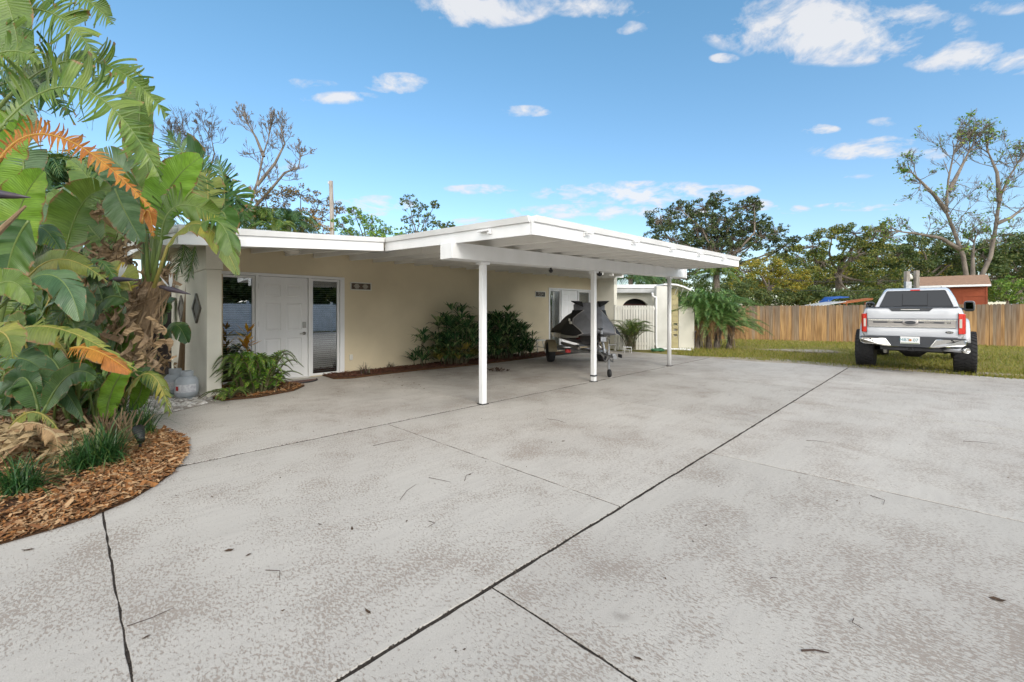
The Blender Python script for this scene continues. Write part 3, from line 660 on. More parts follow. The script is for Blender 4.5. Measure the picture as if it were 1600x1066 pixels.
# grass blades
def grass_blades(n, area, hmin, hmax, wd):
    out = np.zeros((n, 4, 3)); k = 0
    while k < n:
        x = 13.2 + 12 * rng.random() ** 1.3; y = -9 + 16 * rng.random()
        if math.hypot((x - 17.6) / 1.1, (y - 3.2) / 1.2) < 1 and rng.random() < .75: continue
        if x < 13.5 + .15 * math.sin(y * 3) and rng.random() < .7: continue
        if x < 14.3 and 6 < y: continue
        h = rng.uniform(hmin, hmax); a = rng.uniform(0, 2 * PI); ux, uy = math.cos(a) * wd, math.sin(a) * wd
        lx, ly = rng.normal(0, .5, 2) * h
        z = -.02
        out[k] = [(x - ux, y - uy, z), (x + ux, y + uy, z), (x + lx + ux * .2, y + ly + uy * .2, z + h), (x + lx - ux * .2, y + ly - uy * .2, z + h)]; k += 1
    return out
tag(fast_quads('grass', grass_blades(60000, None, .035, .10, .008), M['grass'], kind='stuff'), 'patchy green and straw coloured lawn beyond the driveway', 'grass')

# ================================================================ HOUSE
WY = 9.3
TX = .018
def deck(x, y):                            # underside of the roof boards
    z = 2.36 + .037 * (y - 3.3) + max(.008, TX - .0017 * (y - 3.3)) * (x - 3.7)
    if x < 3.7: z += .055 * (x - 3.7) * min(1, max(0, (9.3 - y) / 2.8))
    return z
house = empty('house', (7.7, 9.3, 0), label='low beige block house with white eaves, two white front doors and a flat roof', cat='house')
# front wall built round its openings
wl = MB(); yb = WY + .2
def wallseg(x0, x1, z0, z1):
    if z1 < 2.6: wl.box(x0, x1, WY, yb, z0, z1); return
    a_, b_ = deck(x0, WY) - .003, deck(x1, WY) - .003
    wl.hexa([(x0, WY, z0), (x1, WY, z0), (x1, yb, z0), (x0, yb, z0)], [(x0, WY, a_), (x1, WY, b_), (x1, yb, b_), (x0, yb, a_)])
wallseg(1.733, 1.98, 0, 2.62); wallseg(1.98, 4.24, 2.08, 2.62); wallseg(4.24, 11.2, 0, 2.62); wallseg(11.2, 13.72, 2.12, 2.62); wallseg(13.72, 13.87, 0, 2.62)
wallseg(1.98, 4.24, -.04, .012); wallseg(11.2, 13.72, -.04, .05)
wall_o = wpart(wl, 'wall', M['wall'], house)
# dark rooms behind the glass
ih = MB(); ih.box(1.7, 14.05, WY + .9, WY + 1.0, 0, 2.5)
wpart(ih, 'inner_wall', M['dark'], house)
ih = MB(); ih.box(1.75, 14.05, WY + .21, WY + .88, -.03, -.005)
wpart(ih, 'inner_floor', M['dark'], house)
# wing wall with diamond ornaments (left) and its twin (right)
wg = MB(); wg.box(1.53, 1.73, 8.2, 11.5, 0, 2.02)
w1 = wpart(wg, 'wing_wall', M['cream'], house, bevel=.008)
cp = MB(); cp.hexa([(1.515, 8.185, 2.023), (1.745, 8.185, 2.023), (1.745, 11.52, 2.023), (1.515, 11.52, 2.023)], [(x_, y_, deck(x_, min(y_, 9.3)) - .004) for x_, y_ in ((1.515, 8.185), (1.745, 8.185), (1.745, 11.52), (1.515, 11.52))])
wsub(cp, 'wing_cap', M['cream'], w1, bevel=.006)
for cy in (8.9, 10.3):
    d_ = MB(); w_, h_ = .33, .25
    outer = [(cy - w_, 1.41), (cy, 1.41 + h_), (cy + w_, 1.41), (cy, 1.41 - h_)]
    inner = [(cy - w_ * .72, 1.41), (cy, 1.41 + h_ * .72), (cy + w_ * .72, 1.41), (cy, 1.41 - h_ * .72)]
    vs = [(1.53, a, b) for a, b in outer] + [(1.50, a, b) for a, b in outer] + [(1.50, a, b) for a, b in inner] + [(1.518, a, b) for a, b in inner]
    fs = []
    for i in range(4):
        j = (i + 1) % 4; fs += [(i, j, 4 + j, 4 + i), (4 + i, 4 + j, 8 + j, 8 + i), (8 + i, 8 + j, 12 + j, 12 + i)]
    fs.append((12, 13, 14, 15)); d_.add(vs, fs)
    wpart(d_, 'diamond_ornament', M['tin'], house)
wg = MB(); wg.hexa([(13.87, 8.45, -.03), (14.07, 8.45, -.03), (14.07, 9.5, -.03), (13.87, 9.5, -.03)], [(x_, y_, deck(x_, min(y_, 9.3)) - .004) for x_, y_ in ((13.87, 8.45), (14.07, 8.45), (14.07, 9.5), (13.87, 9.5))])
wpart(wg, 'wing_wall', M['cream'], house, bevel=.008)
# main body behind (side and back)
bdm = MB(); bdm.box(1.733, 1.95, WY + 1.0, 16, 0, 2.5); bdm.box(13.87, 14.07, 9.5, 16, 0, 2.5); bdm.box(1.733, 14.07, 16, 16.2, 0, 2.5)
wpart(bdm, 'rear_wall', M['wall'], house)

def door_set(xl, xr, dl, dr_, ztop, z0, sl_left, sl_right, knob_side, tilt=0):
    """frame + six panel door + two sidelites, all parts of the house"""
    y0 = WY - .02
    fr = MB(); t_ = .055
    fr.box(xl, xr, y0, WY + .12, ztop - .055, ztop)                       # head
    for a, b in ((xl, xl + .06), (dl - .055, dl - .004), (dr_ + .004, dr_ + .055), (xr - .10, xr)):
        fr.box(a, b, y0 + .001, WY + .119, z0, ztop - .0555)
    fr.box(dl, dr_, WY, WY + .12, z0 - .02, z0 + .008)
    f = wpart(fr, 'door_frame', M['white'], house, bevel=.006)
    # door leaf with raised panels
    d_ = MB(); yd = WY + .035; zt = ztop - .06
    xs = [dl + .0, dl + .115, dl + (dr_ - dl) / 2 - .05, dl + (dr_ - dl) / 2 + .05, dr_ - .115, dr_]
    H_ = zt - z0 - .01; zs = [0, .22, .80, .95, 1.50, 1.62, 1.86, H_]
    zs = [z0 + .01 + z_ for z_ in zs]
    d_.box(dl, dr_, yd + .012, yd + .05, z0 + .01, zt)
    for i in range(5):
        for j in range(7):
            panel = i in (1, 3) and j in (1, 3, 5)
            a, b, c, e = xs[i], xs[i + 1], zs[j], zs[j + 1]
            if not panel:
                d_.add([(a, yd, c), (b, yd, c), (b, yd, e), (a, yd, e)], [(0, 1, 2, 3)])
            else:
                q1 = .016; q2 = .05
                r0 = [(a, yd, c), (b, yd, c), (b, yd, e), (a, yd, e)]
                r1 = [(a + q1, yd + .011, c + q1), (b - q1, yd + .011, c + q1), (b - q1, yd + .011, e - q1), (a + q1, yd + .011, e - q1)]
                r2 = [(a + q2, yd + .002, c + q2), (b - q2, yd + .002, c + q2), (b - q2, yd + .002, e - q2), (a + q2, yd + .002, e - q2)]
                fs = []
                for k in range(4):
                    k2 = (k + 1) % 4; fs += [(k, k2, 4 + k2, 4 + k), (4 + k, 4 + k2, 8 + k2, 8 + k)]
                fs.append((8, 9, 10, 11)); d_.add(r0 + r1 + r2, fs)
    do = wpart(d_, 'door', M['white'], house)
    kx = dr_ - .07 if knob_side > 0 else dl + .07
    h_ = MB(); h_.lathe((kx, yd, z0 + .89), [(.032, 0), (.032, -.012), (.012, -.016), (.012, -.045)], 16, 'y'); h_.tube([(kx, yd - .045, z0 + .89), (kx - .1, yd - .05, z0 + .885)], [.011, .008], 8)
    wsub(h_, 'door_handle', M['brushed'], do, smooth=True)
    h_ = MB(); h_.box(kx - .036, kx + .036, yd - .022, yd, z0 + 1.0, z0 + 1.125); hb = wsub(h_, 'keypad_lock', M['brushed'], do, bevel=.012)
    for hz in (.28, 1.05, 1.78):
        h_ = MB(); h_.box(dl - .004, dl + .012, yd - .006, yd + .004, z0 + hz, z0 + hz + .1); wsub(h_, 'hinge', M['brushed'], do)
    th = MB(); th.box(dl, dr_, WY - .055, WY + .03, z0 - .035, z0 + .006); wpart(th, 'threshold', M['grey_white'], house, bevel=.004)
    for (a, b) in (sl_left, sl_right):
        s_ = MB(); e = .045
        s_.box(a, b, WY + .02, WY + .075, zt - e, zt); s_.box(a, b, WY + .02, WY + .075, z0, z0 + e)
        s_.box(a, a + e, WY + .021, WY + .074, z0 + e, zt - e); s_.box(b - e, b, WY + .021, WY + .074, z0 + e, zt - e)
        wf = wpart(s_, 'window', M['white'], house, bevel=.004)
        gl = MB(); gl.box(a + e, b - e, WY + .044, WY + .050, z0 + e, zt - e); wsub(gl, 'pane', M['glass'], wf)
        bl = MB(); z_ = z0 + e + .03
        while z_ < zt - e - .06:
            bl.hexa([(a + e + .004, WY + .085, z_), (b - e - .004, WY + .085, z_), (b - e - .004, WY + .11, z_ + .014), (a + e + .004, WY + .11, z_ + .014)],
                    [(a + e + .004, WY + .084, z_ + .002), (b - e - .004, WY + .084, z_ + .002), (b - e - .004, WY + .109, z_ + .016), (a + e + .004, WY + .109, z_ + .016)]); z_ += .042
        bl.box(a + e + .002, b - e - .002, WY + .08, WY + .12, zt - e - .06, zt - e - .005)
        wsub(bl, 'blind', M['blind'], wf)
door_set(1.76, 4.24, 2.56, 3.48, 2.09, .012, (1.78, 2.503), (3.537, 4.138), 1)
door_set(11.2, 13.72, 11.92, 12.84, 2.13, .05, (11.262, 11.863), (12.897, 13.618), 1)

# number plaques
def plaque(x0, x1, z0, z1, digits):
    f = MB(); t_ = .022
    f.box(x0, x1, WY - .022, WY - .001, z1 - t_, z1); f.box(x0, x1, WY - .022, WY - .001, z0, z0 + t_)
    f.box(x0, x0 + t_, WY - .0215, WY - .001, z0 + t_, z1 - t_); f.box(x1 - t_, x1, WY - .0215, WY - .001, z0 + t_, z1 - t_)
    root = empty('house_number_sign' if digits else 'wall_plaque', ((x0 + x1) / 2, WY, (z0 + z1) / 2),
                 label='small pale framed house number on the beige wall beside the far door' if digits else 'white framed brown relief plaque on the beige wall right of the near door', cat='house number' if digits else 'plaque')
    wpart(f, 'sign_frame', M['gate'], root, bevel=.003)
    p_ = MB(); p_.box(x0 + t_, x1 - t_, WY - .010, WY - .001, z0 + t_, z1 - t_); wpart(p_, 'back_plate', M['numplate'] if digits else M['plaque'], root)
    if digits:
        text_part('digits', digits, (z1 - z0) * .8, M['paledigit'], root, ((x0 + x1) / 2, WY - .013, (z0 + z1) / 2), (R(90), 0, 0), world=True)
    else:
        o_ = MB()
        for c in (x0 + .15, x1 - .15):
            o_.lathe((c, WY - .011, (z0 + z1) / 2), [(.058, 0), (.05, -.006), (.03, -.008)], 14, 'y')
            for q in range(6):
                a = q * PI / 3; o_.lathe((c + .055 * math.cos(a), WY - .011, (z0 + z1) / 2 + .04 * math.sin(a)), [(.018, 0), (.01, -.01)], 8, 'y')
        wpart(o_, 'relief', M['paledigit'], root, smooth=True)
plaque(4.37, 4.87, 1.82, 2.0, None)
plaque(10.52, 11.02, 1.80, 1.99, '7554')
# outlet by the sidelite
o_ = MB(); o_.box(4.35, 4.42, WY - .035, WY - .001, .28, .40); tag(o_.build('electrical_outlet', M['gate'], bevel=.008), 'pale weatherproof outlet box low on the beige wall beside the door trim', 'outlet')

# ---- roof of the house (behind y = 6.5) and of the carport (in front)
def roofslab(corn, th=.055, dz=0):
    lo = [(x, y, deck(x, y) + dz) for x, y in corn]; hi = [(x, y, deck(x, y) + th + dz) for x, y in corn]
    return lo, hi
rf = MB()
for cs in ([(.95, 6.53), (3.7, 6.53), (3.7, 9.3), (.95, 9.3)], [(3.7, 6.503), (10.6, 6.503), (10.6, 9.3), (3.7, 9.3)], [(10.6, 7.5), (13.3, 7.5), (13.3, 9.3), (10.6, 9.3)], [(13.3, 8.15), (13.95, 8.15), (14.1, 9.3), (13.3, 9.3)], [(.95, 9.3), (3.7, 9.3), (3.7, 16.4), (.95, 16.4)], [(3.7, 9.3), (14.1, 9.3), (14.1, 16.4), (3.7, 16.4)]):
    rf.hexa(*roofslab(cs))
roof_o = wpart(rf, 'roof', M['soffit'], house)
def fascia_run(p, q, out, name_root, parent, m=M['white'], low=-.13, high=.075, trimh=.065):
    """board with a projecting drip trim along its top; p,q in plan, out = outward unit vector"""
    out = V(out); b = MB()
    def pt(a, o, z): return (a[0] + out.x * o, a[1] + out.y * o, deck(a[0], a[1]) + z)
    b.hexa([pt(p, .003, low), pt(q, .003, low), pt(q, .035, low), pt(p, .035, low)], [pt(p, .003, high - trimh), pt(q, .003, high - trimh), pt(q, .035, high - trimh), pt(p, .035, high - trimh)])
    f = wpart(b, 'fascia', m, parent)
    b = MB(); lo2 = high - trimh + .002
    b.hexa([pt(p, .0, lo2), pt(q, .0, lo2), pt(q, .06, lo2), pt(p, .06, lo2)], [pt(p, .0, high), pt(q, .0, high), pt(q, .085, high + .006), pt(p, .085, high + .006)])
    wsub(b, 'drip_edge', m, f)
    return f
fascia_run((.93, 6.53), (3.62, 6.53), (0, -1, 0), None, house)
fascia_run((.95, 9.3), (.95, 6.54), (-1, 0, 0), None, house)
fascia_run((.95, 16.4), (.95, 9.303), (-1, 0, 0), None, house)
fascia_run((10.66, 7.5), (13.3, 7.5), (0, -1, 0), None, house, low=-.03)
fascia_run((13.3, 7.5), (13.3, 8.11), (1, 0, 0), None, house, low=-.03)
fascia_run((13.36, 8.15), (13.95, 8.15), (0, -1, 0), None, house, low=-.10)
fascia_run((14.1, 9.303), (14.1, 16.4), (1, 0, 0), None, house)
# pale membrane upstand a little behind the eave
up = MB(); lo = [(x, y, deck(x, y) + .057) for x, y in ((.97, 6.75), (3.6, 6.62), (10.5, 6.62), (10.5, 9.3), (.97, 9.3))]
up.v = lo + [(x, y, z + (.07 if i in (0, 4) else .03)) for i, (x, y, z) in enumerate(lo)]; n_ = 5
up.f = [tuple(reversed(range(5))), tuple(range(5, 10))] + [(i, (i + 1) % 5, 5 + (i + 1) % 5, 5 + i) for i in range(5)]
wpart(up, 'roof_membrane', M['steelroof'], house)
RX = [1.25, 1.85, 2.45, 3.05, 3.6, 4.37, 4.93, 5.48, 6.03, 6.58, 7.13, 7.68, 8.23, 8.78, 9.33, 9.88, 10.42]
def rafter(x, y0, y1, root):
    b = MB(); w_ = .024
    b.hexa([(x - w_, y0, deck(x, y0) - .122), (x + w_, y0, deck(x, y0) - .122), (x + w_, y1, deck(x, y1) - .122), (x - w_, y1, deck(x, y1) - .122)],
           [(x - w_, y0, deck(x, y0) - .002), (x + w_, y0, deck(x, y0) - .002), (x + w_, y1, deck(x, y1) - .002), (x - w_, y1, deck(x, y1) - .002)])
    wpart(b, 'rafter', M['soffit'], root)
for x in RX: rafter(x, 6.54 if x < 3.7 else 6.505, 9.29, house)
for x in (11.1, 11.7, 12.3, 12.9, 13.5): rafter(x, 7.53 if x < 13.3 else 8.18, 9.29 if x < 13.6 else 8.44, house)
# ceiling light under the eave
cl = empty('ceiling_light', (2.75, 8.3, 2.44), label='small ornate glass dome light under the eave above the near door', cat='ceiling light')
b = MB(); b.lathe((2.75, 8.1, 2.46), [(.15, .03), (.16, .0), (.15, -.03)], 24); wpart(b, 'base_ring', M['grey_white'], cl, smooth=True)
b = MB(); b.lathe((2.75, 8.1, 2.43), [(.14, 0), (.13, -.035), (.09, -.07), (.03, -.09)], 20); wpart(b, 'glass_dome', M['amberwhite'], cl, smooth=True)

cpt_ = empty('carport', (7.1, 4.75, 0), label='white flat roofed carport on three thin white posts, joined to the house eave', cat='carport')
rf = MB(); rf.hexa(*roofslab([(3.7, 3.3), (10.6, 3.3), (10.6, 6.497), (3.7, 6.497)]))
wpart(rf, 'roof', M['soffit'], cpt_)
rf = MB(); rf.hexa(*[[(x, y, deck(x, y) + dz) for x, y in ((3.72, 3.32), (10.58, 3.32), (10.58, 6.49), (3.72, 6.49))] for dz in (.057, .082)])
wpart(rf, 'roof_membrane', M['steelroof'], cpt_)
fascia_run((3.665, 3.3), (10.635, 3.3), (0, -1, 0), None, cpt_)
fascia_run((3.7, 3.31), (3.7, 6.53), (-1, 0, 0), None, cpt_)
fascia_run((10.6, 3.31), (10.6, 7.44), (1, 0, 0), None, cpt_)
for x in RX[5:]: rafter(x, 3.33, 6.495, cpt_)
bz = lambda x: .018 * (x - 3.7)
b = MB()
b.hexa([(3.60, 4.665, 2.075 + bz(3.6)), (11.08, 4.665, 2.075 + bz(11.08)), (11.08, 4.925, 2.075 + bz(11.08)), (3.60, 4.925, 2.075 + bz(3.6))],
       [(3.60, 4.665, 2.292 + bz(3.6)), (11.08, 4.665, 2.292 + bz(11.08)), (11.08, 4.925, 2.292 + bz(11.08)), (3.60, 4.925, 2.292 + bz(3.6))])
wpart(b, 'beam', M['white'], cpt_, bevel=.006)
b = MB(); b.box(11.02, 11.10, 4.64, 4.95, 2.19, 2.43); wpart(b, 'beam_end_cap', M['white'], cpt_, bevel=.005)
for i, (x, y, sq) in enumerate(((4.27, 4.795, 1), (7.13, 4.795, 1), (10.42, 4.795, 0))):
    b = MB()
    if sq: b.box(x - .042, x + .042, y - .042, y + .042, 0, 2.075 + bz(x) - .002)
    else: b.tube([(x, y, 0), (x, y, 2.073 + bz(x))], .048, 20)
    p_ = wpart(b, 'post', M['white'], cpt_, bevel=.006 if sq else 0, smooth=not sq)
    b = MB(); b.box(x - .085, x + .085, y - .06, y + .06, 2.035 + bz(x), 2.072 + bz(x)); wsub(b, 'post_cap', M['white'], p_, bevel=.003)
    if i == 1:
        b = MB(); b.box(x - .049, x + .049, y - .049, y + .049, .10, .13); wsub(b, 'strap', M['trim'], p_)
    b = MB(); b.box(x - .062, x + .062, y - .062, y + .062, .0, .012); wsub(b, 'base_plate', M['darkmetal'], p_)
for x in (4.63, 5.83, 7.09, 8.27, 9.51):
    b = MB(); z_ = deck(x, 3.3) - .01
    b.box(x - .012, x + .012, 3.235, 3.262, z_ - .045, z_ - .005); b.box(x - .02, x + .12, 3.19, 3.235, z_ - .012, z_ + .006)
    wpart(b, 'gutter_hook', M['white'], cpt_, bevel=.002)
b = MB(); b.box(3.60, 3.66, 3.95, 4.15, deck(3.7, 4) - .035, deck(3.7, 4) - .015); b.box(3.62, 3.66, 3.95, 3.99, deck(3.7, 4) - .07, deck(3.7, 4) - .035); wpart(b, 'gutter_hook', M['white'], cpt_, bevel=.002)
for (x, y, s_, nm, lb) in ((5.9, 4.85, .035, 'security_camera', 'tiny black dome camera under the beam left of the middle post'), (7.42, 4.85, .055, 'spotlight', 'small black spotlight under the beam just right of the middle post')):
    rt_ = empty(nm, (x, y, 2.07 + bz(x)), label=lb, cat='camera' if 'cam' in nm else 'light'); zz = 2.075 + bz(x)
    b = MB(); b.tube([(x, y, zz), (x, y, zz - .03)], .018, 10); wpart(b, 'bracket', M['blk'], rt_)
    b = MB(); b.lathe((x, y, zz - .03), [(s_, 0), (s_ * 1.05, -.02), (s_ * .8, -.045), (s_ * .3, -.06)], 14); wpart(b, 'housing', M['blk'], rt_, smooth=True)

# ================================================================ ANNEX, GATE, PIPE
def frame_at(p, ang):                      # local frame empty
    return p
AX = at(965, 548, 16.6)                    # annex front, roughly square to the view
ann = empty('garden_building', (AX.x, AX.y, 0), R(44.5 - 90), label='pale low outbuilding with a dark arched opening behind the white board gate', cat='building')
# local x = image right, y = away
b = MB()
W_ = 1.75
n_ = 20; ax0, ax1 = .16, 1.18; zc = 1.40; rr = (ax1 - ax0) / 2
b.box(-.2, ax0, 0, .15, 0, 2.2); b.box(ax1, W_, 0, .15, 0, 2.2)
for k in range(n_):
    t0 = PI * k / n_; t1 = PI * (k + 1) / n_; cxm = (ax0 + ax1) / 2
    xa, xb = cxm - rr * math.cos(t0), cxm - rr * math.cos(t1); za, zb_ = zc + .42 * math.sin(t0), zc + .42 * math.sin(t1)
    b.hexa([(xa, 0, za), (xb, 0, zb_), (xb, .15, zb_), (xa, .15, za)], [(xa, 0, 2.2), (xb, 0, 2.2), (xb, .15, 2.2), (xa, .15, 2.2)])
part(b, 'wall', M['cream'], ann)
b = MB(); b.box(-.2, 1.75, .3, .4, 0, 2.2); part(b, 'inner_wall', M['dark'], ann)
b = MB(); b.box(.17, 1.17, .16, .29, 0, 1.62); part(b, 'brick_oven', M['oven'], ann)
b = MB(); b.box(-.22, 1.5, -.25, 2, 2.2, 2.27); part(b, 'roof', M['steelroof'], ann)
b = MB(); b.box(-.22, 1.42, -.33, -.24, 2.02, 2.19); g_ = part(b, 'gutter', M['steelroof'], ann, bevel=.02)
b = MB(); b.box(-.22, 1.5, -.36, -.25, 2.20, 2.33); part(b, 'fascia', M['white'], ann, bevel=.01)
b = MB(); b.box(1.55, 1.9, .0, .1, .0, 2.05); part(b, 'side_panel', M['grey_white'], ann)
# gate
GP = at(964, 549, 14.85)
gt = empty('board_gate', (GP.x, GP.y, 0), R(44.5 - 90), label='tall off white vertical board gate between the house and the outbuilding', cat='gate')
gw = 1.28; nb = 14
for sgn, (a, c_) in enumerate(((0, 7), (7, 14))):
    b = MB()
    for k in range(a, c_):
        x = gw * k / nb; b.box(x + .006, x + gw / nb - .010, 0, .022, .03, 1.535)
        b.box(x + .030, x + .050, -.010, -.001, .03, 1.535)
    part(b, 'gate_leaf', M['gate'], gt, bevel=.002)
b = MB(); b.box(-.02, gw + .02, .023, .06, 1.40, 1.48); b.box(-.02, gw + .02, .023, .06, .2, .28); part(b, 'rail', M['gate'], gt)
b = MB(); b.box(-.09, -.022, -.03, .07, 0, 1.56); part(b, 'gate_post', M['gate'], gt, bevel=.004)
# pier and wall, curved breeze screen
PP = at(1023, 547, 15.2)
pr = empty('garden_wall', (PP.x, PP.y, 0), R(44.5 - 90), label='white rendered wall end with a yellow pierced block screen and curved metal canopy', cat='wall')
b = MB(); b.box(.06, .50, 0, .25, -.05, 2.22); part(b, 'pier', M['grey_white'], pr, bevel=.01)
b = MB()
x0 = .52
for j in range(11):
    for i in range(2):
        zz = j * .195; xx = x0 + .02 + i * .20
        if 2 <= j <= 4 and True:
            b.box(xx, xx + .195, .30, .34, zz, zz + .05); b.box(xx, xx + .195, .30, .34, zz + .14, zz + .19); b.box(xx, xx + .03, .30, .34, zz + .05, zz + .14); b.box(xx + .165, xx + .195, .30, .34, zz + .05, zz + .14)
        else: b.box(xx, xx + .195, .30, .34, zz, zz + .19)
part(b, 'block_screen', M['block'], pr, bevel=.006)
b = MB(); b.box(.95, 1.5, .3, .4, -.05, 1.5); part(b, 'side_wall', M['cream'], pr)
b = MB(); b.box(.5, .95, .42, .46, -.05, 2.1); part(b, 'backing_wall', M['cream'], pr)
b = MB(); prev = None
arc = [(.30, 2.30), (.5, 2.31), (.75, 2.29), (1.0, 2.22), (1.25, 2.10)]
for (a, c_), (d_, e_) in zip(arc[:-1], arc[1:]):
    b.hexa([(a, -.05, c_ - .05), (d_, -.05, e_ - .05), (d_, .8, e_ - .05), (a, .8, c_ - .05)], [(a, -.05, c_), (d_, -.05, e_), (d_, .8, e_), (a, .8, c_)])
part(b, 'canopy', M['white'], pr)
b = MB()
for k in range(4): b.tube([(.6 + k * .2, 0, 2.2 - k * .03), (.6 + k * .2, .28, 2.0 - k * .06)], .012, 6)
part(b, 'canopy_bracket', M['white'], pr)
b = MB(); b.tube([(-.12, -.12, 1.98), (-.10, -.1, 1.86), (.03, -.06, 1.82), (.035, -.05, 1.7), (.035, -.05, .16), (.05, -.05, .07), (.15, -.1, .045), (1.12, -.35, .035)], .033, 10)
dp = part(b, 'downspout', M['white'], pr, smooth=True)
hs = empty('garden_hose', gnd(1028, 549) + V((0, 0, 0)), label='coiled green garden hose on the ground at the foot of the downspout', cat='hose')
b = MB(); pts = []
for k in range(150):
    a = k * .26; r_ = .20 + .05 * math.sin(k * .31); pts.append((r_ * math.cos(a) * 1.3, r_ * math.sin(a) * .8, .012 + .0012 * k * .35 + .01 * math.sin(k)))
b.tube(pts, .012, 6); part(b, 'coil', M['hose'], hs, smooth=True)
b = MB(); b.tube([(.3, 0, .08), (.36, -.05, .03), (.5, -.12, .015)], [.014, .016, .016], 8); part(b, 'nozzle', M['brushed'], hs)
# small white stand (plant cage) by the gate
st_ = gnd(976, 552); o_ = empty('wire_stand', (st_.x, st_.y, 0), R(-45), label='small white wire frame stand on the ground left of the young palm', cat='stand')
b = MB()
for x in (0, .22):
    for y in (0, .2): b.tube([(x, y, 0), (x, y, .19)], .007, 6)
part(b, 'legs', M['white'], o_)
b = MB(); b.tube([(0, 0, .19), (.22, 0, .19), (.22, .2, .19), (0, .2, .19), (0, 0, .19)], .009, 6); b.tube([(0, 0, .1), (.22, 0, .1)], .006, 6); part(b, 'top_frame', M['white'], o_)
# dark fallen log
lg = MB(); a0 = at(1043, 541, 16.2); a1 = at(1083, 518, 16.6)
lg.tube([a0 + V((-.1, .1, -.1)), a0, a0.lerp(a1, .35), a0.lerp(a1, .6), a1], [.10, .20, .15, .06, .035], 9)
tag(lg.build('fallen_log', M['log'], smooth=True), 'dark broken trunk leaning up from the ground behind the right hand post', 'log')
bn = gnd(1094, 547); o_ = empty('storage_tub', (17.4, 7.0, 0), label='dark blue plastic tub half hidden by the palm trunks', cat='tub')
b = MB(); b.lathe((0, 0, 0), [(.20, 0), (.24, .5)], 20); part(b, 'body', M['bluebin'], o_); b = MB(); b.lathe((0, 0, .5), [(.26, 0), (.26, .03), (.2, .05)], 20); part(b, 'lid', M['bluebin'], o_)

# bench
bq = empty('bench', (9.85, 8.95, 0), 0, label='low weathered white plank bench against the beige wall beside the dark fan palms', cat='bench')
b = MB(); b.box(-.62, .62, -.2, .2, .43, .465); part(b, 'seat', M['gate'], bq, bevel=.006)
for sx in (-1, 1):
    for sy in (-1, 1):
        b = MB(); b.tube([(sx * .48, sy * .12, .43), (sx * .60, sy * .17, 0)], .018, 8); part(b, 'leg', M['gate'], bq)
    b = MB(); b.tube([(sx * .54, -.14, .22), (sx * .54, .14, .22)], .012, 6); part(b, 'stretcher', M['gate'], bq)
# doormat
dm = empty('doormat', (3.05, 8.86, 0), label='half round brown patterned doormat on the slab outside the near door', cat='doormat')
b = MB(); b.prism([(.42 * math.cos(a), -.30 * math.sin(a)) for a in [PI * k / 20 for k in range(21)]], .004, .02); part(b, 'pile', M['mat'], dm)
b = MB(); b.tube([(.42 * math.cos(a), -.30 * math.sin(a), .014) for a in [PI * k / 20 for k in range(21)]], .013, 6); part(b, 'edging', M['rubber'], dm)

# gas bottles
def gas_bottle(x, y, lab):
    o = empty('gas_bottle', (x, y, 0), random.uniform(-.5, .5), label=lab, cat='gas bottle', group='gas bottles by the wing wall')
    b = MB(); b.lathe((0, 0, 0), [(.10, .03), (.135, .05), (.152, .10), (.155, .13), (.155, .25), (.145, .30), (.11, .345), (.05, .365), (.02, .37)], 32); body = part(b, 'body', M['tank'], o, smooth=True)
    b = MB(); b.lathe((0, 0, 0), [(.105, .0), (.105, .045)], 24); part(b, 'foot_ring', M['tank'], o, smooth=True)
    b = MB()
    for a0, a1 in ((.5, 2.65), (3.64, 5.8)):
        k = 14
        ro = [[(r_ * math.cos(a0 + (a1 - a0) * i / k), r_ * math.sin(a0 + (a1 - a0) * i / k), z) for (r_, z) in ((.080, .350), (.090, .350), (.090, .435), (.080, .435))] for i in range(k + 1)]
        b.loft(ro)
    part(b, 'collar', M['tank'], o)
    b = MB(); b.tube([(0, 0, .36), (0, 0, .41)], .018, 10); b.tube([(0, 0, .40), (.05, 0, .40)], .013, 8); b.lathe((0, 0, .41), [(.028, 0), (.028, .02)], 12); part(b, 'valve', M['brushed'], o)
    b = MB(); k = 12; a0, a1 = -2.9, -1.0
    ro = [[(.1565 * math.cos(a0 + (a1 - a0) * i / k), .1565 * math.sin(a0 + (a1 - a0) * i / k), z) for z in (.12, .24)] for i in range(k + 1)]
    b.loft(ro, cap=False, closed=False); lb = part(b, 'safety_label', M['labelpaper'], o)
    b = MB(); a0, a1 = -2.85, -2.55
    ro = [[(.158 * math.cos(a0 + (a1 - a0) * i / 4), .158 * math.sin(a0 + (a1 - a0) * i / 4), z) for z in (.15, .215)] for i in range(5)]
    b.loft(ro, cap=False, closed=False); part(b, 'warning_mark', M['redink'], o)
    return o
gas_bottle(1.30, 8.36, 'pale grey gas bottle with a red mark, the nearer one by the wing wall')
gas_bottle(1.22, 8.80, 'pale grey gas bottle standing behind the nearer one by the wing wall')

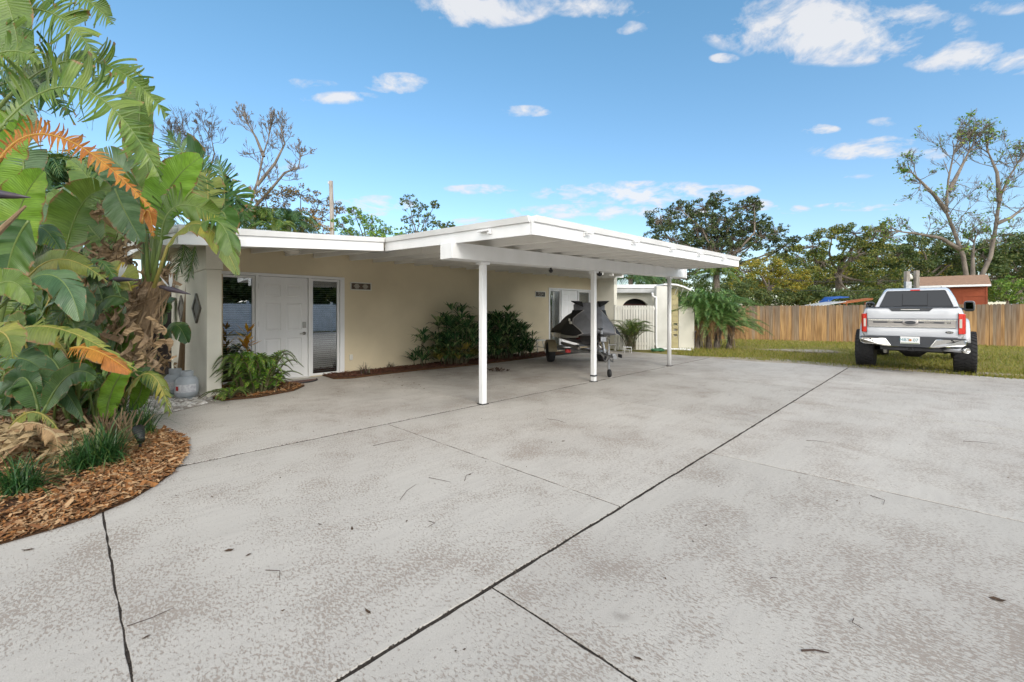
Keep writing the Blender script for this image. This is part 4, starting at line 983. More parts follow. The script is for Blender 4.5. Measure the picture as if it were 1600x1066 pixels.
# ================================================================ WOODEN FENCE
fa = V((21.9, 7.9)); fb = V((26.6, -4.9)); fd = (fb - fa); FL = fd.length; fd.normalize()
fang = math.atan2(fd.y, fd.x)
fe = empty('wooden_fence', (fa.x, fa.y, 0), fang, label='long orange brown board privacy fence across the back of the lawn', cat='fence')
b = MB(); x = 0
while x < FL:
    w_ = random.uniform(.085, .14); h_ = 1.585 + .05 * x / FL + random.uniform(-.012, .012); y_ = random.uniform(-.010, .010)
    b.add([(x, y_, -.02), (x + w_, y_, -.02), (x + w_, y_ + .018, -.02), (x, y_ + .018, -.02), (x, y_, h_ - .03), (x + w_, y_, h_ - .03), (x + w_, y_ + .018, h_ - .03), (x, y_ + .018, h_ - .03),
           (x + .03, y_, h_), (x + w_ - .03, y_, h_), (x + w_ - .03, y_ + .018, h_), (x + .03, y_ + .018, h_)],
          [(0, 3, 2, 1), (0, 1, 5, 4), (1, 2, 6, 5), (2, 3, 7, 6), (3, 0, 4, 7), (4, 5, 9, 8), (5, 6, 10, 9), (6, 7, 11, 10), (7, 4, 8, 11), (8, 9, 10, 11)])
    x += w_ + random.uniform(.001, .006)
part(b, 'boards', M['fence'], fe)
x = .3
while x < FL:
    b = MB(); b.box(x, x + .09, .07, .16, -.02, 1.56); part(b, 'post', M['wood'], fe); x += 2.4
for z_ in (.3, .9, 1.38):
    b = MB(); b.box(0, FL, .02, .065, z_, z_ + .09); part(b, 'rail', M['wood'], fe)

# ================================================================ TRUCK
TY = .485
tk = empty('pickup_truck', (13.9, TY, 0), 0, label='white lifted pickup truck with big muddy tread tyres parked facing the fence', cat='pickup truck')
# local: x forward (away), y left; rear axle at x=0
def rring(x, hw, z0, z1, r_=.08, n_=5, top=None):
    """rounded rectangle ring in the yz plane"""
    out = []
    top = hw if top is None else top
    for (cy, cz, a0) in ((hw - r_, z0 + r_, -PI / 2), (top - r_, z1 - r_, 0), (-(top - r_), z1 - r_, PI / 2), (-(hw - r_), z0 + r_, PI)):
        for k in range(n_): a = a0 + PI / 2 * k / (n_ - 1); out.append((x, cy + r_ * math.cos(a), cz + r_ * math.sin(a)))
    return out
def wheel(x, y, side, grp=None):
    b = MB(); R_ = .455; hw = .178
    prof = [(.26, -hw), (.36, -hw * 1.02), (.415, -hw * .98), (.442, -hw * .86), (.447, -hw * .5), (.447, hw * .5), (.442, hw * .86), (.415, hw * .98), (.36, hw * 1.02), (.26, hw)]
    b.lathe((x, y, R_), prof, 48, 'y'); t = part(b, 'tyre', M['rubber'], None, smooth=True)
    b = MB()
    for k in range(34):                       # chevron lugs
        a = 2 * PI * k / 34
        for s in (-1, 1):
            for (u0, u1, sh) in ((.02, .50, .0), (.56, .98, .10)):
                ring = []
                for (u, da) in ((u0, 0), (u1, .10 * s * 0 + .09)):
                    for dd in (-.048, .048):
                        aa = a + da + dd + (PI / 34 if s < 0 else 0) + sh; yy = y + s * u * hw
                        for rr in (.440 if u < .9 else .42, .461 if u < .9 else .452): ring.append((x + rr * math.cos(aa), yy, R_ + rr * math.sin(aa)))
                b.add(ring, [(0, 1, 3, 2), (4, 6, 7, 5), (0, 4, 5, 1), (2, 3, 7, 6), (1, 5, 7, 3), (0, 2, 6, 4)])
    tr = part(b, 'tread', M['rubber'], None)
    b = MB(); o_ = hw * .75 * side
    b.lathe((x, y, R_), [(.27, o_ * .2), (.27, o_), (.24, o_), (.22, o_ * .55), (.05, o_ * .6), (.04, o_ * .8)], 32, 'y'); rm = part(b, 'rim', M['darkmetal'], None, smooth=True)
    e = empty('wheel', (0, 0, 0)); e.parent = tk
    for q in (t, tr, rm): q.parent = e
for (x, y, s) in ((0, .85, 1), (0, -.85, -1), (3.65, .85, 1), (3.65, -.85, -1)): wheel(x, y, s)
# bed body: side panels with rounded shoulders
TR = -1.10                                   # tailgate plane
b = MB(); sect = []
def bodyring(x, hw, z0, z1):
    return [(x, -hw + .05, z0), (x, -hw, z0 + .10), (x, -hw - .0, z1 - .18), (x, -hw + .045, z1 - .03), (x, -hw + .09, z1), (x, hw - .09, z1), (x, hw - .045, z1 - .03), (x, hw, z1 - .18), (x, hw, z0 + .10), (x, hw - .05, z0)]
b.loft([bodyring(TR + .02, .80, .78, 1.43), bodyring(TR + .10, .825, .76, 1.435), bodyring(.6, .835, .76, 1.44), bodyring(1.1, .835, .76, 1.44)])
part(b, 'bed', M['truckwhite'], tk, bevel=.01, smooth=True, angle=40)
# cab: rocker to beltline, greenhouse
b = MB()
b.loft([bodyring(1.12, .84, .70, 1.46), bodyring(1.3, .845, .66, 1.47), bodyring(3.0, .845, .66, 1.47), bodyring(3.2, .84, .7, 1.47), bodyring(4.0, .82, .72, 1.44), bodyring(4.45, .78, .75, 1.36)])
part(b, 'cab_body', M['truckwhite'], tk, smooth=True, bevel=.01, angle=40)
def gr(x, hb, ht, zt, zb=1.455):
    return [(x, -hb, zb), (x, -(hb + ht) / 2 - .01, (zb + zt) / 2), (x, -ht, zt - .05), (x, -ht + .06, zt), (x, ht - .06, zt), (x, ht, zt - .05), (x, (hb + ht) / 2 + .01, (zb + zt) / 2), (x, hb, zb)]
b = MB()
def grs(x0, x1, hb, ht, zt): # leaning rear face
    r0 = gr(0, hb, ht, zt); out = []
    for p in r0:
        u = (p[2] - 1.455) / (zt - 1.455); out.append((x0 + (x1 - x0) * u, p[1], p[2]))
    return out
b.loft([grs(1.14, 1.40, .775, .60, 1.90), grs(1.5, 1.62, .80, .625, 1.955), grs(2.4, 2.4, .80, .63, 1.97), grs(3.3, 2.75, .78, .61, 1.93)])
cab = part(b, 'cab_roof', M['truckwhite'], tk, smooth=True, bevel=.008, angle=35)
# rear window follows the rear face
def onrear(y, z, off=.006): 
    u = (z - 1.455) / (1.90 - 1.455); return (1.14 + .26 * u - off, y, z)
b = MB()
ring = [onrear(-.685, 1.475), onrear(.685, 1.475), onrear(.555, 1.855), onrear(.54, 1.872), onrear(-.54, 1.872), onrear(-.555, 1.855)]
ring2 = [(p[0] + .02, p[1], p[2]) for p in ring]; b.loft([ring, ring2]); rw = part(b, 'rear_window', M['truckglass'], tk)
b = MB()
for (y0, z0, y1, z1) in ((-.235, 1.50, -.235, 1.80), (.235, 1.50, .235, 1.80), (-.235, 1.50, .235, 1.50)):
    b.tube([onrear(y0, z0, .01), onrear(y1, z1, .01)], .008, 6)
o_ = part(b, 'slider_frame', M['blk'], rw)
# outline gasket
b = MB(); rr_ = [(p[0] - .002, p[1], p[2]) for p in ring]; b.tube(rr_ + [rr_[0]], .009, 6, cap=False); part(b, 'window_gasket', M['blk'], tk)
b = MB(); z0 = 1.885; b.hexa([onrear(-.09, 1.874, .014), onrear(.09, 1.874, .014), onrear(.09, 1.874, -.03), onrear(-.09, 1.874, -.03)], [(1.40 - .012, -.09, 1.905), (1.40 - .012, .09, 1.905), (1.46, .09, 1.915), (1.46, -.09, 1.915)])
part(b, 'brake_light', M['red'], tk, bevel=.004)
for s in (-1, 1):
    b = MB(); b.tube([(2.0, s * .48, 1.965), (1.8, s * .48, 1.975), (1.62, s * .48, 1.955)], .012, 6); part(b, 'roof_marker', M['blk'], tk)
    # side glass
    b = MB(); b.add([(1.55, s * .797, 1.48), (3.05, s * .795, 1.48), (2.72, s * .655, 1.86), (1.68, s * .655, 1.88), (1.55, s * .77, 1.48), (3.05, s * .77, 1.48), (2.72, s * .63, 1.86), (1.68, s * .63, 1.88)], [(0, 1, 2, 3), (4, 7, 6, 5), (0, 4, 5, 1), (1, 5, 6, 2), (2, 6, 7, 3), (3, 7, 4, 0)])
    part(b, 'side_window', M['truckglass'], tk)
# tailgate with pressed swage lines
b = MB(); prof = [(0, .80), (-.012, .815), (-.014, .985), (.006, 1.0), (.006, 1.185), (-.014, 1.20), (-.016, 1.35), (-.004, 1.41), (.02, 1.432), (.05, 1.432), (.05, .80)]
ro = [[(TR + p[0], y, p[1]) for p in prof] for y in (-.725, -.5, 0, .5, .725)]
b.loft(ro); tg = part(b, 'tailgate', M['truckwhite'], tk, smooth=True, bevel=.004, angle=30)
b = MB(); b.hexa([(TR - .022, -.70, 1.01), (TR - .022, .715, 1.01), (TR + .004, .715, 1.01), (TR + .004, -.70, 1.01)], [(TR - .022, -.70, 1.175), (TR - .022, .715, 1.175), (TR + .004, .715, 1.175), (TR + .004, -.70, 1.175)])
part(b, 'applique', M['applique'], tg, bevel=.008)
for (z0, z1) in ((1.152, 1.170), (1.01, 1.02)):
    b = MB(); b.box(TR - .03, TR - .0225, -.70, .71, z0, z1); part(b, 'trim_strip', M['chrome'], tg, bevel=.002)
b = MB(); b.box(TR - .0245, TR - .0225, -.62, .62, 1.095, 1.128); part(b, 'dark_band', M['trim'], tg)
b = MB(); b.lathe((TR - .022, 0, 1.11), [(.10, 0), (.10, -.008), (.085, -.012)], 32, 'x')
for i in range(len(b.v)): b.v[i] = (b.v[i][0], b.v[i][1] * 1.35, 1.11 + (b.v[i][2] - 1.11) * .72)
part(b, 'crest', M['applique'], tg, smooth=True)
b = MB(); b.lathe((TR - .034, 0, 1.11), [(.07, 0), (.07, -.004)], 32, 'x')
for i in range(len(b.v)): b.v[i] = (b.v[i][0], b.v[i][1] * 1.3, 1.11 + (b.v[i][2] - 1.11) * .55)
part(b, 'crest_centre', M['trim'], tg, smooth=False)
rotT = (R(90), 0, R(-90))
text_part('lettering', 'KING', .042, M['amberwhite'], tg, (TR - .0262, .32, 1.111), rotT)
text_part('lettering', 'RANCH', .042, M['amberwhite'], tg, (TR - .0262, -.29, 1.111), rotT)
text_part('lettering', 'F-250', .05, M['blk'], tg, (TR - .0262, .665, 1.11), rotT) if False else None
text_part('lettering', '4x4', .055, M['chrome'], tg, (TR - .0262, -.56, 1.111), rotT, font_shear=.3)
text_part('lettering', 'W1', .05, M['trim'], tg, (TR - .0262, .66, 1.111), rotT) if False else None
b = MB(); b.lathe((TR - .016, -.60, .915), [(.04, 0), (.04, -.006)], 28, 'x')
for i in range(len(b.v)): b.v[i] = (b.v[i][0], -.60 + (b.v[i][1] + .60) * 1.55, .915 + (b.v[i][2] - .915) * .62)
part(b, 'oval_badge', M['trim'], tg)
text_part('badge_script', 'Ford', .042, M['chrome'], tg, (TR - .0245, -.60, .915), rotT, font_shear=.35, ext=.001)
# handle recess
b = MB(); b.add([(TR - .018, -.36, 1.425), (TR - .018, .36, 1.425), (TR - .022, .30, 1.352), (TR - .022, -.30, 1.352), (TR + .01, -.36, 1.425), (TR + .01, .36, 1.425), (TR + .01, .30, 1.352), (TR + .01, -.30, 1.352)], [(0, 1, 2, 3), (4, 7, 6, 5), (0, 4, 5, 1), (1, 5, 6, 2), (2, 6, 7, 3), (3, 7, 4, 0)])
part(b, 'handle_panel', M['trim'], tg, bevel=.006)
b = MB(); b.box(TR - .045, TR - .026, -.15, .15, 1.382, 1.398); part(b, 'handle', M['gate'], tg, bevel=.003)
b = MB(); b.box(TR - .02, TR + .05, -.74, .74, 1.434, 1.452); part(b, 'bed_cap', M['trim'], tk, bevel=.006)
for s in (-1, 1):
    b = MB(); ro = [[(TR - .035, s * .732, z), (TR - .025, s * .80, z), (TR + .03, s * .832, z), (TR + .16, s * .845, z), (TR + .16, s * .73, z)] for z in (.885, 1.30)]
    b.loft(ro); tl = part(b, 'tail_light', M['red'], tk, bevel=.008)
    b = MB(); b.box(TR - .043, TR - .034, min(s * .745, s * .785), max(s * .745, s * .785), 1.01, 1.19); part(b, 'reverse_lens', M['amberwhite'], tl, bevel=.004)
    b = MB(); b.box(TR - .03, TR + .02, min(s * .729, s * .738), max(s * .729, s * .738), .87, 1.315); part(b, 'lamp_seal', M['trim'], tl)
    # fender flare as an arch strip
    b = MB(); ro = []
    for k in range(17):
        a = PI * (.09 + .82 * k / 16); cx, cz = .0, .52
        pts = []
        for (rr, yo) in ((.56, .78), (.56, .905), (.60, .925), (.665, .90), (.70, .84), (.66, .78)):
            pts.append((cx + rr * 1.06 * math.cos(a), s * yo, cz + rr * math.sin(a)))
        ro.append(pts)
    b.loft(ro); part(b, 'fender_flare', M['truckwhite'], tk, smooth=True)
    b = MB(); ro = []
    for k in range(13):
        a = PI * k / 12; ro.append([(3.65 + rr * 1.05 * math.cos(a), s * yo, .56 + rr * math.sin(a)) for (rr, yo) in ((.55, .78), (.55, .90), (.65, .88), (.65, .78))])
    b.loft(ro); part(b, 'fender_flare', M['truckwhite'], tk, smooth=True)
    b = MB(); b.box(-.55, .55, min(s * .62, s * .80), max(s * .62, s * .80), .60, 1.15); part(b, 'wheel_well', M['blk'], tk)
    # mirrors
    b = MB(); b.tube([(2.62, s * .82, 1.42), (2.60, s * .93, 1.41)], .03, 8); mr = part(b, 'mirror', M['trim'], tk)
    b = MB(); b.loft([rring(2.50, .085, 1.36, 1.60, .05), rring(2.56, .10, 1.345, 1.615, .06), rring(2.72, .08, 1.37, 1.59, .05)])
    for i in range(len(b.v)): b.v[i] = (b.v[i][0], b.v[i][1] + s * 1.0, b.v[i][2])
    part(b, 'mirror_shell', M['trim'], mr, smooth=True)
    b = MB(); b.box(2.495, 2.499, s * 1.0 - .068, s * 1.0 + .068, 1.41, 1.58); part(b, 'mirror_glass', M['truckglass'], mr)
    b = MB(); b.loft([rring(2.57, .103, 1.36, 1.619, .06), rring(2.74, .083, 1.375, 1.595, .05)])
    for i in range(len(b.v)): b.v[i] = (b.v[i][0], b.v[i][1] + s * 1.002, b.v[i][2])
    part(b, 'mirror_cap', M['truckwhite'], mr, smooth=True)
    # bumper wing (chrome)
    b = MB()
    poly = [(.34, .585), (.30, .60), (.40, .765), (.80, .785), (.86, .74), (.85, .66), (.79, .625), (.52, .615), (.45, .59)]
    ro = []
    for dx in (-.115, .0):
        ro.append([(TR + dx + (.0 if y_ < .7 else (y_ - .7) * .7), s * y_, z_) for y_, z_ in poly])
    b.loft(ro); part(b, 'bumper_corner', M['chrome'], tk, bevel=.015)
    b = MB(); b.lathe((TR - .118, s * .66, .735), [(.016, 0), (.016, -.006)], 12, 'x'); part(b, 'parking_sensor', M['blk'], tk)
# central bumper step and plate
b = MB(); b.prismx([(0, 0)], 0, 0) if False else None
b = MB()
ro = []
for dx in (-.10, .03):
    ro.append([(TR + dx, y_, z_) for y_, z_ in ((-.84, .79), (-.84, .765), (-.42, .76), (-.32, .60), (-.30, .585), (.30, .585), (.32, .60), (.42, .76), (.84, .765), (.84, .79), (.3, .815), (-.3, .815))])
b.loft(ro); part(b, 'bumper', M['trim'], tk, bevel=.01)
b = MB(); b.box(TR - .112, TR - .101, -.155, .155, .655, .81); pl = part(b, 'number_plate', M['white'], tk, bevel=.003)
m_teal = mat('plate_teal', (.02, .22, .27), rough=.5); m_or = mat('plate_orange', (.55, .2, .03), rough=.5)
text_part('plate_text', 'MBT', .085, m_teal, pl, (TR - .1135, .085, .735), rotT, ext=.0008)
text_part('plate_text', '07', .085, m_teal, pl, (TR - .1135, -.09, .735), rotT, ext=.0008)
b = MB(); b.lathe((TR - .113, -.005, .735), [(.024, 0), (.024, -.002)], 14, 'x'); part(b, 'plate_emblem', m_or, pl)
b = MB(); b.box(TR - .1135, TR - .1125, -.145, .145, .662, .676); part(b, 'plate_stripe', M['bop'], pl)
# hitch, chassis, axle, exhaust
b = MB(); b.box(TR + .0, TR + .12, -.5, .5, .50, .57); b.box(TR - .05, TR + .15, -.055, .055, .50, .60); part(b, 'tow_hitch', M['darkmetal'], tk, bevel=.006)
b = MB(); b.box(TR - .054, TR - .051, -.032, .032, .52, .58); part(b, 'hitch_receiver', M['dark'], tk)
b = MB(); b.box(TR + .05, 4.2, .38, .48, .58, .74); b.box(TR + .05, 4.2, -.48, -.38, .58, .74); b.box(TR + .2, 4.2, -.75, .75, .742, .77); part(b, 'chassis', M['blk'], tk)
b = MB(); b.tube([(0, -.72, .455), (0, -.25, .455), (0, -.12, .455), (0, .12, .455), (0, .25, .455), (0, .72, .455)], [.05, .05, .17, .17, .05, .05], 14); b.tube([(-.17, 0, .45), (.2, 0, .45), (1.5, 0, .55), (3, 0, .6)], [.12, .12, .045, .045], 12)
part(b, 'axle', M['darkmetal'], tk, smooth=True)
for s in (-1, 1):
    b = MB(); b.tube([(-.65, s * .52, .62), (-.4, s * .52, .52), (0, s * .52, .47), (.5, s * .52, .55), (.75, s * .52, .68)], .035, 6); b.tube([(-.1, s * .55, .40), (-.05, s * .5, .75)], .03, 8); part(b, 'leaf_spring', M['blk'], tk)
b = MB(); b.tube([(-.05, -.28, .60), (-.5, -.42, .56), (-.85, -.45, .55), (-.98, -.52, .55), (TR - .02, -.78, .555)], [.04, .04, .04, .04, .045], 14); part(b, 'exhaust', M['galv'], tk, smooth=True)
b = MB(); b.lathe((0, 0, 0), [(.05, 0), (.055, .10), (.045, .10), (.042, .02)], 18, 'x')
T_ = Matrix.Translation((TR - .03, -.80, .555)) @ Matrix.Rotation(R(180 + 38), 4, 'Z')
b.v = [tuple(T_ @ V(p)) for p in b.v]; part(b, 'exhaust_tip', M['chrome'], tk, smooth=True)
b = MB(); b.tube([(-.3, .47, .72), (-.3, .47, .45), (-.25, .47, .38)], .035, 8); part(b, 'shock_absorber', M['gate'], tk)

# ================================================================ JET SKI ON TRAILER
th = math.atan2(.772, .636)
sk_base = V((7.82, 4.86, 0))
tl = empty('boat_trailer', sk_base, th, label='grey galvanised single axle trailer carrying the covered jet ski', cat='trailer')
# local x: from jockey wheel backwards (away), y left
b = MB(); b.tube([(.0, 0, .44), (.5, 0, .44), (1.0, 0, .42), (2.2, 0, .38)], .035, 8)
for s in (-1, 1): b.tube([(.95, s * .02, .42), (1.55, s * .42, .40), (3.3, s * .44, .38)], .032, 8)
b.tube([(2.77, -.62, .34), (2.77, .62, .34)], .035, 8); b.tube([(3.3, -.44, .38), (3.3, .44, .38)], .03, 8)
part(b, 'frame', M['galv'], tl)
for s in (-1, 1):
    b = MB(); b.lathe((2.77, s * .70, .27), [(.14, -.08), (.22, -.09), (.262, -.075), (.268, 0), (.262, .075), (.22, .09), (.14, .08)], 28, 'y'); wv = part(b, 'wheel', M['rubber'], tl, smooth=True)
    b = MB(); b.lathe((2.77, s * .70, .27), [(.145, -.07), (.13, -.02), (.13, .02), (.145, .07)], 20, 'y'); part(b, 'rim', M['galv'], wv, smooth=True)
    b = MB(); ro = []
    for k in range(11):
        a = PI * (.02 + .96 * k / 10); ro.append([(2.77 + rr * 1.05 * math.cos(a), s * .70 + yy, .28 + rr * math.sin(a)) for rr, yy in ((.30, -.11), (.30, .11), (.315, .11), (.315, -.11))])
    b.loft(ro); part(b, 'mudguard', M['tan'], tl)
    b = MB(); b.tube([(1.5, s * .25, .47), (3.2, s * .30, .47)], .04, 6); part(b, 'bunk', M['wood'], tl)
# jockey wheel
b = MB(); b.tube([(.02, .02, .62), (.02, .02, .14)], .024, 10); b.tube([(.02, .02, .60), (.02, .02, .68)], .012, 8); b.tube([(.02, .02, .66), (.02, -.12, .67)], .01, 6); b.tube([(.02, .02, .16), (-.03, .02, .08)], .018, 8); part(b, 'jockey_stand', M['galv'], tl)
b = MB(); b.lathe((-.02, .02, .085), [(.03, -.028), (.075, -.026), (.083, 0), (.075, .026), (.03, .028)], 20, 'y'); part(b, 'jockey_wheel', M['rubber'], tl, smooth=True)
b = MB(); b.tube([(-.30, 0, .44), (-.22, 0, .445), (0, 0, .44)], [.042, .036, .036], 10); b.box(-.26, -.16, -.035, .035, .455, .50); part(b, 'coupler', M['galv'], tl)
# winch post
b = MB(); b.tube([(.35, 0, .44), (.55, 0, .80), (.60, 0, .92)], .03, 8); b.tube([(.95, 0, .43), (.58, 0, .82)], .022, 8); b.box(.42, .60, -.06, .06, .70, .80)
part(b, 'winch_post', M['galv'], tl)
b = MB(); b.lathe((.50, 0, .75), [(.045, -.08), (.06, -.075), (.02, -.06), (.02, .06), (.06, .075), (.045, .08)], 16, 'y'); b.tube([(.5, -.08, .75), (.48, -.14, .75), (.44, -.14, .62), (.44, -.22, .62)], .01, 6); part(b, 'winch', M['darkmetal'], tl)
b = MB(); b.tube([(.52, 0, .80), (.72, 0, .86)], .05, 8); part(b, 'bow_stop', M['blk'], tl)
b = MB()
for s in (-1, 1): b.tube([(-.1, s * .03, .42), (.05, s * .08, .30), (.25, s * .06, .36)], .012, 5)
b.tube([(.1, .1, .40), (.3, .14, .50), (.5, .08, .60), (.45, -.05, .46)], .02, 6)
part(b, 'safety_chain', M['galv'], tl)
b = MB(); b.box(1.55, 1.65, .45, .56, .36, .44); part(b, 'red_reflector', M['redink'], tl, bevel=.006)
b = MB(); b.box(-.10, .10, -.22, -.205, .40, .47) ; part(b, 'registration_tag', M['blk'], tl)

sk = empty('jet_ski', sk_base + V((0, 0, 0)), th, label='jet ski under a fitted black and grey cover on the trailer beneath the carport', cat='jet ski')
# hull stations: x, half width deck, z deck, keel z, chine half width
st = [(.62, .03, .98, .90, .01), (.75, .16, .96, .78, .10), (1.0, .34, .93, .62, .24), (1.4, .50, .90, .53, .40), (1.9, .57, .87, .50, .48), (2.6, .59, .84, .50, .50), (3.4, .57, .82, .50, .50), (3.72, .52, .80, .53, .47)]
ro = []
for (x, hw, zd, zk, ch) in st:
    zc_ = zk + (zd - zk) * .45
    ro.append([(x, 0, zk), (x, ch * .6, zk + (zc_ - zk) * .5), (x, ch, zc_), (x, hw * .97, zd - .04), (x, hw, zd), (x, 0, zd + .02), (x, -hw, zd), (x, -hw * .97, zd - .04), (x, -ch, zc_), (x, -ch * .6, zk + (zc_ - zk) * .5)])
b = MB(); b.loft(ro); hull = part(b, 'hull', M['hullblack'], sk, smooth=True, bevel=.012, angle=40)
for s in (-1, 1):
    b = MB(); b.loft([[(x + a, s * (hw * .97 + .012), zc2 + c) for a, c in ((0, .03), (0, -.05), (.0, -.05), (0, .03))] for (x, hw, zc2) in ((1.1, .375, .80), (1.6, .535, .76), (2.2, .585, .74))], cap=False)
    part(b, 'hull_stripe', M['gate'], hull)
    b = MB(); b.tube([(.78, s * .10, .88), (1.15, s * .30, .80), (1.5, s * .44, .74)], [.012, .02, .012], 6); part(b, 'red_flash', M['redink'], hull)
# cover: front grey panel and black sides
def covring(x, hw, zb, zt, sh, topw):
    """hw at hem, waist pulls in, handlebar flare"""
    L_ = []
    prof = [(hw, zb), (hw * .97, zb + (zt - zb) * .16), (hw * .84, zb + (zt - zb) * .36), (hw * .64, zb + (zt - zb) * .58), (topw * .90, zb + (zt - zb) * .80), (topw, zb + (zt - zb) * .93), (topw * .8, zt)]
    for y_, z_ in prof: L_.append((x + sh * (z_ - zb), y_, z_))
    for y_, z_ in reversed(prof): L_.append((x + sh * (z_ - zb), -y_, z_))
    return L_
cv = [(.60, .12, .90, .985, .4, .07), (.68, .33, .84, 1.06, .5, .12), (.82, .50, .80, 1.18, .5, .17), (1.05, .60, .78, 1.34, .35, .22), (1.35, .64, .775, 1.49, .12, .34), (1.52, .655, .775, 1.575, .0, .42), (1.62, .66, .775, 1.585, 0, .40), (1.78, .66, .775, 1.45, 0, .22), (2.2, .65, .76, 1.36, 0, .24), (2.9, .64, .74, 1.28, 0, .24), (3.4, .62, .72, 1.16, 0, .25), (3.78, .56, .72, .98, 0, .3)]
b = MB(); b.loft([covring(*c) for c in cv[:7]], cap=True); cg = part(b, 'front_cover', M['covergrey'], sk, smooth=True, subd=1)
b = MB(); b.loft([covring(*c) for c in [(1.63,) + cv[6][1:]] + cv[7:]], cap=True); part(b, 'rear_cover', M['coverblack'], sk, smooth=True, subd=1)
# black side panels, set proud of the grey, bounded by pale piping in an S line
for s in (-1, 1):
    rows_ = []; edge = []
    for i, (u0, z_) in enumerate(((.30, .80), (.20, .86), (.33, .95), (.56, 1.06), (.66, 1.18), (.62, 1.28), (.50, 1.38))):
        row = []
        for k in range(7):
            f_ = u0 + (1 - u0) * k / 6
            # interpolate along cover stations from bow to handlebars
            xi = f_ * 6; j = min(5, int(xi)); t_ = xi - j; ca_, cb_ = cv[j], cv[j + 1]
            cc = [ca_[q] * (1 - t_) + cb_[q] * t_ for q in range(6)]
            zb_, zt_ = cc[2], cc[3]; fr = min(.98, max(0, (z_ - zb_) / (zt_ - zb_)))
            prof = [(0, cc[1]), (.16, cc[1] * .97), (.36, cc[1] * .84), (.58, cc[1] * .64), (.80, cc[5] * .90), (.93, cc[5]), (1, cc[5] * .8)]
            for (fa_, ya_), (fb_, yb_) in zip(prof[:-1], prof[1:]):
                if fa_ <= fr <= fb_: hy = ya_ + (yb_ - ya_) * (fr - fa_) / (fb_ - fa_)
            zz = max(z_, zb_)
            row.append((cc[0] + cc[4] * (zz - zb_) , s * (hy + .014), zz))
        rows_.append(row); edge.append(row[0])
    b = MB(); b.loft(rows_, cap=False, closed=False); part(b, 'side_panel', M['coverblack'], sk, smooth=True)
    b = MB(); b.tube(edge, .010, 6); part(b, 'piping', M['piping'], sk, smooth=True)
    # handlebar flare (folded cover ears) standing out at the top
    b = MB(); b.loft([[(1.30, s * .20, 1.45), (1.58, s * .20, 1.47), (1.60, s * .22, 1.60), (1.34, s * .22, 1.58)], [(1.34, s * .34, 1.51), (1.56, s * .34, 1.53), (1.58, s * .36, 1.60), (1.36, s * .36, 1.59)], [(1.40, s * .45, 1.585), (1.50, s * .45, 1.585), (1.50, s * .46, 1.60), (1.40, s * .46, 1.60)]])
    part(b, 'handlebar_ear', M['coverblack'], sk, smooth=False, bevel=.008)
b = MB(); b.box(1.05, 1.25, .545, .56, 1.06, 1.12); b.box(1.32, 1.45, .515, .53, 1.12, 1.18)
part(b, 'cover_logo_patch', M['gate'], sk, bevel=.004)
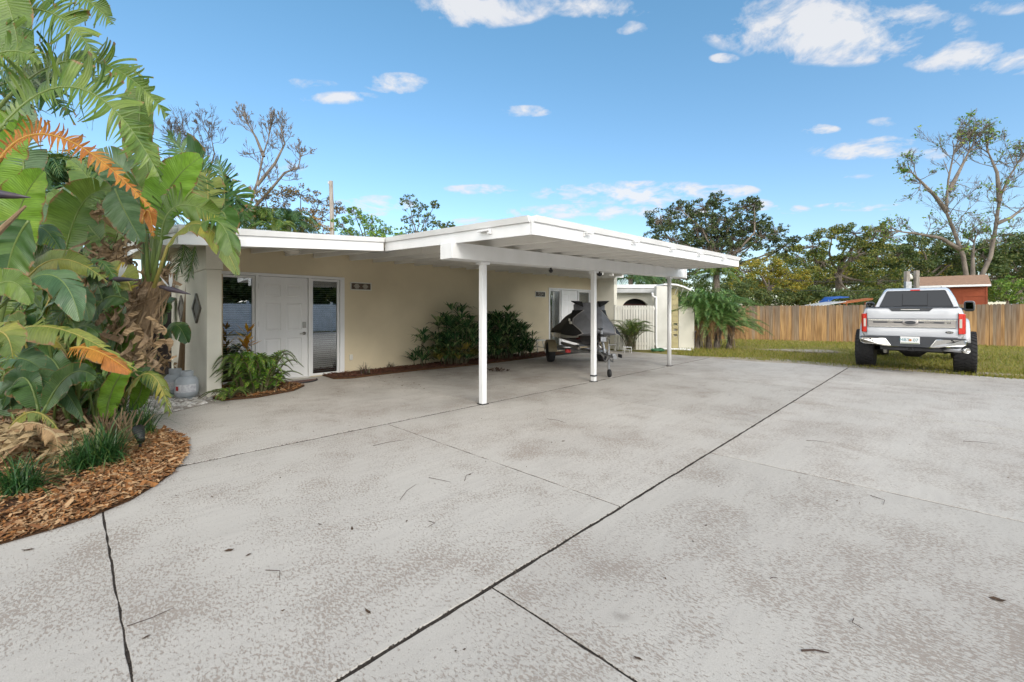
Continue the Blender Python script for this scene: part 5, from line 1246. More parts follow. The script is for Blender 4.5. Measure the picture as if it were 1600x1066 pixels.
# ================================================================ PLANTS
def orient(T_, hint):
    T_ = T_.normalized(); S = T_.cross(hint)
    if S.length < 1e-4: S = T_.orthogonal()
    S.normalize(); return T_, S, S.cross(T_)
def bez(p0, p1, p2, p3, u):
    a = (1 - u); return p0 * a ** 3 + p1 * 3 * a * a * u + p2 * 3 * a * u * u + p3 * u ** 3
def broad_leaf(root, pts, W, m, tear=.5, hint=V((0, 0, 1)), droop=.15, pet=None, pr_=.014, fold=.25, n=36, ang=(.25, .9), local=False, raggedness=.2):
    """banana-like blade on a midrib through the given points; torn into strips by 'tear'"""
    pts = [V(p) for p in pts]
    if len(pts) == 3:
        a, m_, c = pts; q = (m_ - a * .25 - c * .25) * 2; P0, P1, P2, P3 = a, a.lerp(q, .667), c.lerp(q, .667), c
    else: P0, P1, P2, P3 = pts
    mb = MB(); mb.uv = []
    path = [bez(P0, P1, P2, P3, k / n) for k in range(n + 1)]
    Lg = sum((path[i + 1] - path[i]).length for i in range(n))
    def width(u): return W * (math.sin(PI * min(1, max(0, u)) ** .72) ** .55 if 0 < u < 1 else 0.0) 
    across = 5
    for s in (-1, 1):
        k = 0
        while k < n:
            g_ = 1 if random.random() < tear * .85 or tear > .98 else random.randint(1, 3) if random.random() < tear else random.randint(5, 12)
            if tear <= .03: g_ = n
            g_ = min(g_, n - k); torn = tear > .03
            dro = random.gauss(0, .35) * tear if torn else 0; sweep = random.gauss(0, .10) * tear
            shrink = 1 - (random.random() * raggedness * tear)
            cols = []
            for c in range(g_ + 1):
                u = (k + c) / n; u_ = min(.998, max(.002, u))
                p = path[k + c]; T_ = (bez(P0, P1, P2, P3, min(1, u_ + .01)) - bez(P0, P1, P2, P3, max(0, u_ - .01))); T_, S, Nn = orient(T_, hint)
                wd = max(width(u_), W * .06) * shrink
                a_ = ang[0] + (ang[1] - ang[0]) * u ** 1.5 + sweep
                colp = []
                for r_ in range(across + 1):
                    f_ = r_ / across
                    d = S * s * math.cos(a_) + T_ * math.sin(a_)
                    off = d * wd * f_ + Nn * (fold * wd * f_) - V((0, 0, 1)) * (droop * wd * f_ * f_ * (1 + abs(dro))) + Nn * (dro * wd * f_ * f_)
                    off = off + Nn * (wd * .07 * f_ * math.sin(u * 31 + s * 1.7 + W * 40)) 
                    # strips pinch toward their ends when torn
                    if torn and g_ <= 4:
                        mid_u = (k + g_ / 2) / n; pinch = .85 * f_ ** 1.3
                        pm = bez(P0, P1, P2, P3, mid_u); off = off + (pm - p) * pinch
                    colp.append((p + off, u, f_))
                cols.append(colp)
            b0 = len(mb.v)
            for cp_ in cols:
                for (q, u, f_) in cp_: mb.v.append(tuple(q)); mb.uv.append((u, f_))
            w_ = across + 1
            for c in range(g_):
                for r_ in range(across): mb.f.append((b0 + c * w_ + r_, b0 + (c + 1) * w_ + r_, b0 + (c + 1) * w_ + r_ + 1, b0 + c * w_ + r_ + 1))
            k += g_
    # midrib
    b0 = len(mb.v); mb.tube(path[::3] + ([path[-1]] if (n % 3) else []), [max(.0025, pr_ * .8 * (1 - .85 * i / (n / 3))) for i in range(len(path[::3]) + (1 if n % 3 else 0))], 5); mb.uv += [(.5, .0)] * (len(mb.v) - b0)
    if pet is not None:
        pet = [V(p) for p in pet] + [P0, path[2]]
        b0 = len(mb.v); mb.tube(pet, [pr_ * 1.5] * (len(pet) - 2) + [pr_, pr_ * .8], 7); mb.uv += [(.5, .0)] * (len(mb.v) - b0)
    o = mb.build('leaf', m, None, smooth=True)
    o.parent = root
    if not local: o.matrix_parent_inverse = Matrix.Translation(-root.location)
    return o
def shag_trunk(root, pts, rad, nstrip, m, spread=.10, lens=(.15, .4), name='trunk'):
    b = MB(); b.uv = None
    b.tube(pts, rad, 10)
    P_ = [V(p) for p in pts]
    for k in range(nstrip):
        u = random.random() * (len(P_) - 1); i = min(len(P_) - 2, int(u)); t_ = u - i; p = P_[i].lerp(P_[i + 1], t_); r_ = rad[i] * (1 - t_) + rad[i + 1] * t_
        ax = (P_[i + 1] - P_[i]).normalized(); a = random.uniform(0, 2 * PI); o1 = ax.orthogonal().normalized(); o2 = ax.cross(o1); rd = o1 * math.cos(a) + o2 * math.sin(a); tn = ax.cross(rd)
        ln = random.uniform(*lens); w_ = random.uniform(.008, .03); sgn = random.choice((1, 1, -1)); flare = random.uniform(0, spread)
        q0 = p + rd * (r_ * .9); q1 = p + rd * (r_ + .015 + flare * .35) + ax * ln * .5 * sgn; q2 = p + rd * (r_ + flare) + ax * ln * sgn - V((0, 0, flare * random.uniform(0, 1.2)))
        tw = tn * w_; tw2 = (tn * math.cos(1.0) + rd * math.sin(random.uniform(-1, 1))) * w_ * .7
        b.add([q0 - tw, q0 + tw, q1 + tw2, q1 - tw2, q2 + tw * .2, q2 - tw * .2], [(0, 1, 2, 3), (3, 2, 4, 5)])
    return wpart(b, name, m, root)
def dead_curl(b, p, size, n=10):
    """crumpled hanging dead leaf bits"""
    p = V(p)
    for k in range(n):
        q = p + V([random.gauss(0, size * .25) for _ in range(3)]); w_ = random.uniform(.015, .05); a = random.uniform(0, PI); cur = []
        d = V((random.gauss(0, .5), random.gauss(0, .5), -1)).normalized(); sd_ = d.cross(V((math.cos(a), math.sin(a), .2))).normalized(); ln = random.uniform(.1, .4) * size * 2
        ph = random.uniform(0, 6)
        for i in range(6):
            f_ = i / 5; sv = (sd_ * math.cos(ph + f_ * 2.5) + d.cross(sd_) * math.sin(ph + f_ * 2.5)) * w_ * (1 - .6 * f_)
            c = q + d * ln * f_ + V((math.sin(f_ * 5 + ph), math.cos(f_ * 4 + ph), 0)) * .03
            cur += [c - sv, c + sv]
        b.add(cur, [(2 * i, 2 * i + 1, 2 * i + 3, 2 * i + 2) for i in range(5)])
def crane_flower(root, p, d, ln, up=V((0, 0, 1)), pet=3):
    p = V(p); d = V(d).normalized()
    b = MB(); b.tube([p, p + d * ln * .35, p + d * ln * .7, p + d * ln], [ln * .05, ln * .09, ln * .055, .003], 8)
    f = wpart(b, 'flower', M['spathe'], root, smooth=True)
    b = MB()
    for k in range(pet):
        dd = (up + d * random.uniform(-.6, .5) + V((random.uniform(-.4, .4), random.uniform(-.4, .4), 0))).normalized(); q = p + d * ln * .35; s_ = dd.cross(d).normalized() * ln * .05
        b.add([q - s_ * .4, q + s_ * .4, q + dd * ln * .3 + s_, q + dd * ln * .3 - s_, q + dd * ln * .55], [(0, 1, 2, 3), (3, 2, 4)])
    wsub(b, 'petal', M['petal'], f)

TC = -fw                                     # toward camera, horizontal
UP = V((0, 0, 1))
H1 = (UP + TC * .6).normalized(); H2 = (UP * .35 + TC).normalized(); H3 = (TC + UP * .1 + rt * .3).normalized(); H4 = (TC - rt * .4 + UP * .2).normalized()
def LF(root, pp, d, W, m, tear, hint, pet=None, **k):
    pts = [at(*(q if len(q) == 3 else (q[0], q[1], d))) for q in pp]
    pe = [at(*(q if len(q) == 3 else (q[0], q[1], d))) for q in pet] if pet else None
    return broad_leaf(root, pts, W, M[m], tear, hint, pet=pe, **k)

# plant A: tall giant bird of paradise rooted just outside the left edge, leaves arching in overhead
rA = gnd(-150, 760); pa = empty('bird_of_paradise', (rA.x, rA.y, .05), label='tallest broad leaved plant at the left edge, torn leaves arching overhead', cat='plant', group='white bird of paradise plants')
LF(pa, [(-60, -120), (10, 0), (28, 110)], 3.5, .20, 'bop', .12, H3, droop=.0)
LF(pa, [(10, 20), (90, 25), (152, 95)], 3.6, .30, 'bop', .95, H2, droop=.3, n=40)
LF(pa, [(50, -25), (125, -5), (176, 38)], 3.7, .20, 'bop', .95, H2, droop=.3)
LF(pa, [(15, 150), (140, 95), (262, 182)], 3.7, .28, 'bop', .85, H2, pet=[(-120, 420), (-60, 230)], n=46, droop=.2)
LF(pa, [(0, 202), (130, 140), (254, 285)], 3.4, .30, 'bop', .92, H2, pet=[(-150, 480), (-80, 260)], n=50, droop=.1)
LF(pa, [(0, 250), (95, 215), (240, 330)], 3.3, .145, 'boporange', 1.0, H2, pet=[(-120, 480), (-60, 290)], n=46, raggedness=.35)
LF(pa, [(-30, 95), (25, 80), (62, 100)], 3.3, .16, 'bop', .9, H2)
LF(pa, [(-40, 170), (30, 128), (110, 180)], 3.8, .26, 'bopdark', .95, H2, n=40)
LF(pa, [(20, 190), (60, 130), (120, 120)], 4.0, .24, 'bop', .9, H2)
LF(pa, [(-20, 130), (20, 110), (60, 150)], 3.9, .26, 'bopdark', .8, H2)
LF(pa, [(60, 130), (105, 108), (160, 130)], 4.3, .20, 'bopdark', .9, H2)
LF(pa, [(222, 120), (218, 200), (226, 235)], 4.4, .16, 'bop', .25, H3, pet=[(150, 130), (200, 105)])
LF(pa, [(-20, 320), (10, 230), (40, 180)], 3.9, .22, 'boplight', .2, H3)
LF(pa, [(40, 290), (30, 200), (20, 160)], 4.6, .25, 'bopblue', .3, H3)
LF(pa, [(20, 420), (30, 330), (68, 268)], 3.9, .22, 'boplight', .08, H3, pet=[(-10, 600), (0, 500)])
LF(pa, [(45, 345), (20, 390), (8, 450)], 3.6, .20, 'bopdark', .12, H3)
LF(pa, [(-30, 470), (15, 440), (50, 475)], 3.4, .13, 'bop', .1, H2)
LF(pa, [(5, 475), (80, 430), (125, 500)], 3.6, .17, 'bopblue', .3, H1, pet=[(-100, 640), (-50, 520)], droop=.4)
LF(pa, [(-20, 560), (70, 510), (215, 580)], 3.5, .14, 'bopyel', .8, H1, pet=[(-90, 640)], droop=.4, n=30, raggedness=.6)
LF(pa, [(110, 545), (150, 548), (205, 582)], 3.45, .12, 'boporange', .7, H1, droop=.6, raggedness=.6)
LF(pa, [(-30, 585), (20, 560), (62, 575)], 3.5, .16, 'bopblue', .3, H1)
LF(pa, [(-30, 530), (5, 520), (20, 560)], 3.1, .12, 'bopyel', .3, H1)
crane_flower(pa, at(-40, 300, 3.1), (rt * 1.0 + V((0, 0, -.1))), .40)
b = MB(); b.uv = None
for (a, c, e_) in (((-150, 760), (-120, 420), (-60, 230)), ((-160, 760), (-140, 480), (-90, 250)), ((-130, 780), (-80, 560), (10, 420)), ((-140, 780), (-100, 620), (-30, 520))):
    b.tube([at(*a, 3.6), at(*c, 3.6), at(*e_, 3.6)], [.05, .03, .02], 8)
wpart(b, 'petioles', M['petiole'], pa, smooth=True)
b = MB(); b.tube([at(-5, 365, 3.0), at(40, 322, 3.0)], [.02, .008], 6); wpart(b, 'dry_stalk', M['hemp'], pa)

# plant B: leaning shaggy trunk in the middle of the clump
tb = gnd(155, 655, .05); pbp = empty('bird_of_paradise', (tb.x, tb.y, .05), label='broad leaved plant with a leaning shaggy brown trunk beside the wing wall', cat='plant', group='white bird of paradise plants')
dB = (tb - V((0, 0, CAMH))).dot(fw)
tp = [at(150, 668, dB), at(168, 620, dB), at(196, 560, dB - .05), at(222, 500, dB - .1), at(238, 455, dB - .1), at(243, 430, dB - .1)]
shag_trunk(pbp, tp, [.17, .15, .15, .14, .12, .08], 260, M['hemp'], spread=.13)
b = MB()
for (x1, y1) in ((222, 372), (238, 365), (248, 375), (262, 385), (230, 350)):
    b.tube([at(228 + random.uniform(-4, 4), 500, dB - .1), at((232 + x1) / 2, 440, dB - .12), at(x1, y1, dB - .12)], [.045, .032, .02], 8)
wpart(b, 'petioles', M['petiole'], pbp, smooth=True)
LF(pbp, [(246, 352), (268, 290), (313, 246)], 4.9, .25, 'boplight', .0, H3, pet=[(238, 430), (240, 390)], fold=.1, droop=.02)
LF(pbp, [(252, 378), (278, 322), (352, 345)], 4.8, .27, 'bop', .75, H2, pet=[(238, 440)], n=44)
LF(pbp, [(262, 385), (318, 352), (372, 430)], 4.7, .18, 'bopyel', .35, H1, pet=[(240, 450)], n=36, droop=.5)
LF(pbp, [(300, 362), (345, 350), (368, 428)], 4.72, .16, 'bop', .5, H1, droop=.6)
LF(pbp, [(345, 330), (352, 345), (340, 380)], 5.2, .18, 'bopdark', .2, H3)
LF(pbp, [(228, 360), (205, 320), (190, 290)], 4.9, .19, 'bopblue', .05, H3, pet=[(232, 440)])
LF(pbp, [(180, 295), (195, 330), (222, 378)], 4.7, .18, 'bopblue', .05, H3, fold=.05)
LF(pbp, [(222, 350), (232, 330), (240, 372)], 4.5, .08, 'boporange', .3, H1)
LF(pbp, [(200, 150), (225, 240), (236, 300)], 5.4, .20, 'bop', .4, H3)
LF(pbp, [(208, 300), (190, 262), (150, 240)], 5.6, .26, 'bopblue', .2, H3)
LF(pbp, [(285, 380), (285, 400), (270, 438)], 5.3, .17, 'bopdark', 1.0, H3, ang=(.9, 1.2))
LF(pbp, [(305, 385), (300, 410), (292, 440)], 5.4, .14, 'bopdark', 1.0, H3, ang=(.9, 1.2))
LF(pbp, [(262, 530), (275, 508), (293, 535)], 6.2, .16, 'bopdark', .05, H1, droop=.5)
LF(pbp, [(200, 470), (160, 470), (128, 530)], 4.7, .16, 'bopdark', .2, H2)
LF(pbp, [(205, 455), (170, 420), (100, 452)], 4.6, .15, 'bopyel', .4, H1, n=34)
LF(pbp, [(205, 640), (222, 600), (208, 565)], 4.9, .10, 'boplight', .0, H3, fold=.1)
LF(pbp, [(165, 655), (180, 600), (206, 572)], 4.4, .11, 'boplight', .05, H3, fold=.1)
LF(pbp, [(195, 620), (235, 585), (266, 650)], 4.6, .12, 'bopyel', .5, H1, droop=.7)
LF(pbp, [(180, 610), (215, 580), (245, 610)], 4.8, .14, 'bopdark', .15, H1)
LF(pbp, [(175, 560), (150, 520), (150, 480)], 5.0, .2, 'bopdark', .1, H3)
LF(pbp, [(190, 560), (185, 520), (165, 480)], 5.1, .2, 'bop', .1, H3)
crane_flower(pbp, at(168, 436, 4.5), (rt * 1.0 + V((0, 0, -.03))), .32)
crane_flower(pbp, at(250, 448, 4.7), (rt * 1.0 + V((0, 0, -.25))), .34)
b = MB(); b.uv = None
for (x, y, d, s) in ((170, 330, 4.9, .28), (150, 385, 4.9, .3), (180, 400, 5.0, .35), (200, 410, 5.0, .35), (140, 420, 4.9, .25), (175, 460, 4.8, .3), (195, 500, 4.9, .4), (210, 380, 5.0, .3), (205, 450, 5.1, .4), (185, 540, 4.9, .4), (255, 430, 4.9, .2), (232, 560, 4.8, .25), (240, 520, 4.9, .3)): dead_curl(b, at(x, y, d), s, 14)
wpart(b, 'dead_leaves', M['hemp'], pbp)
# plant C: second trunk just behind
tc_ = gnd(100, 640, .05); pc = empty('bird_of_paradise', (tc_.x, tc_.y, .05), label='broad leaved plant behind the leaning one, with hanging dead brown leaves', cat='plant', group='white bird of paradise plants')
dC = (tc_ - V((0, 0, CAMH))).dot(fw)
shag_trunk(pc, [at(100, 640, dC), at(120, 560, dC), at(150, 470, dC), at(172, 400, dC), at(180, 330, dC)], [.16, .15, .14, .13, .06], 240, M['hemp'], spread=.16)
for sp in ([(175, 390), (130, 330), (170, 298)], [(165, 400), (120, 340), (80, 300)], [(180, 380), (210, 300), (250, 265)], [(170, 380), (150, 300), (110, 250)], [(160, 420), (90, 380), (60, 420)]):
    LF(pc, sp, dC - random.uniform(0, .5), .24, random.choice(('bop', 'bopdark', 'bop')), random.uniform(.3, .8), random.choice((H2, H3)), n=36)
LF(pc, [(98, 415), (128, 320), (172, 300)], 5.0, .26, 'bop', .6, H3, n=40)
LF(pc, [(30, 400), (60, 355), (100, 402)], 4.2, .15, 'bopblue', .25, H1, droop=.5)
LF(pc, [(40, 440), (95, 405), (168, 440)], 4.0, .13, 'bopyel', .5, H2, n=30)
LF(pc, [(35, 430), (70, 410), (100, 470)], 4.3, .20, 'bop', .4, H2)
LF(pc, [(60, 500), (110, 455), (140, 500)], 4.4, .16, 'bopblue', .2, H1, droop=.4)
# traveller-like fans seen beyond, right of the top leaves
pd_ = empty('bird_of_paradise', (*at(290, 600, 8.2).xy, .05), label='dark green torn leaved plant rising behind the pale upright leaf near the roof corner', cat='plant', group='white bird of paradise plants')
for sp, W in (([(320, 345), (300, 265), (262, 212)], .5), ([(335, 350), (318, 280), (300, 228)], .45), ([(350, 360), (350, 290), (340, 250)], .35), ([(330, 350), (362, 305), (382, 345)], .4), ([(300, 340), (280, 290), (258, 262)], .45), ([(345, 345), (370, 330), (385, 370)], .3)):
    LF(pd_, sp, 7.6 + random.uniform(-.5, .5), W, 'bopdark', .95, H3, n=34, ang=(.5, 1.0))
LF(pd_, [(320, 345), (325, 300), (318, 270)], 7.0, .3, 'bopyel', .6, H3)
b = MB()
for x in (285, 300, 315): b.tube([at(x, 600, 8.2), at(x + 12, 450, 8.1), at(x + 18, 345, 8.0)], [.10, .07, .03], 8)
wpart(b, 'trunk', M['hemp'], pd_, smooth=True)
# plant E..: low suckers filling the clump
fill = [('low broad leaved sucker with glossy bent leaves at the near left of the bed', (40, 690), 4.1, [((30, 640), (75, 592), (132, 660), 'bopblue', .14, .15), ((60, 640), (35, 590), (2, 640), 'bopdark', .16, .2), ((70, 640), (110, 585), (150, 590), 'bopdark', .13, .1), ((20, 650), (0, 610), (-30, 640), 'bopblue', .16, .3), ((50, 650), (90, 620), (60, 590), 'bopdark', .15, .1)]),
        ('dense broad leaved sucker of dark leaves in the middle of the bed', (110, 660), 4.9, [((100, 640), (130, 560), (180, 560), 'bopdark', .17, .1), ((110, 640), (80, 560), (30, 570), 'bopdark', .18, .2), ((120, 640), (150, 600), (190, 620), 'bop', .13, .1), ((115, 640), (112, 560), (105, 500), 'bop', .2, .1), ((120, 640), (160, 580), (178, 520), 'bopdark', .18, .1), ((90, 640), (60, 540), (60, 490), 'bopdark', .2, .2), ((130, 650), (160, 612), (215, 600), 'bopdark', .12, .1)]),
        ('broad leaved sucker with dark leaves at the back of the bed under the orange leaf', (20, 640), 5.3, [((20, 620), (10, 520), (60, 440), 'bopdark', .25, .2), ((30, 620), (70, 500), (110, 440), 'bop', .25, .3), ((10, 620), (-20, 500), (-20, 420), 'bopdark', .25, .2), ((40, 620), (100, 520), (160, 510), 'bopdark', .22, .2), ((40, 620), (60, 540), (120, 560), 'bopdark', .2, .2), ((20, 600), (50, 470), (20, 390), 'bop', .25, .2)])]
for lab, (bx, by), d, lv in fill:
    q = gnd(bx, by, .05); r_ = empty('bird_of_paradise', (q.x, q.y, .05), label=lab, cat='plant', group='white bird of paradise plants')
    for (a, m_, c, mt, W, tr) in lv: LF(r_, [a, m_, c], d + random.uniform(-.15, .15), W, mt, tr, random.choice((H1, H2, H3)), pet=[(bx + random.uniform(-8, 8), by)], droop=.25)
    b = MB(); dead = [dead_curl(b, at(bx + random.uniform(-35, 35), by - random.uniform(0, 50), d + .1), .3, 14) for _ in range(6)]
    wpart(b, 'dead_leaves', M['hemp'], r_)
# random back filling plants
for i, (x, y, d, lab) in enumerate(((60, 620, 6.6, 'broad leaved plant deep in the clump left of the dark fence panel'), (150, 610, 7.2, 'broad leaved plant in front of the dark fence panel'), (-40, 640, 5.8, 'broad leaved plant half out of view at the far left of the bed'), (240, 585, 8.6, 'broad leaved plant in the shade beside the wing wall'))):
    q = at(x, y, d); r_ = empty('bird_of_paradise', (q.x, q.y, .05), label=lab, cat='plant', group='white bird of paradise plants')
    for k in range(15 if i < 3 else 5):
        hx = x + random.uniform(-70, 70); hy = random.uniform(300, 560) if i < 3 else random.uniform(470, 560); dd = d + random.uniform(-.5, .5)
        if i == 3: hx = min(hx, 262); 
        mid = ((x + hx) / 2 + random.uniform(-12, 12), hy + random.uniform(10, 40)); tip = (hx + random.uniform(-50, 50) * (1 if i < 3 else .3), hy - random.uniform(-40, 55)) 
        LF(r_, [mid, (hx, hy - 15), tip], dd, random.uniform(.16, .26), random.choice(('bop', 'bopdark', 'bopdark', 'bopblue')), random.choice((.1, .3, .8)), random.choice((H1, H2, H3, H4)), pet=[(x + random.uniform(-8, 8), y)])
    b = MB(); [dead_curl(b, at(x + random.uniform(-40, 40), random.uniform(420, 620), d), .35, 16) for _ in range(7)]; wpart(b, 'dead_leaves', M['hemp'], r_)
for k in range(46):
    x = random.uniform(-10, 215); y = random.uniform(395, 650); 
    if x > 150 and y < 560: x = random.uniform(100, 165)
    r0_ = pa if x < 50 else pc if x < 120 else pbp; dd = random.uniform(4.3, 5.3); a_ = random.uniform(-.6, PI + .6); ln = random.uniform(38, 80)
    tip = (x + math.cos(a_) * ln, y - math.sin(a_) * ln * .5 + random.uniform(5, 35)); 
    LF(r0_, [(x, y), ((x + tip[0]) / 2 + random.uniform(-6, 6), min(y, tip[1]) - random.uniform(6, 20)), tip], dd, random.uniform(.07, .13), random.choice(('bop', 'bop', 'bopdark', 'bopdark', 'bopblue', 'boplight', 'bopyel')), random.choice((.05, .2, .6, .9)), random.choice((H1, H2, H3, H4)), pet=[(x + random.uniform(-15, 15), y + random.uniform(30, 70))], n=24, droop=random.uniform(.1, .5), pr_=.009)
# heaps of dead leaves at the foot
q = gnd(60, 690, .05); r_ = empty('dead_leaf_heap', (q.x, q.y, .04), label='crumpled tan and yellow dead leaves drooping onto the mulch at the near left', cat='dead leaves')
LF(r_, [(10, 676), (60, 662), (114, 700)], 3.75, .07, 'boptan', .9, H2, droop=.9, raggedness=.8)
LF(r_, [(15, 670), (60, 645), (108, 698)], 3.8, .06, 'bopyel', .6, H2, droop=.7, raggedness=.8)
LF(r_, [(70, 670), (90, 690), (80, 735)], 3.7, .08, 'boptan', .5, H1, droop=.5)
LF(r_, [(40, 690), (20, 700), (0, 720)], 3.7, .10, 'boptan', .5, H1, droop=.5)
b = MB()
for k in range(34): dead_curl(b, at(random.uniform(-10, 140), random.uniform(665, 740), random.uniform(3.7, 4.1)), .18, 7)
wpart(b, 'crumpled_leaves', M['boptan'], r_)
b = MB()
for k in range(70):
    x, y = random.uniform(150, 205), random.uniform(640, 700); p = at(x, y, 4.35); d = V((random.gauss(.15, .35), random.gauss(-.1, .35), 1)).normalized(); s_ = d.orthogonal().normalized() * random.uniform(.006, .018); ln = random.uniform(.12, .38)
    base = V((p.x, p.y, .05)) ; b.add([base - s_, base + s_, base + d * ln + s_ * .5, base + d * ln - s_ * .5], [(0, 1, 2, 3)])
q = V((.25, 5.75, .05)); r_ = empty('cut_stalks', q, label='upright dry brown leaf stalks at the foot of the leaning trunk', cat='stalks')
wpart(b, 'stalks', M['hemp'], r_)
# landscape spotlights
def bed_light(px, py, ang, lab):
    q = gnd(px, py + 14, .05); r_ = empty('garden_spotlight', (q.x, q.y, .04), ang, label=lab, cat='spotlight', group='garden spotlights in the mulch')
    b = MB(); b.tube([(0, 0, 0), (0, 0, .09)], .012, 8); part(b, 'stake', M['blk'], r_)
    b = MB(); b.tube([(.05, 0, .10), (-.03, 0, .15), (-.09, 0, .19)], [.028, .042, .05], 14); part(b, 'lamp_head', M['blk'], r_, smooth=True)
    b = MB(); b.tube([(-.09, 0, .19), (-.10, 0, .197)], [.044, .044], 14); part(b, 'lens', M['truckglass'], r_)
bed_light(219, 688, -1.5, 'black garden spotlight in the mulch in front of the second grass tuft')
bed_light(181, 645, 1.5, 'dark green garden spotlight half hidden behind the upright dry stalks')

def tuft(px, py, n, ln, lab, d=None, mt='liriope', grp='liriope tufts in the bed', name='liriope'):
    q = gnd(px, py, .05); b = MB()
    for k in range(n):
        a = random.uniform(0, 2 * PI); l_ = ln * random.uniform(.9, 1.75); out = random.uniform(.45, 1.35); w_ = random.uniform(.004, .008)
        base = V((q.x + random.gauss(0, .05), q.y + random.gauss(0, .05), .03)); dr_ = V((math.cos(a), math.sin(a), 0)); sd_ = V((-dr_.y, dr_.x, 0)) * w_; pr2 = []
        for i in range(6):
            f_ = i / 5; c = base + dr_ * l_ * out * f_ ** 1.2 * .62 + V((0, 0, .01 + l_ * (1.25 - .25 * out) * (f_ - out * .66 * f_ * f_)))
            pr2 += [c - sd_ * (1 - .85 * f_), c + sd_ * (1 - .85 * f_)]
        b.add(pr2, [(2 * i, 2 * i + 1, 2 * i + 3, 2 * i + 2) for i in range(5)])
    o = b.build(name, M[mt]); tag(o, lab, 'grass tuft', grp); return o
tuft(165, 725, 330, .34, 'dark green grass tuft nearest the mulch edge, left of the first joint')
tuft(215, 678, 260, .34, 'dark green grass tuft beside the black garden spotlight')
tuft(30, 770, 300, .26, 'grass tuft nearest the bottom left corner of the bed')
tuft(125, 735, 150, .30, 'thin grass tuft between the two fuller ones on the mulch')
tuft(185, 655, 150, .30, 'grass tuft behind the spotlight at the foot of the stalks')
tuft(570, 583, 60, .22, 'small dark spiky plant by the wall right of the plaque', mt='brom', grp='dark spiky plants along the wall', name='bromeliad')
tuft(612, 573, 30, .14, 'tiny dark spiky plant just left of the fan palms', mt='brom', grp='dark spiky plants along the wall', name='bromeliad')

# pinnate frond
def frond(b, p0, p1, p2, ln, n=34, w_=.012, sag=.35, vee=.3, stem=None, start=.12):
    P0, P1, P2 = V(p0), V(p1), V(p2)
    q = (P1 - P0 * .25 - P2 * .25) * 2
    f = lambda u: P0 * (1 - u) ** 2 + q * 2 * u * (1 - u) + P2 * u * u
    for k in range(n):
        u = start + (1 - start) * k / (n - 1); p = f(u); T_ = (f(min(1, u + .02)) - f(max(0, u - .02))).normalized(); S = T_.cross(UP)
        S = S.normalized() if S.length > 1e-3 else V((1, 0, 0)); Nn = S.cross(T_)
        l_ = ln * math.sin(PI * (.12 + .83 * u) ** .8) ** .7 * random.uniform(.85, 1.1)
        for s in (-1, 1):
            a_ = .5 + .55 * u + random.uniform(-.1, .1); d = (S * s * math.cos(a_) + T_ * math.sin(a_) + Nn * vee).normalized(); wd = T_ * w_
            m1 = p + d * l_ * .5 - UP * sag * l_ * .12; e = p + d * l_ - UP * sag * l_ * random.uniform(.5, 1)
            b.add([p - wd * .4, p + wd * .4, m1 + wd, m1 - wd, e], [(0, 1, 2, 3), (3, 2, 4)])
    if stem is not None: stem.tube([f(i / 7) for i in range(8)], [.012 * (1 - .8 * i / 7) + .002 for i in range(8)], 5)

# entry shrub: cardboard palm fronds
q = V((2.2, 8.1, .03)); r_ = empty('cardboard_palm', q, label='low bright green feathery shrub at the foot of the wing wall by the near door', cat='shrub')
b = MB(); stm = MB()
for k in range(95):
    a = random.uniform(0, 2 * PI); l_ = random.uniform(.25, .58); h_ = random.uniform(.10, .56); c = q + V((random.gauss(0, .14), random.gauss(0, .10), 0))
    d = V((math.cos(a), math.sin(a) * .7, 0)); frond(b, c, c + d * l_ * .45 + UP * h_ * 1.1, c + d * l_ + UP * (h_ * .85), .12, 22, .012, .25, .25, stm)
wpart(b, 'foliage', M['fern'], r_); wpart(stm, 'stem', M['stemdark'], r_)
q = V((1.75, 7.75, .02)); r_ = empty('low_fern', q, label='small trailing fern beside the gas bottles', cat='fern'); b = MB(); stm = MB()
for k in range(16):
    a = random.uniform(0, 2 * PI); l_ = random.uniform(.2, .42); d = V((math.cos(a), math.sin(a), 0)); frond(b, q, q + d * l_ * .5 + UP * .14, q + d * l_ + UP * .06, .07, 15, .01, .2, .2, stm)
wpart(b, 'foliage', M['fern'], r_); wpart(stm, 'stem', M['stemdark'], r_)
q = V((2.2, 8.62, .03)); r_ = empty('croton', q, label='yellow orange leaved croton rising behind the green shrub by the near door', cat='shrub'); b = MB(); stm = MB()
for k in range(26):
    a = random.uniform(0, 2 * PI); z_ = random.uniform(.45, .98); c = q + UP * z_; l_ = random.uniform(.16, .30); d = V((math.cos(a), math.sin(a), random.uniform(.3, 1.2))).normalized(); s_ = d.cross(UP).normalized() * .028
    b.add([c, c + d * l_ * .5 + s_, c + d * l_, c + d * l_ * .5 - s_], [(0, 1, 2, 3)])
for k in range(30):
    a = random.uniform(0, 2 * PI); z_ = random.uniform(.1, .45); c = q + V((math.cos(a), math.sin(a), 0)) * .1 + UP * z_; l_ = .16; d = V((math.cos(a), math.sin(a), .2)); s_ = d.cross(UP).normalized() * .035
    b.add([c, c + d * l_ * .5 + s_, c + d * l_, c + d * l_ * .5 - s_], [(0, 1, 2, 3)])
stm.tube([q, q + UP * .5, q + UP * .95], [.014, .01, .004], 6)
wpart(b, 'foliage', M['croton'], r_); wpart(stm, 'stem', M['stemdark'], r_)

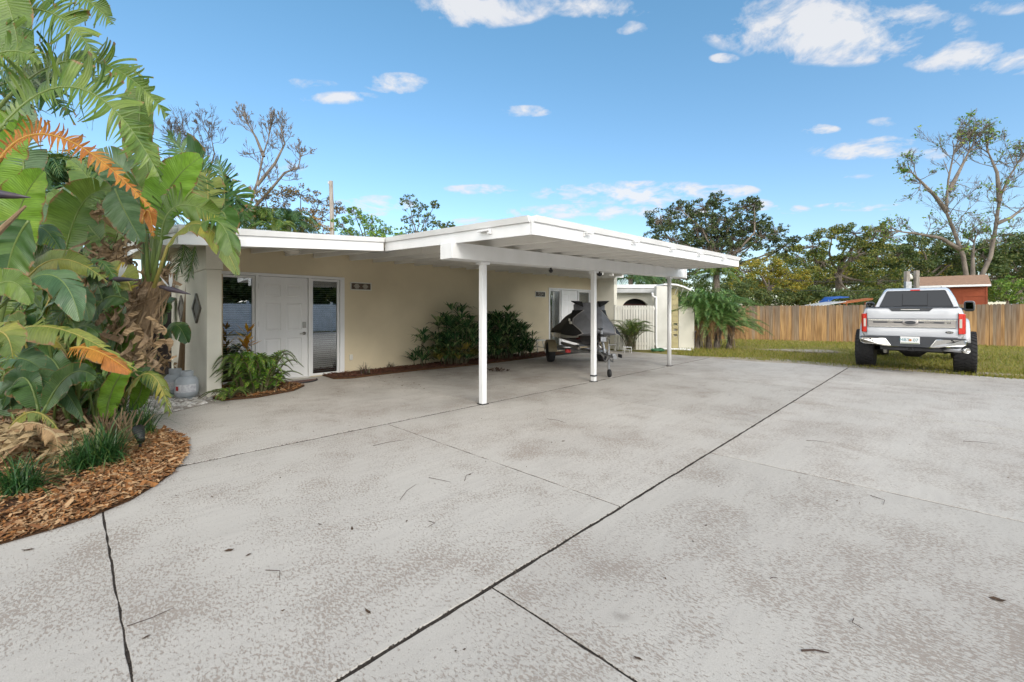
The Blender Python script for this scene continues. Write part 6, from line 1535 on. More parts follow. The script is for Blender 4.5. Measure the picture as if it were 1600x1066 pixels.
# fan palms (rhapis) by the wall
def rhapis(cx, cy, sx, sy, ht, n, lab, yellow=0):
    q = V((cx, cy, .03)); r_ = empty('fan_palm', q, label=lab, cat='shrub', group='dark fan palms along the beige wall'); b = MB(); stm = MB(); by_ = MB()
    for k in range(n):
        ph = random.uniform(0, 2 * PI); rr_ = random.uniform(.1, 1) ** .6; x = cx + math.cos(ph) * sx * rr_; y = min(9.1, cy + math.sin(ph) * sy * rr_)
        z_ = random.uniform(.12, 1) * ht * (1 - .38 * rr_ ** 2); z_ = max(.16, z_ - .1)
        rad = random.uniform(.26, .40); az_ = math.atan2(y - cy - .15, x - cx) + random.gauss(0, .5)
        out = V((math.cos(az_), math.sin(az_), 0)); c = V((x, y, z_)); side = V((-out.y, out.x, 0)); tilt = random.uniform(.3, 1.3)
        tgt = by_ if (yellow and z_ < .42 and random.random() < yellow) else b
        nb_ = random.randint(8, 11)
        for j in range(nb_):
            a2 = (j / (nb_ - 1) - .5) * 4.2; d = (out * math.cos(a2) + side * math.sin(a2) + UP * tilt).normalized(); l_ = rad * random.uniform(.9, 1.25)
            wv_ = d.cross(UP).normalized() * .019 if abs(d.z) < .98 else side * .019
            m1 = c + d * l_ * .35; m2 = c + d * l_ * .7 - UP * l_ * .06; e = c + d * l_ - UP * l_ * random.uniform(.12, .38)
            for q_ in (m1, m2, e): q_.y = min(q_.y, 9.26)
            tgt.add([c, m1 + wv_, m1 - wv_, m2 + wv_ * .95, m2 - wv_ * .95, e + wv_ * .35, e - wv_ * .35], [(0, 1, 2), (2, 1, 3, 4), (4, 3, 5, 6)])
        if k % 4 == 0: stm.tube([(x * .7 + cx * .3, min(y + .05, 9.2), .0), (x, y, z_)], [.013, .009], 5)
    wpart(b, 'foliage', M['rhapis'], r_); wpart(stm, 'canes', M['stemdark'], r_)
    if yellow: wpart(by_, 'yellowed_fronds', M['rhapisyel'], r_)
rhapis(6.95, 8.80, .62, .36, 1.60, 175, 'larger dark fan palm clump under the eave, left of the near white post', .5)
rhapis(8.50, 8.78, .62, .36, 1.52, 175, 'dark fan palm clump behind the near white post', .05)
rhapis(9.35, 8.80, .38, .34, 1.15, 70, 'smallest dark fan palm clump, beside the bench')
rhapis(6.0, 8.95, .20, .2, 1.0, 14, 'small outlying fan palm with arching stems at the left end of the row')
# date palm clump by the lawn
q = V((16.25, 5.95, -.02)); r_ = empty('pygmy_date_palm', q, label='bushy glossy green palm clump with short brown trunks at the corner of the lawn', cat='palm tree')
heads = [(V((15.95, 6.2, .85)), 1.45, 64), (V((16.5, 5.75, .95)), 1.5, 70), (V((16.2, 6.0, 1.2)), 1.3, 52), (V((16.8, 5.4, .8)), 1.25, 40)]
b = MB(); stm = MB(); tr_ = MB(); dry = MB()
for (hc, L_, n_) in heads:
    for k in range(n_):
        a = 2 * PI * k / n_ * 2.618 + random.uniform(-.2, .2); e_ = random.uniform(-.25, 1.25); l_ = L_ * 1.1 * random.uniform(.75, 1.05); d = V((math.cos(a), math.sin(a), 0))
        p1 = hc + d * l_ * .48 * math.cos(e_ * .75) + UP * l_ * .60 * math.sin(e_ + .18); p2 = hc + d * l_ * math.cos(e_ * .8) * .95 + UP * (l_ * .80 * math.sin(e_) - l_ * random.uniform(.06, .26))
        frond(b, hc, p1, p2, .20, 34, .011, .12, .45, stm)
    for k in range(13):
        a = random.uniform(0, 2 * PI); d = V((math.cos(a), math.sin(a), 0)); frond(dry, hc - UP * .1, hc + d * .35 - UP * .15, hc + d * .5 - UP * .85, .2, 18, .009, .8, .0)
    q0 = V((hc.x + random.uniform(-.1, .1), hc.y + random.uniform(-.1, .1), -.03)); tr_.tube([q0, q0.lerp(hc, .5) + V((.03, .02, 0)), hc], [.11, .09, .10], 9)
wpart(b, 'foliage', M['palmgloss'], r_); wpart(stm, 'frond_ribs', M['petiole'], r_); wpart(dry, 'dry_fronds', M['palmdry'], r_)
b = tr_
for k in range(220):
    a = random.uniform(0, 2 * PI); hc = random.choice(heads)[0]; x, y = hc.x + .11 * math.cos(a), hc.y + .11 * math.sin(a); z_ = random.uniform(0, .9)
    b.add([(x - .02, y, z_), (x + .02, y, z_), (x + .02 + random.uniform(-.03, .03), y + .02, z_ + .25), (x - .02, y + .02, z_ + .25)], [(0, 1, 2, 3)])
wpart(tr_, 'trunk', M['bark'], r_)
# young palm at the gate
q = V((12.75, 7.25, 0)); q = gnd(985, 551); r_ = empty('young_palm', (q.x, q.y, 0), label='young yellow green palm in front of the white board gate', cat='palm tree'); q = V((q.x, q.y, 0)); b = MB(); stm = MB()
for k in range(44):
    a = random.uniform(0, 2 * PI); l_ = random.uniform(.55, .95); h_ = random.uniform(.5, 1.0); d = V((math.cos(a), math.sin(a), 0)); c = q + V((random.gauss(0, .06), random.gauss(0, .06), .1))
    frond(b, c, c + d * l_ * .3 + UP * h_ * .85, c + d * l_ * .8 + UP * h_ * .95, .20, 20, .010, .4, .4, stm, start=.35)
wpart(b, 'foliage', M['palmyoung'], r_); wpart(stm, 'frond_ribs', M['stemdark'], r_)

# ================================================================ TREES
def leaf_quads(centers, counts, radii, size, flat=.75, shell=.35):
    out = []
    for c, n_, r_ in zip(centers, counts, radii):
        d = rng.normal(size=(n_, 3)); d /= np.linalg.norm(d, axis=1)[:, None]; rad = rng.uniform(shell, 1.0, n_) ** .6
        p = np.array(c) + d * rad[:, None] * np.array(r_)
        u = rng.normal(size=(n_, 3)); u /= np.linalg.norm(u, axis=1)[:, None]; v = rng.normal(size=(n_, 3)); v -= (v * u).sum(1)[:, None] * u; v /= np.linalg.norm(v, axis=1)[:, None]
        s = size * rng.uniform(.6, 1.3, n_)[:, None]; out.append(np.stack([p - u * s, p - v * s * .5, p + u * s, p + v * s * .5], 1))
    return np.concatenate(out)
def branch(b, p0, p1, r0, r1, wob=.08, n=5, sides=6):
    p0, p1 = V(p0), V(p1); L_ = (p1 - p0).length; pts = []
    o1 = V([random.gauss(0, 1) for _ in range(3)]) * wob * L_
    for i in range(n + 1):
        f_ = i / n; pts.append(p0.lerp(p1, f_) + o1 * math.sin(PI * f_) + V([random.gauss(0, .25) for _ in range(3)]) * wob * L_ * math.sin(PI * f_) * .6)
    b.tube(pts, [r0 + (r1 - r0) * i / n for i in range(n + 1)], sides, cap=False); return pts
def clump_tree(name, lab, cat, basepx, d, fork, clumps, m, bark, tr_r, lsize, dens, group, sub_=7, small=.42, hole=.0, limb=True):
    """clumps: (px, py, half width px, half height px). Each becomes many small leaf tufts on twigs."""
    base = at(basepx, 485, d); base.z = -.05; fk = at(fork[0], fork[1], d); s = d / F_
    r_ = empty(name, (base.x, base.y, 0), label=lab, cat=cat, group=group); tb_ = MB()
    branch(tb_, base, fk, tr_r, tr_r * .75, .03, 6, 10)
    cs, ns, rs = [], [], []
    for (px, py, hw, hh) in clumps:
        dd = d + random.uniform(-1, 1) * hw * s * .7; c = at(px, py, dd)
        if limb: branch(tb_, fk, c, tr_r * .42, tr_r * .10, .10)
        for k in range(int(sub_ * 2.6)):
            t_ = V([random.gauss(0, 1) for _ in range(3)]).normalized() * random.uniform(.35, 1) ** .5
            e = c + rt * (t_.x * hw * s) + fw * (t_.y * hw * s * .8) + UP * (t_.z * hh * s)
            if limb: branch(tb_, c, e, tr_r * .10, tr_r * .03, .12, 3, 4)
            rr = small * .66 * (hw + hh) / 2 * s * random.uniform(.55, 1.25)
            cs.append(tuple(e)); rs.append((rr, rr, rr * .72)); ns.append(max(10, int(dens * 3.4 * rr * rr / (lsize * lsize * .6))))
    wpart(tb_, 'trunk', bark, r_, smooth=True)
    P_ = leaf_quads(cs, ns, rs, lsize * .62); fast_quads('crown', P_, m, r_)
    return r_
TG = 'trees beyond the back fence'
clump_tree('live_oak', 'big dark open crowned oak rising behind the right end of the carport', 'tree', 1122, 36, (1120, 420),
           [(1030, 345, 26, 22), (1050, 375, 34, 26), (1060, 325, 18, 14), (1100, 325, 26, 20), (1120, 312, 20, 12), (1090, 360, 32, 24), (1135, 345, 30, 22), (1165, 325, 24, 16), (1178, 318, 14, 14), (1160, 360, 36, 24), (1190, 372, 30, 22), (1210, 362, 24, 16), (1222, 385, 22, 14), (1080, 340, 24, 18), (1115, 350, 26, 18), (1145, 375, 28, 18), (1085, 385, 30, 18), (1180, 350, 24, 16), (1045, 345, 20, 16), (1120, 370, 30, 16), (1110, 390, 36, 20), (1060, 400, 40, 22), (1020, 380, 20, 18), (1150, 395, 36, 20), (1010, 430, 30, 18), (1060, 435, 36, 18), (1240, 375, 12, 8)],
           M['oak'], M['bark'], .30, .15, 1.9, TG, sub_=16, small=.31)
clump_tree('yellowing_tree', 'round yellow green tree behind the left end of the board fence', 'tree', 1200, 27, (1200, 455),
           [(1165, 425, 24, 20), (1195, 420, 26, 18), (1230, 425, 24, 20), (1250, 440, 20, 18), (1160, 450, 24, 20), (1200, 450, 30, 22), (1235, 458, 26, 20), (1175, 470, 28, 12), (1255, 466, 20, 12)], M['yellowtree'], M['bark'], .18, .10, 2.2, TG, sub_=9, small=.5)
clump_tree('broadleaf_tree', 'tall olive green tree just right of the yellow green one', 'tree', 1310, 34, (1310, 430),
           [(1270, 385, 24, 18), (1300, 370, 28, 18), (1335, 365, 28, 16), (1365, 372, 24, 18), (1380, 360, 12, 12), (1285, 410, 30, 20), (1330, 400, 34, 22), (1370, 400, 30, 20), (1270, 440, 30, 24), (1320, 440, 34, 26), (1370, 440, 34, 26), (1265, 465, 28, 16), (1345, 465, 34, 16)], M['greentree'], M['bark'], .3, .14, 2.0, TG, sub_=9, small=.46)
clump_tree('broadleaf_tree', 'dark green tree between the olive tree and the big bare limbed one', 'tree', 1440, 38, (1440, 440),
           [(1400, 400, 28, 18), (1430, 385, 30, 18), (1465, 380, 28, 18), (1420, 425, 36, 24), (1470, 415, 36, 24), (1400, 445, 34, 20), (1450, 450, 40, 22), (1495, 400, 26, 22), (1500, 440, 30, 22)], M['darktree'], M['bark'], .3, .15, 2.0, TG, sub_=9, small=.5)
clump_tree('broadleaf_tree', 'dark green tree filling the right edge behind the red shed', 'tree', 1590, 36, (1590, 440),
           [(1535, 400, 28, 22), (1570, 385, 30, 20), (1610, 380, 34, 22), (1545, 435, 34, 22), (1590, 425, 36, 24), (1640, 410, 40, 26), (1600, 455, 40, 20), (1530, 455, 30, 18)], M['darktree'], M['bark'], .3, .15, 2.0, TG, sub_=9, small=.5)
clump_tree('broadleaf_tree', 'distant olive green tree filling the gap between the oak and the tall olive tree', 'tree', 1250, 48, (1250, 450),
           [(1215, 405, 24, 14), (1245, 400, 24, 16), (1225, 430, 30, 20), (1265, 425, 30, 20), (1240, 455, 34, 18), (1190, 445, 30, 18), (1160, 440, 30, 18), (1280, 455, 30, 18)], M['greentree'], M['bark'], .3, .17, 2.0, TG, sub_=9, small=.5)
clump_tree('broadleaf_tree', 'distant yellowish tree behind the gap right of the tall olive tree', 'tree', 1395, 48, (1395, 450),
           [(1355, 395, 28, 18), (1390, 400, 28, 18), (1425, 405, 28, 18), (1370, 430, 36, 22), (1415, 435, 36, 22), (1455, 425, 30, 22), (1390, 460, 50, 16), (1330, 440, 34, 22), (1300, 430, 30, 20)], M['yellowtree'], M['bark'], .3, .17, 2.0, TG, sub_=9, small=.5)
clump_tree('broadleaf_tree', 'distant green tree low behind the trunks of the nearly bare tree', 'tree', 1540, 48, (1540, 450),
           [(1490, 405, 28, 18), (1520, 400, 30, 20), (1555, 410, 30, 20), (1500, 435, 36, 22), (1550, 440, 36, 22), (1590, 400, 30, 20), (1610, 435, 36, 24), (1520, 460, 50, 14)], M['greentree'], M['bark'], .3, .17, 2.0, TG, sub_=9, small=.5)
# lower hedge masses to close gaps near the fence top
clump_tree('hedge', 'low dark green hedge showing above the fence left of the truck', 'hedge', 1280, 26, (1280, 478),
           [(x, 466, 24, 16) for x in range(1180, 1420, 24)], M['darktree'], M['bark'], .08, .09, 1.9, TG, sub_=7, small=.55, limb=False)
clump_tree('hedge', 'dark green hedge between the outbuilding and the date palm clump, under the oak', 'hedge', 1080, 25, (1080, 478),
           [(x, 452 + (x % 3) * 6, 22, 20) for x in range(1030, 1180, 18)], M['darktree'], M['bark'], .08, .09, 1.9, TG, sub_=8, small=.55, limb=False)
clump_tree('leafy_shrub', 'bright green shrub behind the fence at the right edge beside the red shed', 'shrub', 1575, 21, (1575, 470),
           [(1560, 450, 14, 12), (1580, 442, 16, 12), (1600, 450, 18, 14), (1565, 466, 18, 10), (1595, 468, 20, 10)], M['brighttree'], M['bark'], .06, .07, 2.0, TG, sub_=8, small=.5)
# palms behind the outbuilding
def back_palm(px, py, d, L_, n_, m, lab, trunk=True):
    hc = at(px, py, d); r_ = empty('palm_tree', (hc.x, hc.y, 0), label=lab, cat='palm tree', group='palms beyond the roofs'); b = MB(); stm = MB(); t2 = MB()
    for k in range(n_):
        a = random.uniform(0, 2 * PI); e_ = random.uniform(-.2, 1.3); l_ = L_ * random.uniform(.8, 1.1); dd = V((math.cos(a), math.sin(a), 0))
        frond(b, hc, hc + dd * l_ * .5 * math.cos(e_ * .7) + UP * l_ * .45 * math.sin(e_), hc + dd * l_ * .95 * math.cos(e_ * .7) + UP * l_ * (.5 * math.sin(e_) - .3), L_ * .28, 24, .02, .7, .15, stm)
    t2.tube([(hc.x, hc.y, -.05), (hc.x + .1, hc.y, hc.z * .5), hc], [.16, .13, .12], 8)
    wpart(b, 'foliage', m, r_); wpart(stm, 'frond_ribs', M['petiole'], r_); wpart(t2, 'trunk', M['bark'], r_, smooth=True)
back_palm(985, 436, 24, 1.9, 34, M['palm'], 'dark palm crown showing above the outbuilding roof')
back_palm(1020, 444, 27, 1.8, 26, M['palm'], 'dark palm crown right of the first one behind the far post')
back_palm(1120, 430, 21, 1.3, 26, M['palmyoung'], 'upright light green palm behind the pygmy date palm clump')
# --- behind the house, left
HG = 'trees behind the house'
clump_tree('brownish_tree', 'thin brownish tree between the bare tree and the utility pole', 'tree', 450, 27, (450, 380),
           [(415, 310, 24, 16), (440, 300, 26, 14), (470, 305, 26, 16), (500, 315, 22, 16), (525, 325, 16, 14), (400, 330, 24, 16), (450, 330, 30, 18), (490, 340, 26, 16)], M['browntree'], M['greybark'], .16, .11, 1.1, HG, sub_=8, small=.42)
clump_tree('orange_tree', 'small orange leaved tree just over the roof edge left of the utility pole', 'tree', 490, 19, (490, 385),
           [(478, 352, 14, 12), (495, 348, 14, 10), (505, 360, 12, 10), (470, 365, 12, 8)], M['orangetree'], M['greybark'], .08, .07, 1.6, HG, sub_=8, small=.5)
clump_tree('green_tree', 'bright green leafy tree over the roof edge right of the utility pole', 'tree', 570, 20, (570, 390),
           [(535, 352, 16, 14), (560, 340, 18, 12), (580, 350, 18, 12), (605, 358, 16, 10), (550, 366, 18, 10), (590, 368, 20, 8), (625, 368, 10, 6), (552, 330, 10, 8)], M['brighttree'], M['greybark'], .1, .085, 1.7, HG, sub_=9, small=.46)
clump_tree('dark_leaved_tree', 'upright dark leaved tree over the roof edge left of the carport roof peak', 'tree', 650, 22, (650, 385),
           [(638, 315, 14, 12), (655, 325, 14, 10), (640, 340, 18, 14), (665, 345, 18, 12), (685, 352, 14, 8), (700, 352, 10, 6), (680, 320, 8, 8), (640, 362, 16, 10), (665, 365, 20, 8)], M['darktree'], M['greybark'], .1, .10, 1.15, HG, sub_=8, small=.40)
back_palm(395, 350, 17, 1.5, 26, M['palmyoung'], 'light green palm crown over the roof edge nearest the bird of paradise')
back_palm(450, 352, 17.5, 1.5, 26, M['palm'], 'green palm crown over the roof edge below the bare tree')
back_palm(430, 362, 16, 1.1, 18, M['palmyoung'], 'small palm crown tucked between the two larger ones over the roof edge')
clump_tree('small_leaved_tree', 'airy small leaved tree seen through the gaps left of the orange leaf', 'tree', 90, 13, (90, 330),
           [(60, 255, 26, 18), (95, 245, 26, 16), (125, 262, 24, 16), (150, 285, 20, 14), (60, 290, 30, 16), (100, 290, 30, 16)], M['brighttree'], M['greybark'], .07, .05, .7, HG, sub_=8, small=.45)
back_palm(60, 300, 9.5, 1.5, 30, M['palm'], 'feathery palm crown seen low behind the broad leaves at far left')
back_palm(110, 290, 10.5, 1.6, 30, M['palmyoung'], 'feathery light palm crown behind the broad leaves left of the trunk')
back_palm(190, 320, 10, 1.4, 26, M['palm'], 'feathery palm crown behind the blue green leaf by the trunk')
back_palm(150, 340, 9, 1.3, 26, M['palm'], 'lower feathery palm crown in the middle of the left clump')

def bare_tree(name, lab, basepx, d, stems, m, r0, seed, leaves=None, lm=None, lsize=.1, levels=4, grp=HG, kmin=3, up=.35, ratio=.64, spread=.75):
    random.seed(seed); base = at(basepx, 485, d); base.z = -.05; r_ = empty(name, (base.x, base.y, 0), label=lab, cat='tree', group=grp); b = MB(); tips = []
    def grow(p, dr_, ln, r__, lv):
        n_ = 5; pts = [p]; q = p; dd = dr_.copy(); r__ = max(r__, .0105)
        for i in range(n_):
            dd = (dd + V([random.gauss(0, .13) for _ in range(3)]) + UP * up * .06).normalized(); q = q + dd * ln / n_; pts.append(q)
        rr = r__ * .62
        b.tube(pts, [r__ + (rr - r__) * i / n_ for i in range(n_ + 1)], 7 if lv > 2 else 4, cap=False)
        if lv <= 1: tips.append(q)
        if lv == 0: return
        for k in range(kmin if lv > 1 else kmin + 1):
            j = random.randint(2, n_); a = random.uniform(0, 2 * PI); o1 = dd.orthogonal().normalized(); o2 = dd.cross(o1); nd = (dd + (o1 * math.cos(a) + o2 * math.sin(a)) * random.uniform(.4, 1.0) * spread + UP * up * .5).normalized()
            grow(pts[j], nd, ln * ratio * random.uniform(.75, 1.15), rr * random.uniform(.55, .8) if j == n_ else rr * random.uniform(.4, .65), lv - 1)
    for st in stems:
        pp = [at(*q_, d) for q_ in st]; pp[0].z = max(pp[0].z, -.05) if st[0][1] > 470 else pp[0].z
        L_ = len(pp); b.tube(pp, [r0 * (1.15 - .85 * i / (L_ - 1)) for i in range(L_)], 9, cap=False)
        dd = (pp[-1] - pp[-2]).normalized(); ln = (pp[-1] - pp[-2]).length
        for k in range(kmin + 1):
            a = random.uniform(0, 2 * PI); nd = (dd + V([random.gauss(0, .35) for _ in range(3)]) + UP * up * .3).normalized(); grow(pp[-1], nd, ln * ratio * random.uniform(.8, 1.45), r0 * .30, levels - 1)
        for i in range(1, L_ - 1):
            for k in range(4):
                nd = ((pp[i + 1] - pp[i]).normalized() * .6 + V([random.gauss(0, .6) for _ in range(3)]) + UP * .2).normalized(); grow(pp[i].lerp(pp[i + 1], random.random()), nd, ln * ratio * random.uniform(.9, 1.7), r0 * .2, levels - 2)
    wpart(b, 'trunk', m, r_, smooth=True)
    if leaves:
        sel = [t for t in tips if random.random() < leaves[0]]
        P_ = leaf_quads([tuple(t) for t in sel], [leaves[1]] * len(sel), [(leaves[2],) * 3] * len(sel), lsize, shell=.1); fast_quads('foliage', P_, lm, r_)
    return r_
bare_tree('bare_tree', 'left hand leafless tree, its grey twigs fanning out above the torn leaves', 318, 30, [[(312, 400), (312, 330), (305, 290), (300, 250)], [(312, 330), (325, 280), (335, 240), (330, 215)], [(306, 290), (280, 250), (272, 225)]], M['greybark'], .07, 11, leaves=None, levels=5, up=.5)
bare_tree('bare_tree', 'right hand leafless tree with pale forked limbs above the low roof', 385, 27, [[(380, 400), (385, 340), (402, 285), (412, 240), (420, 215)], [(402, 290), (430, 255), (445, 225), (440, 205)], [(412, 245), (400, 215), (388, 195)], [(388, 335), (420, 300), (445, 270), (466, 262), (470, 245)]], M['palebark'], .09, 5, leaves=None, levels=5, up=.5)
bare_tree('sparse_tree', 'tall nearly bare tree with pale forking limbs and few leaves behind the red shed', 1520, 27,
          [[(1512, 445), (1505, 400), (1490, 360), (1478, 330), (1482, 280), (1490, 240)], [(1480, 332), (1460, 305), (1440, 285), (1425, 270)], [(1530, 440), (1548, 400), (1555, 360), (1562, 310), (1575, 280), (1590, 255)], [(1556, 350), (1580, 340), (1605, 320)], [(1500, 390), (1470, 372), (1430, 365), (1405, 362)], [(1520, 440), (1520, 400), (1522, 380)], [(1562, 315), (1558, 270), (1545, 240)], [(1482, 300), (1500, 265), (1515, 235)]],
          M['palebark'], .115, 21, leaves=(.075, 4, .24), lm=M['brighttree'], lsize=.085, levels=5, grp=TG, up=.3, kmin=3)
random.seed(99)
# ================================================================ FAR THINGS
# red shed
shp = at(1437, 476, 21.5); sh = empty('red_shed', (shp.x, shp.y, 0), R(44.5 - 90 - 43), label='rust red wooden shed with a tan shingle roof behind the fence', cat='shed')
b = MB(); b.box(0, 2.27, 0, 2.2, 0, 2.48); part(b, 'wall', M['shedred'], sh)
for x in (0, .74, 1.48, 2.21):
    b = MB(); b.box(x, x + .06, -.015, -.001, 0, 2.5); part(b, 'batten', M['shedred'], sh)
b = MB(); b.box(0, 2.27, -.02, -.002, 2.02, 2.08); part(b, 'trim_board', M['shedred'], sh)
b = MB(); b.prismx([(-.25, 2.50), (1.1, 2.98), (2.45, 2.5), (2.45, 2.58), (1.1, 3.07), (-.25, 2.58)], -.06, 2.36); part(b, 'roof', M['shedroof'], sh)
b = MB(); b.box(-.06, 2.36, -.275, -.253, 2.47, 2.56); part(b, 'fascia', M['white'], sh)
# utility posts behind the truck
for (px, top, d, lab, lamp) in ((1417, 424, 20.5, 'short wooden service post with a meter box, left of the pair', 0), (1432, 423, 20.9, 'short wooden service post with a security lamp, right of the pair', 1)):
    q = at(px, top, d); r_ = empty('service_post', (q.x, q.y, 0), R(-45), label=lab, cat='post', group='service posts behind the truck')
    b = MB(); b.box(-.08, .08, -.08, .08, 0, q.z); part(b, 'post', M['wood'], r_, bevel=.01)
    if lamp:
        b = MB(); b.tube([(-.08, 0, q.z - .2), (-.25, 0, q.z - .12), (-.32, 0, q.z - .2)], .02, 6); part(b, 'arm', M['galv'], r_)
        b = MB(); b.lathe((-.33, 0, q.z - .42), [(.10, 0), (.12, .08), (.09, .2), (.04, .26)], 16); part(b, 'lamp_head', M['gate'], r_, smooth=True)
    else:
        b = MB(); b.box(-.22, .05, -.2, -.082, q.z - .85, q.z - .5); part(b, 'meter_box', M['galv'], r_, bevel=.01)
        b = MB(); b.tube([(-.3, -.1, q.z - .72), (-.05, -.1, q.z - .62), (.3, -.1, q.z - .72)], .015, 6); part(b, 'bracket', M['galv'], r_)
def wire(a, c, sag, lab, r_=.012):
    b = MB(); a = V(a); c = V(c); b.tube([a.lerp(c, i / 14) - UP * sag * 4 * (i / 14) * (1 - i / 14) for i in range(15)], r_, 4)
    tag(b.build('power_cable', M['trim']), lab, 'cable')
wire(at(1180, 430, 26), at(1416, 437, 20.5), .25, 'upper thin cable running left from the service posts')
wire(at(1180, 448, 26), at(1416, 450, 20.5), .2, 'lower thin cable running left from the service posts')
# blue tarp canopy and timber roof edge
q = at(1290, 472, 23); r_ = empty('tarp_canopy', (q.x, q.y, 0), R(-52), label='blue tarpaulin canopy just above the fence left of the truck', cat='canopy')
z_ = at(1290, 472, 23).z
b = MB(); b.loft([[(0, 0, z_ - .1), (.4, 0, z_ + .20), (1.15, 0, z_ + .27), (1.15, 0, z_ + .23), (.4, 0, z_ + .16), (0, 0, z_ - .14)], [(0, .8, z_ - .1), (.4, .8, z_ + .28), (1.15, .8, z_ + .33), (1.15, .8, z_ + .29), (.4, .8, z_ + .24), (0, .8, z_ - .14)]]); part(b, 'tarpaulin', M['tarp'], r_)
b = MB(); [b.tube([(x, y, 0), (x, y, z_ + .1)], .025, 6) for x in (.2, 1.1) for y in (.1, .7)]; part(b, 'pole', M['galv'], r_)
q = at(1318, 475, 22); r_ = empty('timber_lean_to', (q.x, q.y, 0), R(-50), label='orange stained timber lean to roof edge between the blue tarp and the truck', cat='lean-to'); z_ = q.z
b = MB(); b.hexa([(0, 0, z_), (1.4, 0, z_ + .2), (1.4, .5, z_ + .22), (0, .5, z_ + .02)], [(0, 0, z_ + .09), (1.4, 0, z_ + .29), (1.4, .5, z_ + .31), (0, .5, z_ + .11)]); part(b, 'roof', M['orangewood'], r_)
b = MB(); [b.tube([(x, y, 0), (x, y, z_ + .1)], .04, 6) for x in (.2, 1.3) for y in (.1, .4)]; part(b, 'post', M['orangewood'], r_)
for (px, lab) in ((1268, 'pale metal roof corner showing above the fence left of the blue tarp'), (1592, 'pale metal roof corner showing above the fence at the right edge')):
    q = at(px, 476, 21.4); r_ = empty('metal_roofed_shelter', (q.x, q.y, 0), R(-50), label=lab, cat='shelter', group='pale shelters behind the fence'); z_ = q.z
    b = MB(); b.hexa([(0, 0, z_ - .15), (1.6, 0, z_ + .12), (1.6, 1.6, z_ + .12), (0, 1.6, z_ - .15)], [(0, 0, z_ - .11), (1.6, 0, z_ + .16), (1.6, 1.6, z_ + .16), (0, 1.6, z_ - .11)]); part(b, 'roof', M['steelroof'], r_)
    b = MB(); [b.tube([(x, y, 0), (x, y, z_ - .1)], .03, 6) for x in (.2, 1.5) for y in (.1, 1.5)]; part(b, 'post', M['galv'], r_)
# utility pole behind the house
q = at(517, 283, 25); r_ = empty('utility_pole', (q.x, q.y, 0), R(-45), label='weathered grey wooden utility pole rising behind the low roof', cat='utility pole')
b = MB(); b.tube([(.25, 0, 0), (0, 0, q.z)], [.15, .11], 10); part(b, 'pole', M['wood'], r_, smooth=True)
b = MB(); b.box(-.14, -.02, -.08, .08, q.z - .18, q.z - .05); part(b, 'insulator', M['galv'], r_)
wire(at(516, 345, 25), at(430, 331, 28), .2, 'sagging cable left of the utility pole', .015)
b = MB(); b.tube([at(500, 332, 25), at(488, 372, 24)], .015, 5); tag(b.build('guy_wire', M['galv']), 'slanting guy wire beside the utility pole', 'cable')
# dark neighbour fence panel behind the left plants
q = at(-160, 600, 9.0); q2 = at(262, 600, 9.4); v_ = (q2 - q); r_ = empty('dark_fence', (q.x, q.y, 0), math.atan2(v_.y, v_.x), label='dark brown board fence glimpsed behind the broad leaved plants', cat='fence')
L_ = v_.xy.length; b = MB(); x = 0
while x < L_: b.box(x, x + .14, 0, .02, 0, 2.05); x += .145
part(b, 'boards', M['neigh'], r_); b = MB(); b.box(0, L_, .022, .06, 1.7, 1.8); b.box(0, L_, .022, .06, .3, .4); part(b, 'rail', M['neigh'], r_)
# across the street, seen reflected in the windows: white vinyl fence and trees
r_ = empty('white_vinyl_fence', (-12, -9.5, 0), 0, label='white vinyl panel fence across the drive, mirrored in the window glass', cat='fence')
b = MB(); [b.box(x * .15, x * .15 + .145, 0, .03, .05, 1.75) for x in range(240)]; part(b, 'panel', M['vinyl'], r_)
for k in range(16): b = MB(); b.box(k * 2.4 - .06, k * 2.4 + .06, -.05, .07, 0, 1.9); part(b, 'post', M['vinyl'], r_)
for i, (x, y, h_) in enumerate(((-4, -14, 3.4), (1, -13, 3.2), (6, -15, 3.8), (11, -14, 3.3), (-9, -13, 3.4), (16, -15, 3.6), (22, -14, 3.5), (-16, -2, 6), (-14, 6, 5))):
    r_ = empty('broadleaf_tree', (x, y, 0), label='dark green tree across the drive behind the camera, %s' % ('mirrored in the near sidelite', 'left of the slim one', 'tallest in the row', 'mirrored in the far sidelite', 'by the fence end', 'beyond the row', 'at the end of the row', 'beside the street', 'behind the near bed')[i], cat='tree', group='trees across the drive'); b = MB()
    branch(b, (x, y, -.05), (x, y, h_ * .6), .16, .1, .04, 5, 8); cs = [(x + random.gauss(0, 1.7), y + random.gauss(0, 1.0), h_ * random.uniform(.28, 1.35)) for _ in range(60)]
    for c in cs[:10]: branch(b, (x, y, h_ * .5), c, .05, .02)
    wpart(b, 'trunk', M['bark'], r_); fast_quads('crown', leaf_quads(cs, [150] * 60, [(1.0, 1.0, .8)] * 60, .19), M['darktree'], r_)

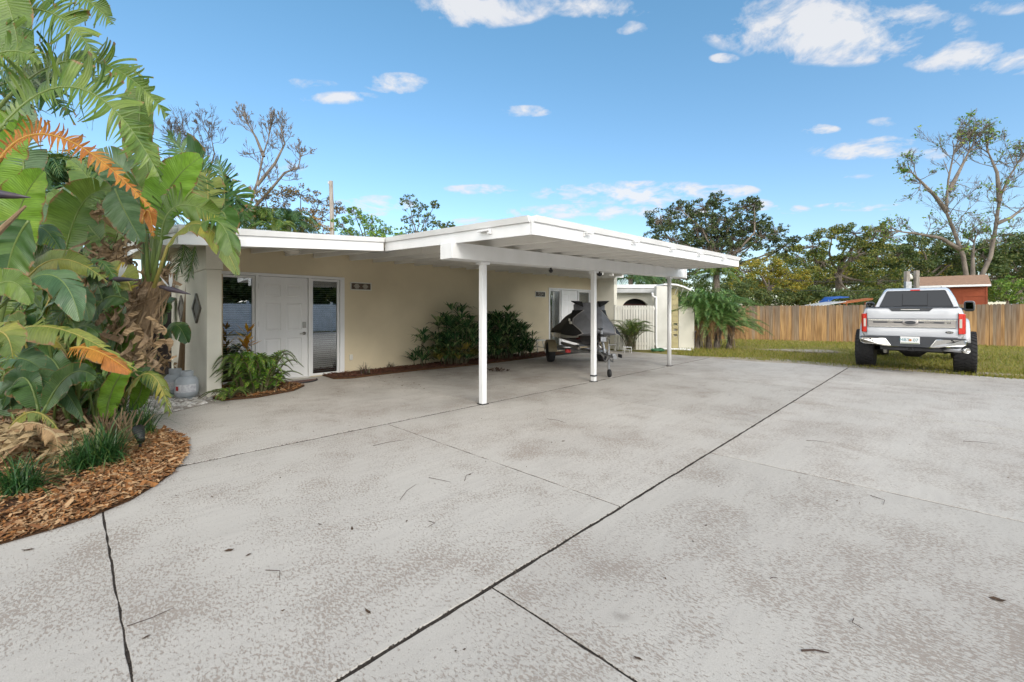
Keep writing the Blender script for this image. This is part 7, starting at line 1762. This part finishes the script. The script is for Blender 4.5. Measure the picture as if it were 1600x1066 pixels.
# ================================================================ LITTER ON THE SLAB
def twig(px, py, px2, py2, bend, r_=.0035):
    a, c = gnd(px, py), gnd(px2, py2); m_ = (a + c) / 2 + V((-(c - a).y, (c - a).x, 0)) * bend; b = MB()
    b.tube([a + UP * .004, a.lerp(m_, .6) * 1 + UP * .007, m_ + UP * .009, m_.lerp(c, .5) + UP * .007, c + UP * .004], [r_, r_ * .9, r_ * .8, r_ * .7, r_ * .4], 5); return b
TW = [((198, 980), (272, 951), -.12, 'thin curved twig lying beside the left joint of the driveway'), ((625, 782), (651, 757), .05, 'dark straight twig in the middle of the near slab'), ((670, 747), (704, 754), -.05, 'thin reddish twig left of the two curved ones on the slab'), ((726, 752), (740, 739), .15, 'short curved twig right of the reddish one on the slab'), ((1252, 1018), (1296, 1022), .03, 'thick grey stick on the slab near the bottom right'), ((583, 697), (632, 688), .02, 'faint long twig on the slab near the second joint'),
      ((1260, 689), (1292, 692), .02, 'pale short twig on the middle slab left of the truck'), ((1505, 690), (1560, 695), .03, 'long thin twig on the slab in front of the truck'), ((415, 892), (437, 908), .25, 'hair thin curved twig on the near slab right of the left joint'), ((1203, 905), (1216, 905), .05, 'short dark stick on the large right slab'), ((1334, 968), (1350, 985), -.4, 'thin hooked twig on the large right slab'), ((855, 655), (885, 662), .08, 'thin twig on the slab in front of the carport'), ((670, 815), (668, 825), .5, 'tiny hooked twig on the near slab'), ((1360, 775), (1380, 790), .3, 'hooked twig on the slab near the right joint')]
for (a, c, bd_, lab) in TW: tag(twig(*a, *c, bd_, .004 if 'thick' in lab else .0019).build('twig', M['twig']), lab, 'twig', 'twigs fallen on the driveway')
Lq = []
def litter(px, py, s, curl=.5):
    p = gnd(px, py); a = random.uniform(0, 2 * PI); u = V((math.cos(a), math.sin(a), 0)) * s; v = V((-math.sin(a), math.cos(a), 0)) * s * .38; b = MB(); z_ = s * curl * .4
    b.add([p - u + UP * .003, p - u * .3 + v + UP * (z_ + .003), p + u * .5 + v * .8 + UP * (z_ * .7 + .003), p + u + UP * (z_ + .006), p + u * .5 - v * .8 + UP * .004, p - u * .3 - v + UP * .004, p + UP * .002], [(0, 1, 6), (1, 2, 6), (2, 3, 6), (3, 4, 6), (4, 5, 6), (5, 0, 6)]); return b
LT = [((358, 861), .028, 'larger brown fallen leaf of the pair in the middle of the near slab'), ((388, 868), .022, 'smaller brown fallen leaf of the pair in the middle of the near slab'), ((575, 957), .022, 'dark fallen leaf above the bottom end of the big joint'), ((44, 860), .03, 'dark brown fallen leaf by the mulch edge at far left'), ((228, 997), .018, 'dark fallen scrap right of the left joint near the bottom'), ((275, 775), .013, 'tiny dark leaf scrap by the mulch curve'), ((331, 777), .013, 'tiny dark leaf scrap just right of the mulch curve'), ((500, 820), .015, 'small greenish fallen leaf on the near slab'), ((550, 827), .02, 'small tan fallen leaf on the near slab'), ((438, 747), .016, 'dark scrap on the slab beyond the mulch point'), ((1558, 938), .03, 'dark fallen leaf near the bottom right corner'), ((997, 1030), .018, 'brown fallen leaf beside the bottom joint'), ((880, 690), .02, 'left dark scrap of the group on the slab before the carport'), ((862, 692), .015, 'middle dark scrap of the group on the slab before the carport')]
for (p_, s_, lab) in LT: tag(litter(*p_, s_).build('fallen_leaf', M['leafdry']), lab, 'leaf', 'leaves fallen on the driveway')
# scattered crumbs too many to count
P = []
for k in range(900):
    t_ = random.random(); x = random.uniform(-1, 13); y = random.uniform(-3, 9) if t_ < .5 else random.gauss(7.6, .9)
    if t_ >= .5: x = random.uniform(3.5, 11)
    if y > 8.4 or inpoly(x, y, bp): continue
    crumb(x, y, random.uniform(.003, .011) * (1.6 if y > 5 else 1), .002)
tag(fast_quads('leaf_litter', np.array([[tuple(q) for q in p] for p in P]), M['leafdry'], kind='stuff'), 'fine dark leaf litter scattered over the concrete', 'litter')
# seed pod cluster under the carport
q = gnd(780, 580); r_ = empty('fallen_frond_litter', (q.x, q.y, 0), label='small heap of dry brown leaf scraps on the slab right of the near post', cat='litter')
b = MB(); [dead_curl(b, q + V((random.gauss(0, .12), random.gauss(0, .12), .05)), .05, 3) for _ in range(10)]
b.v = [(v_[0], v_[1], max(.004, v_[2])) for v_ in b.v]; wpart(b, 'scraps', M['leafdry'], r_)
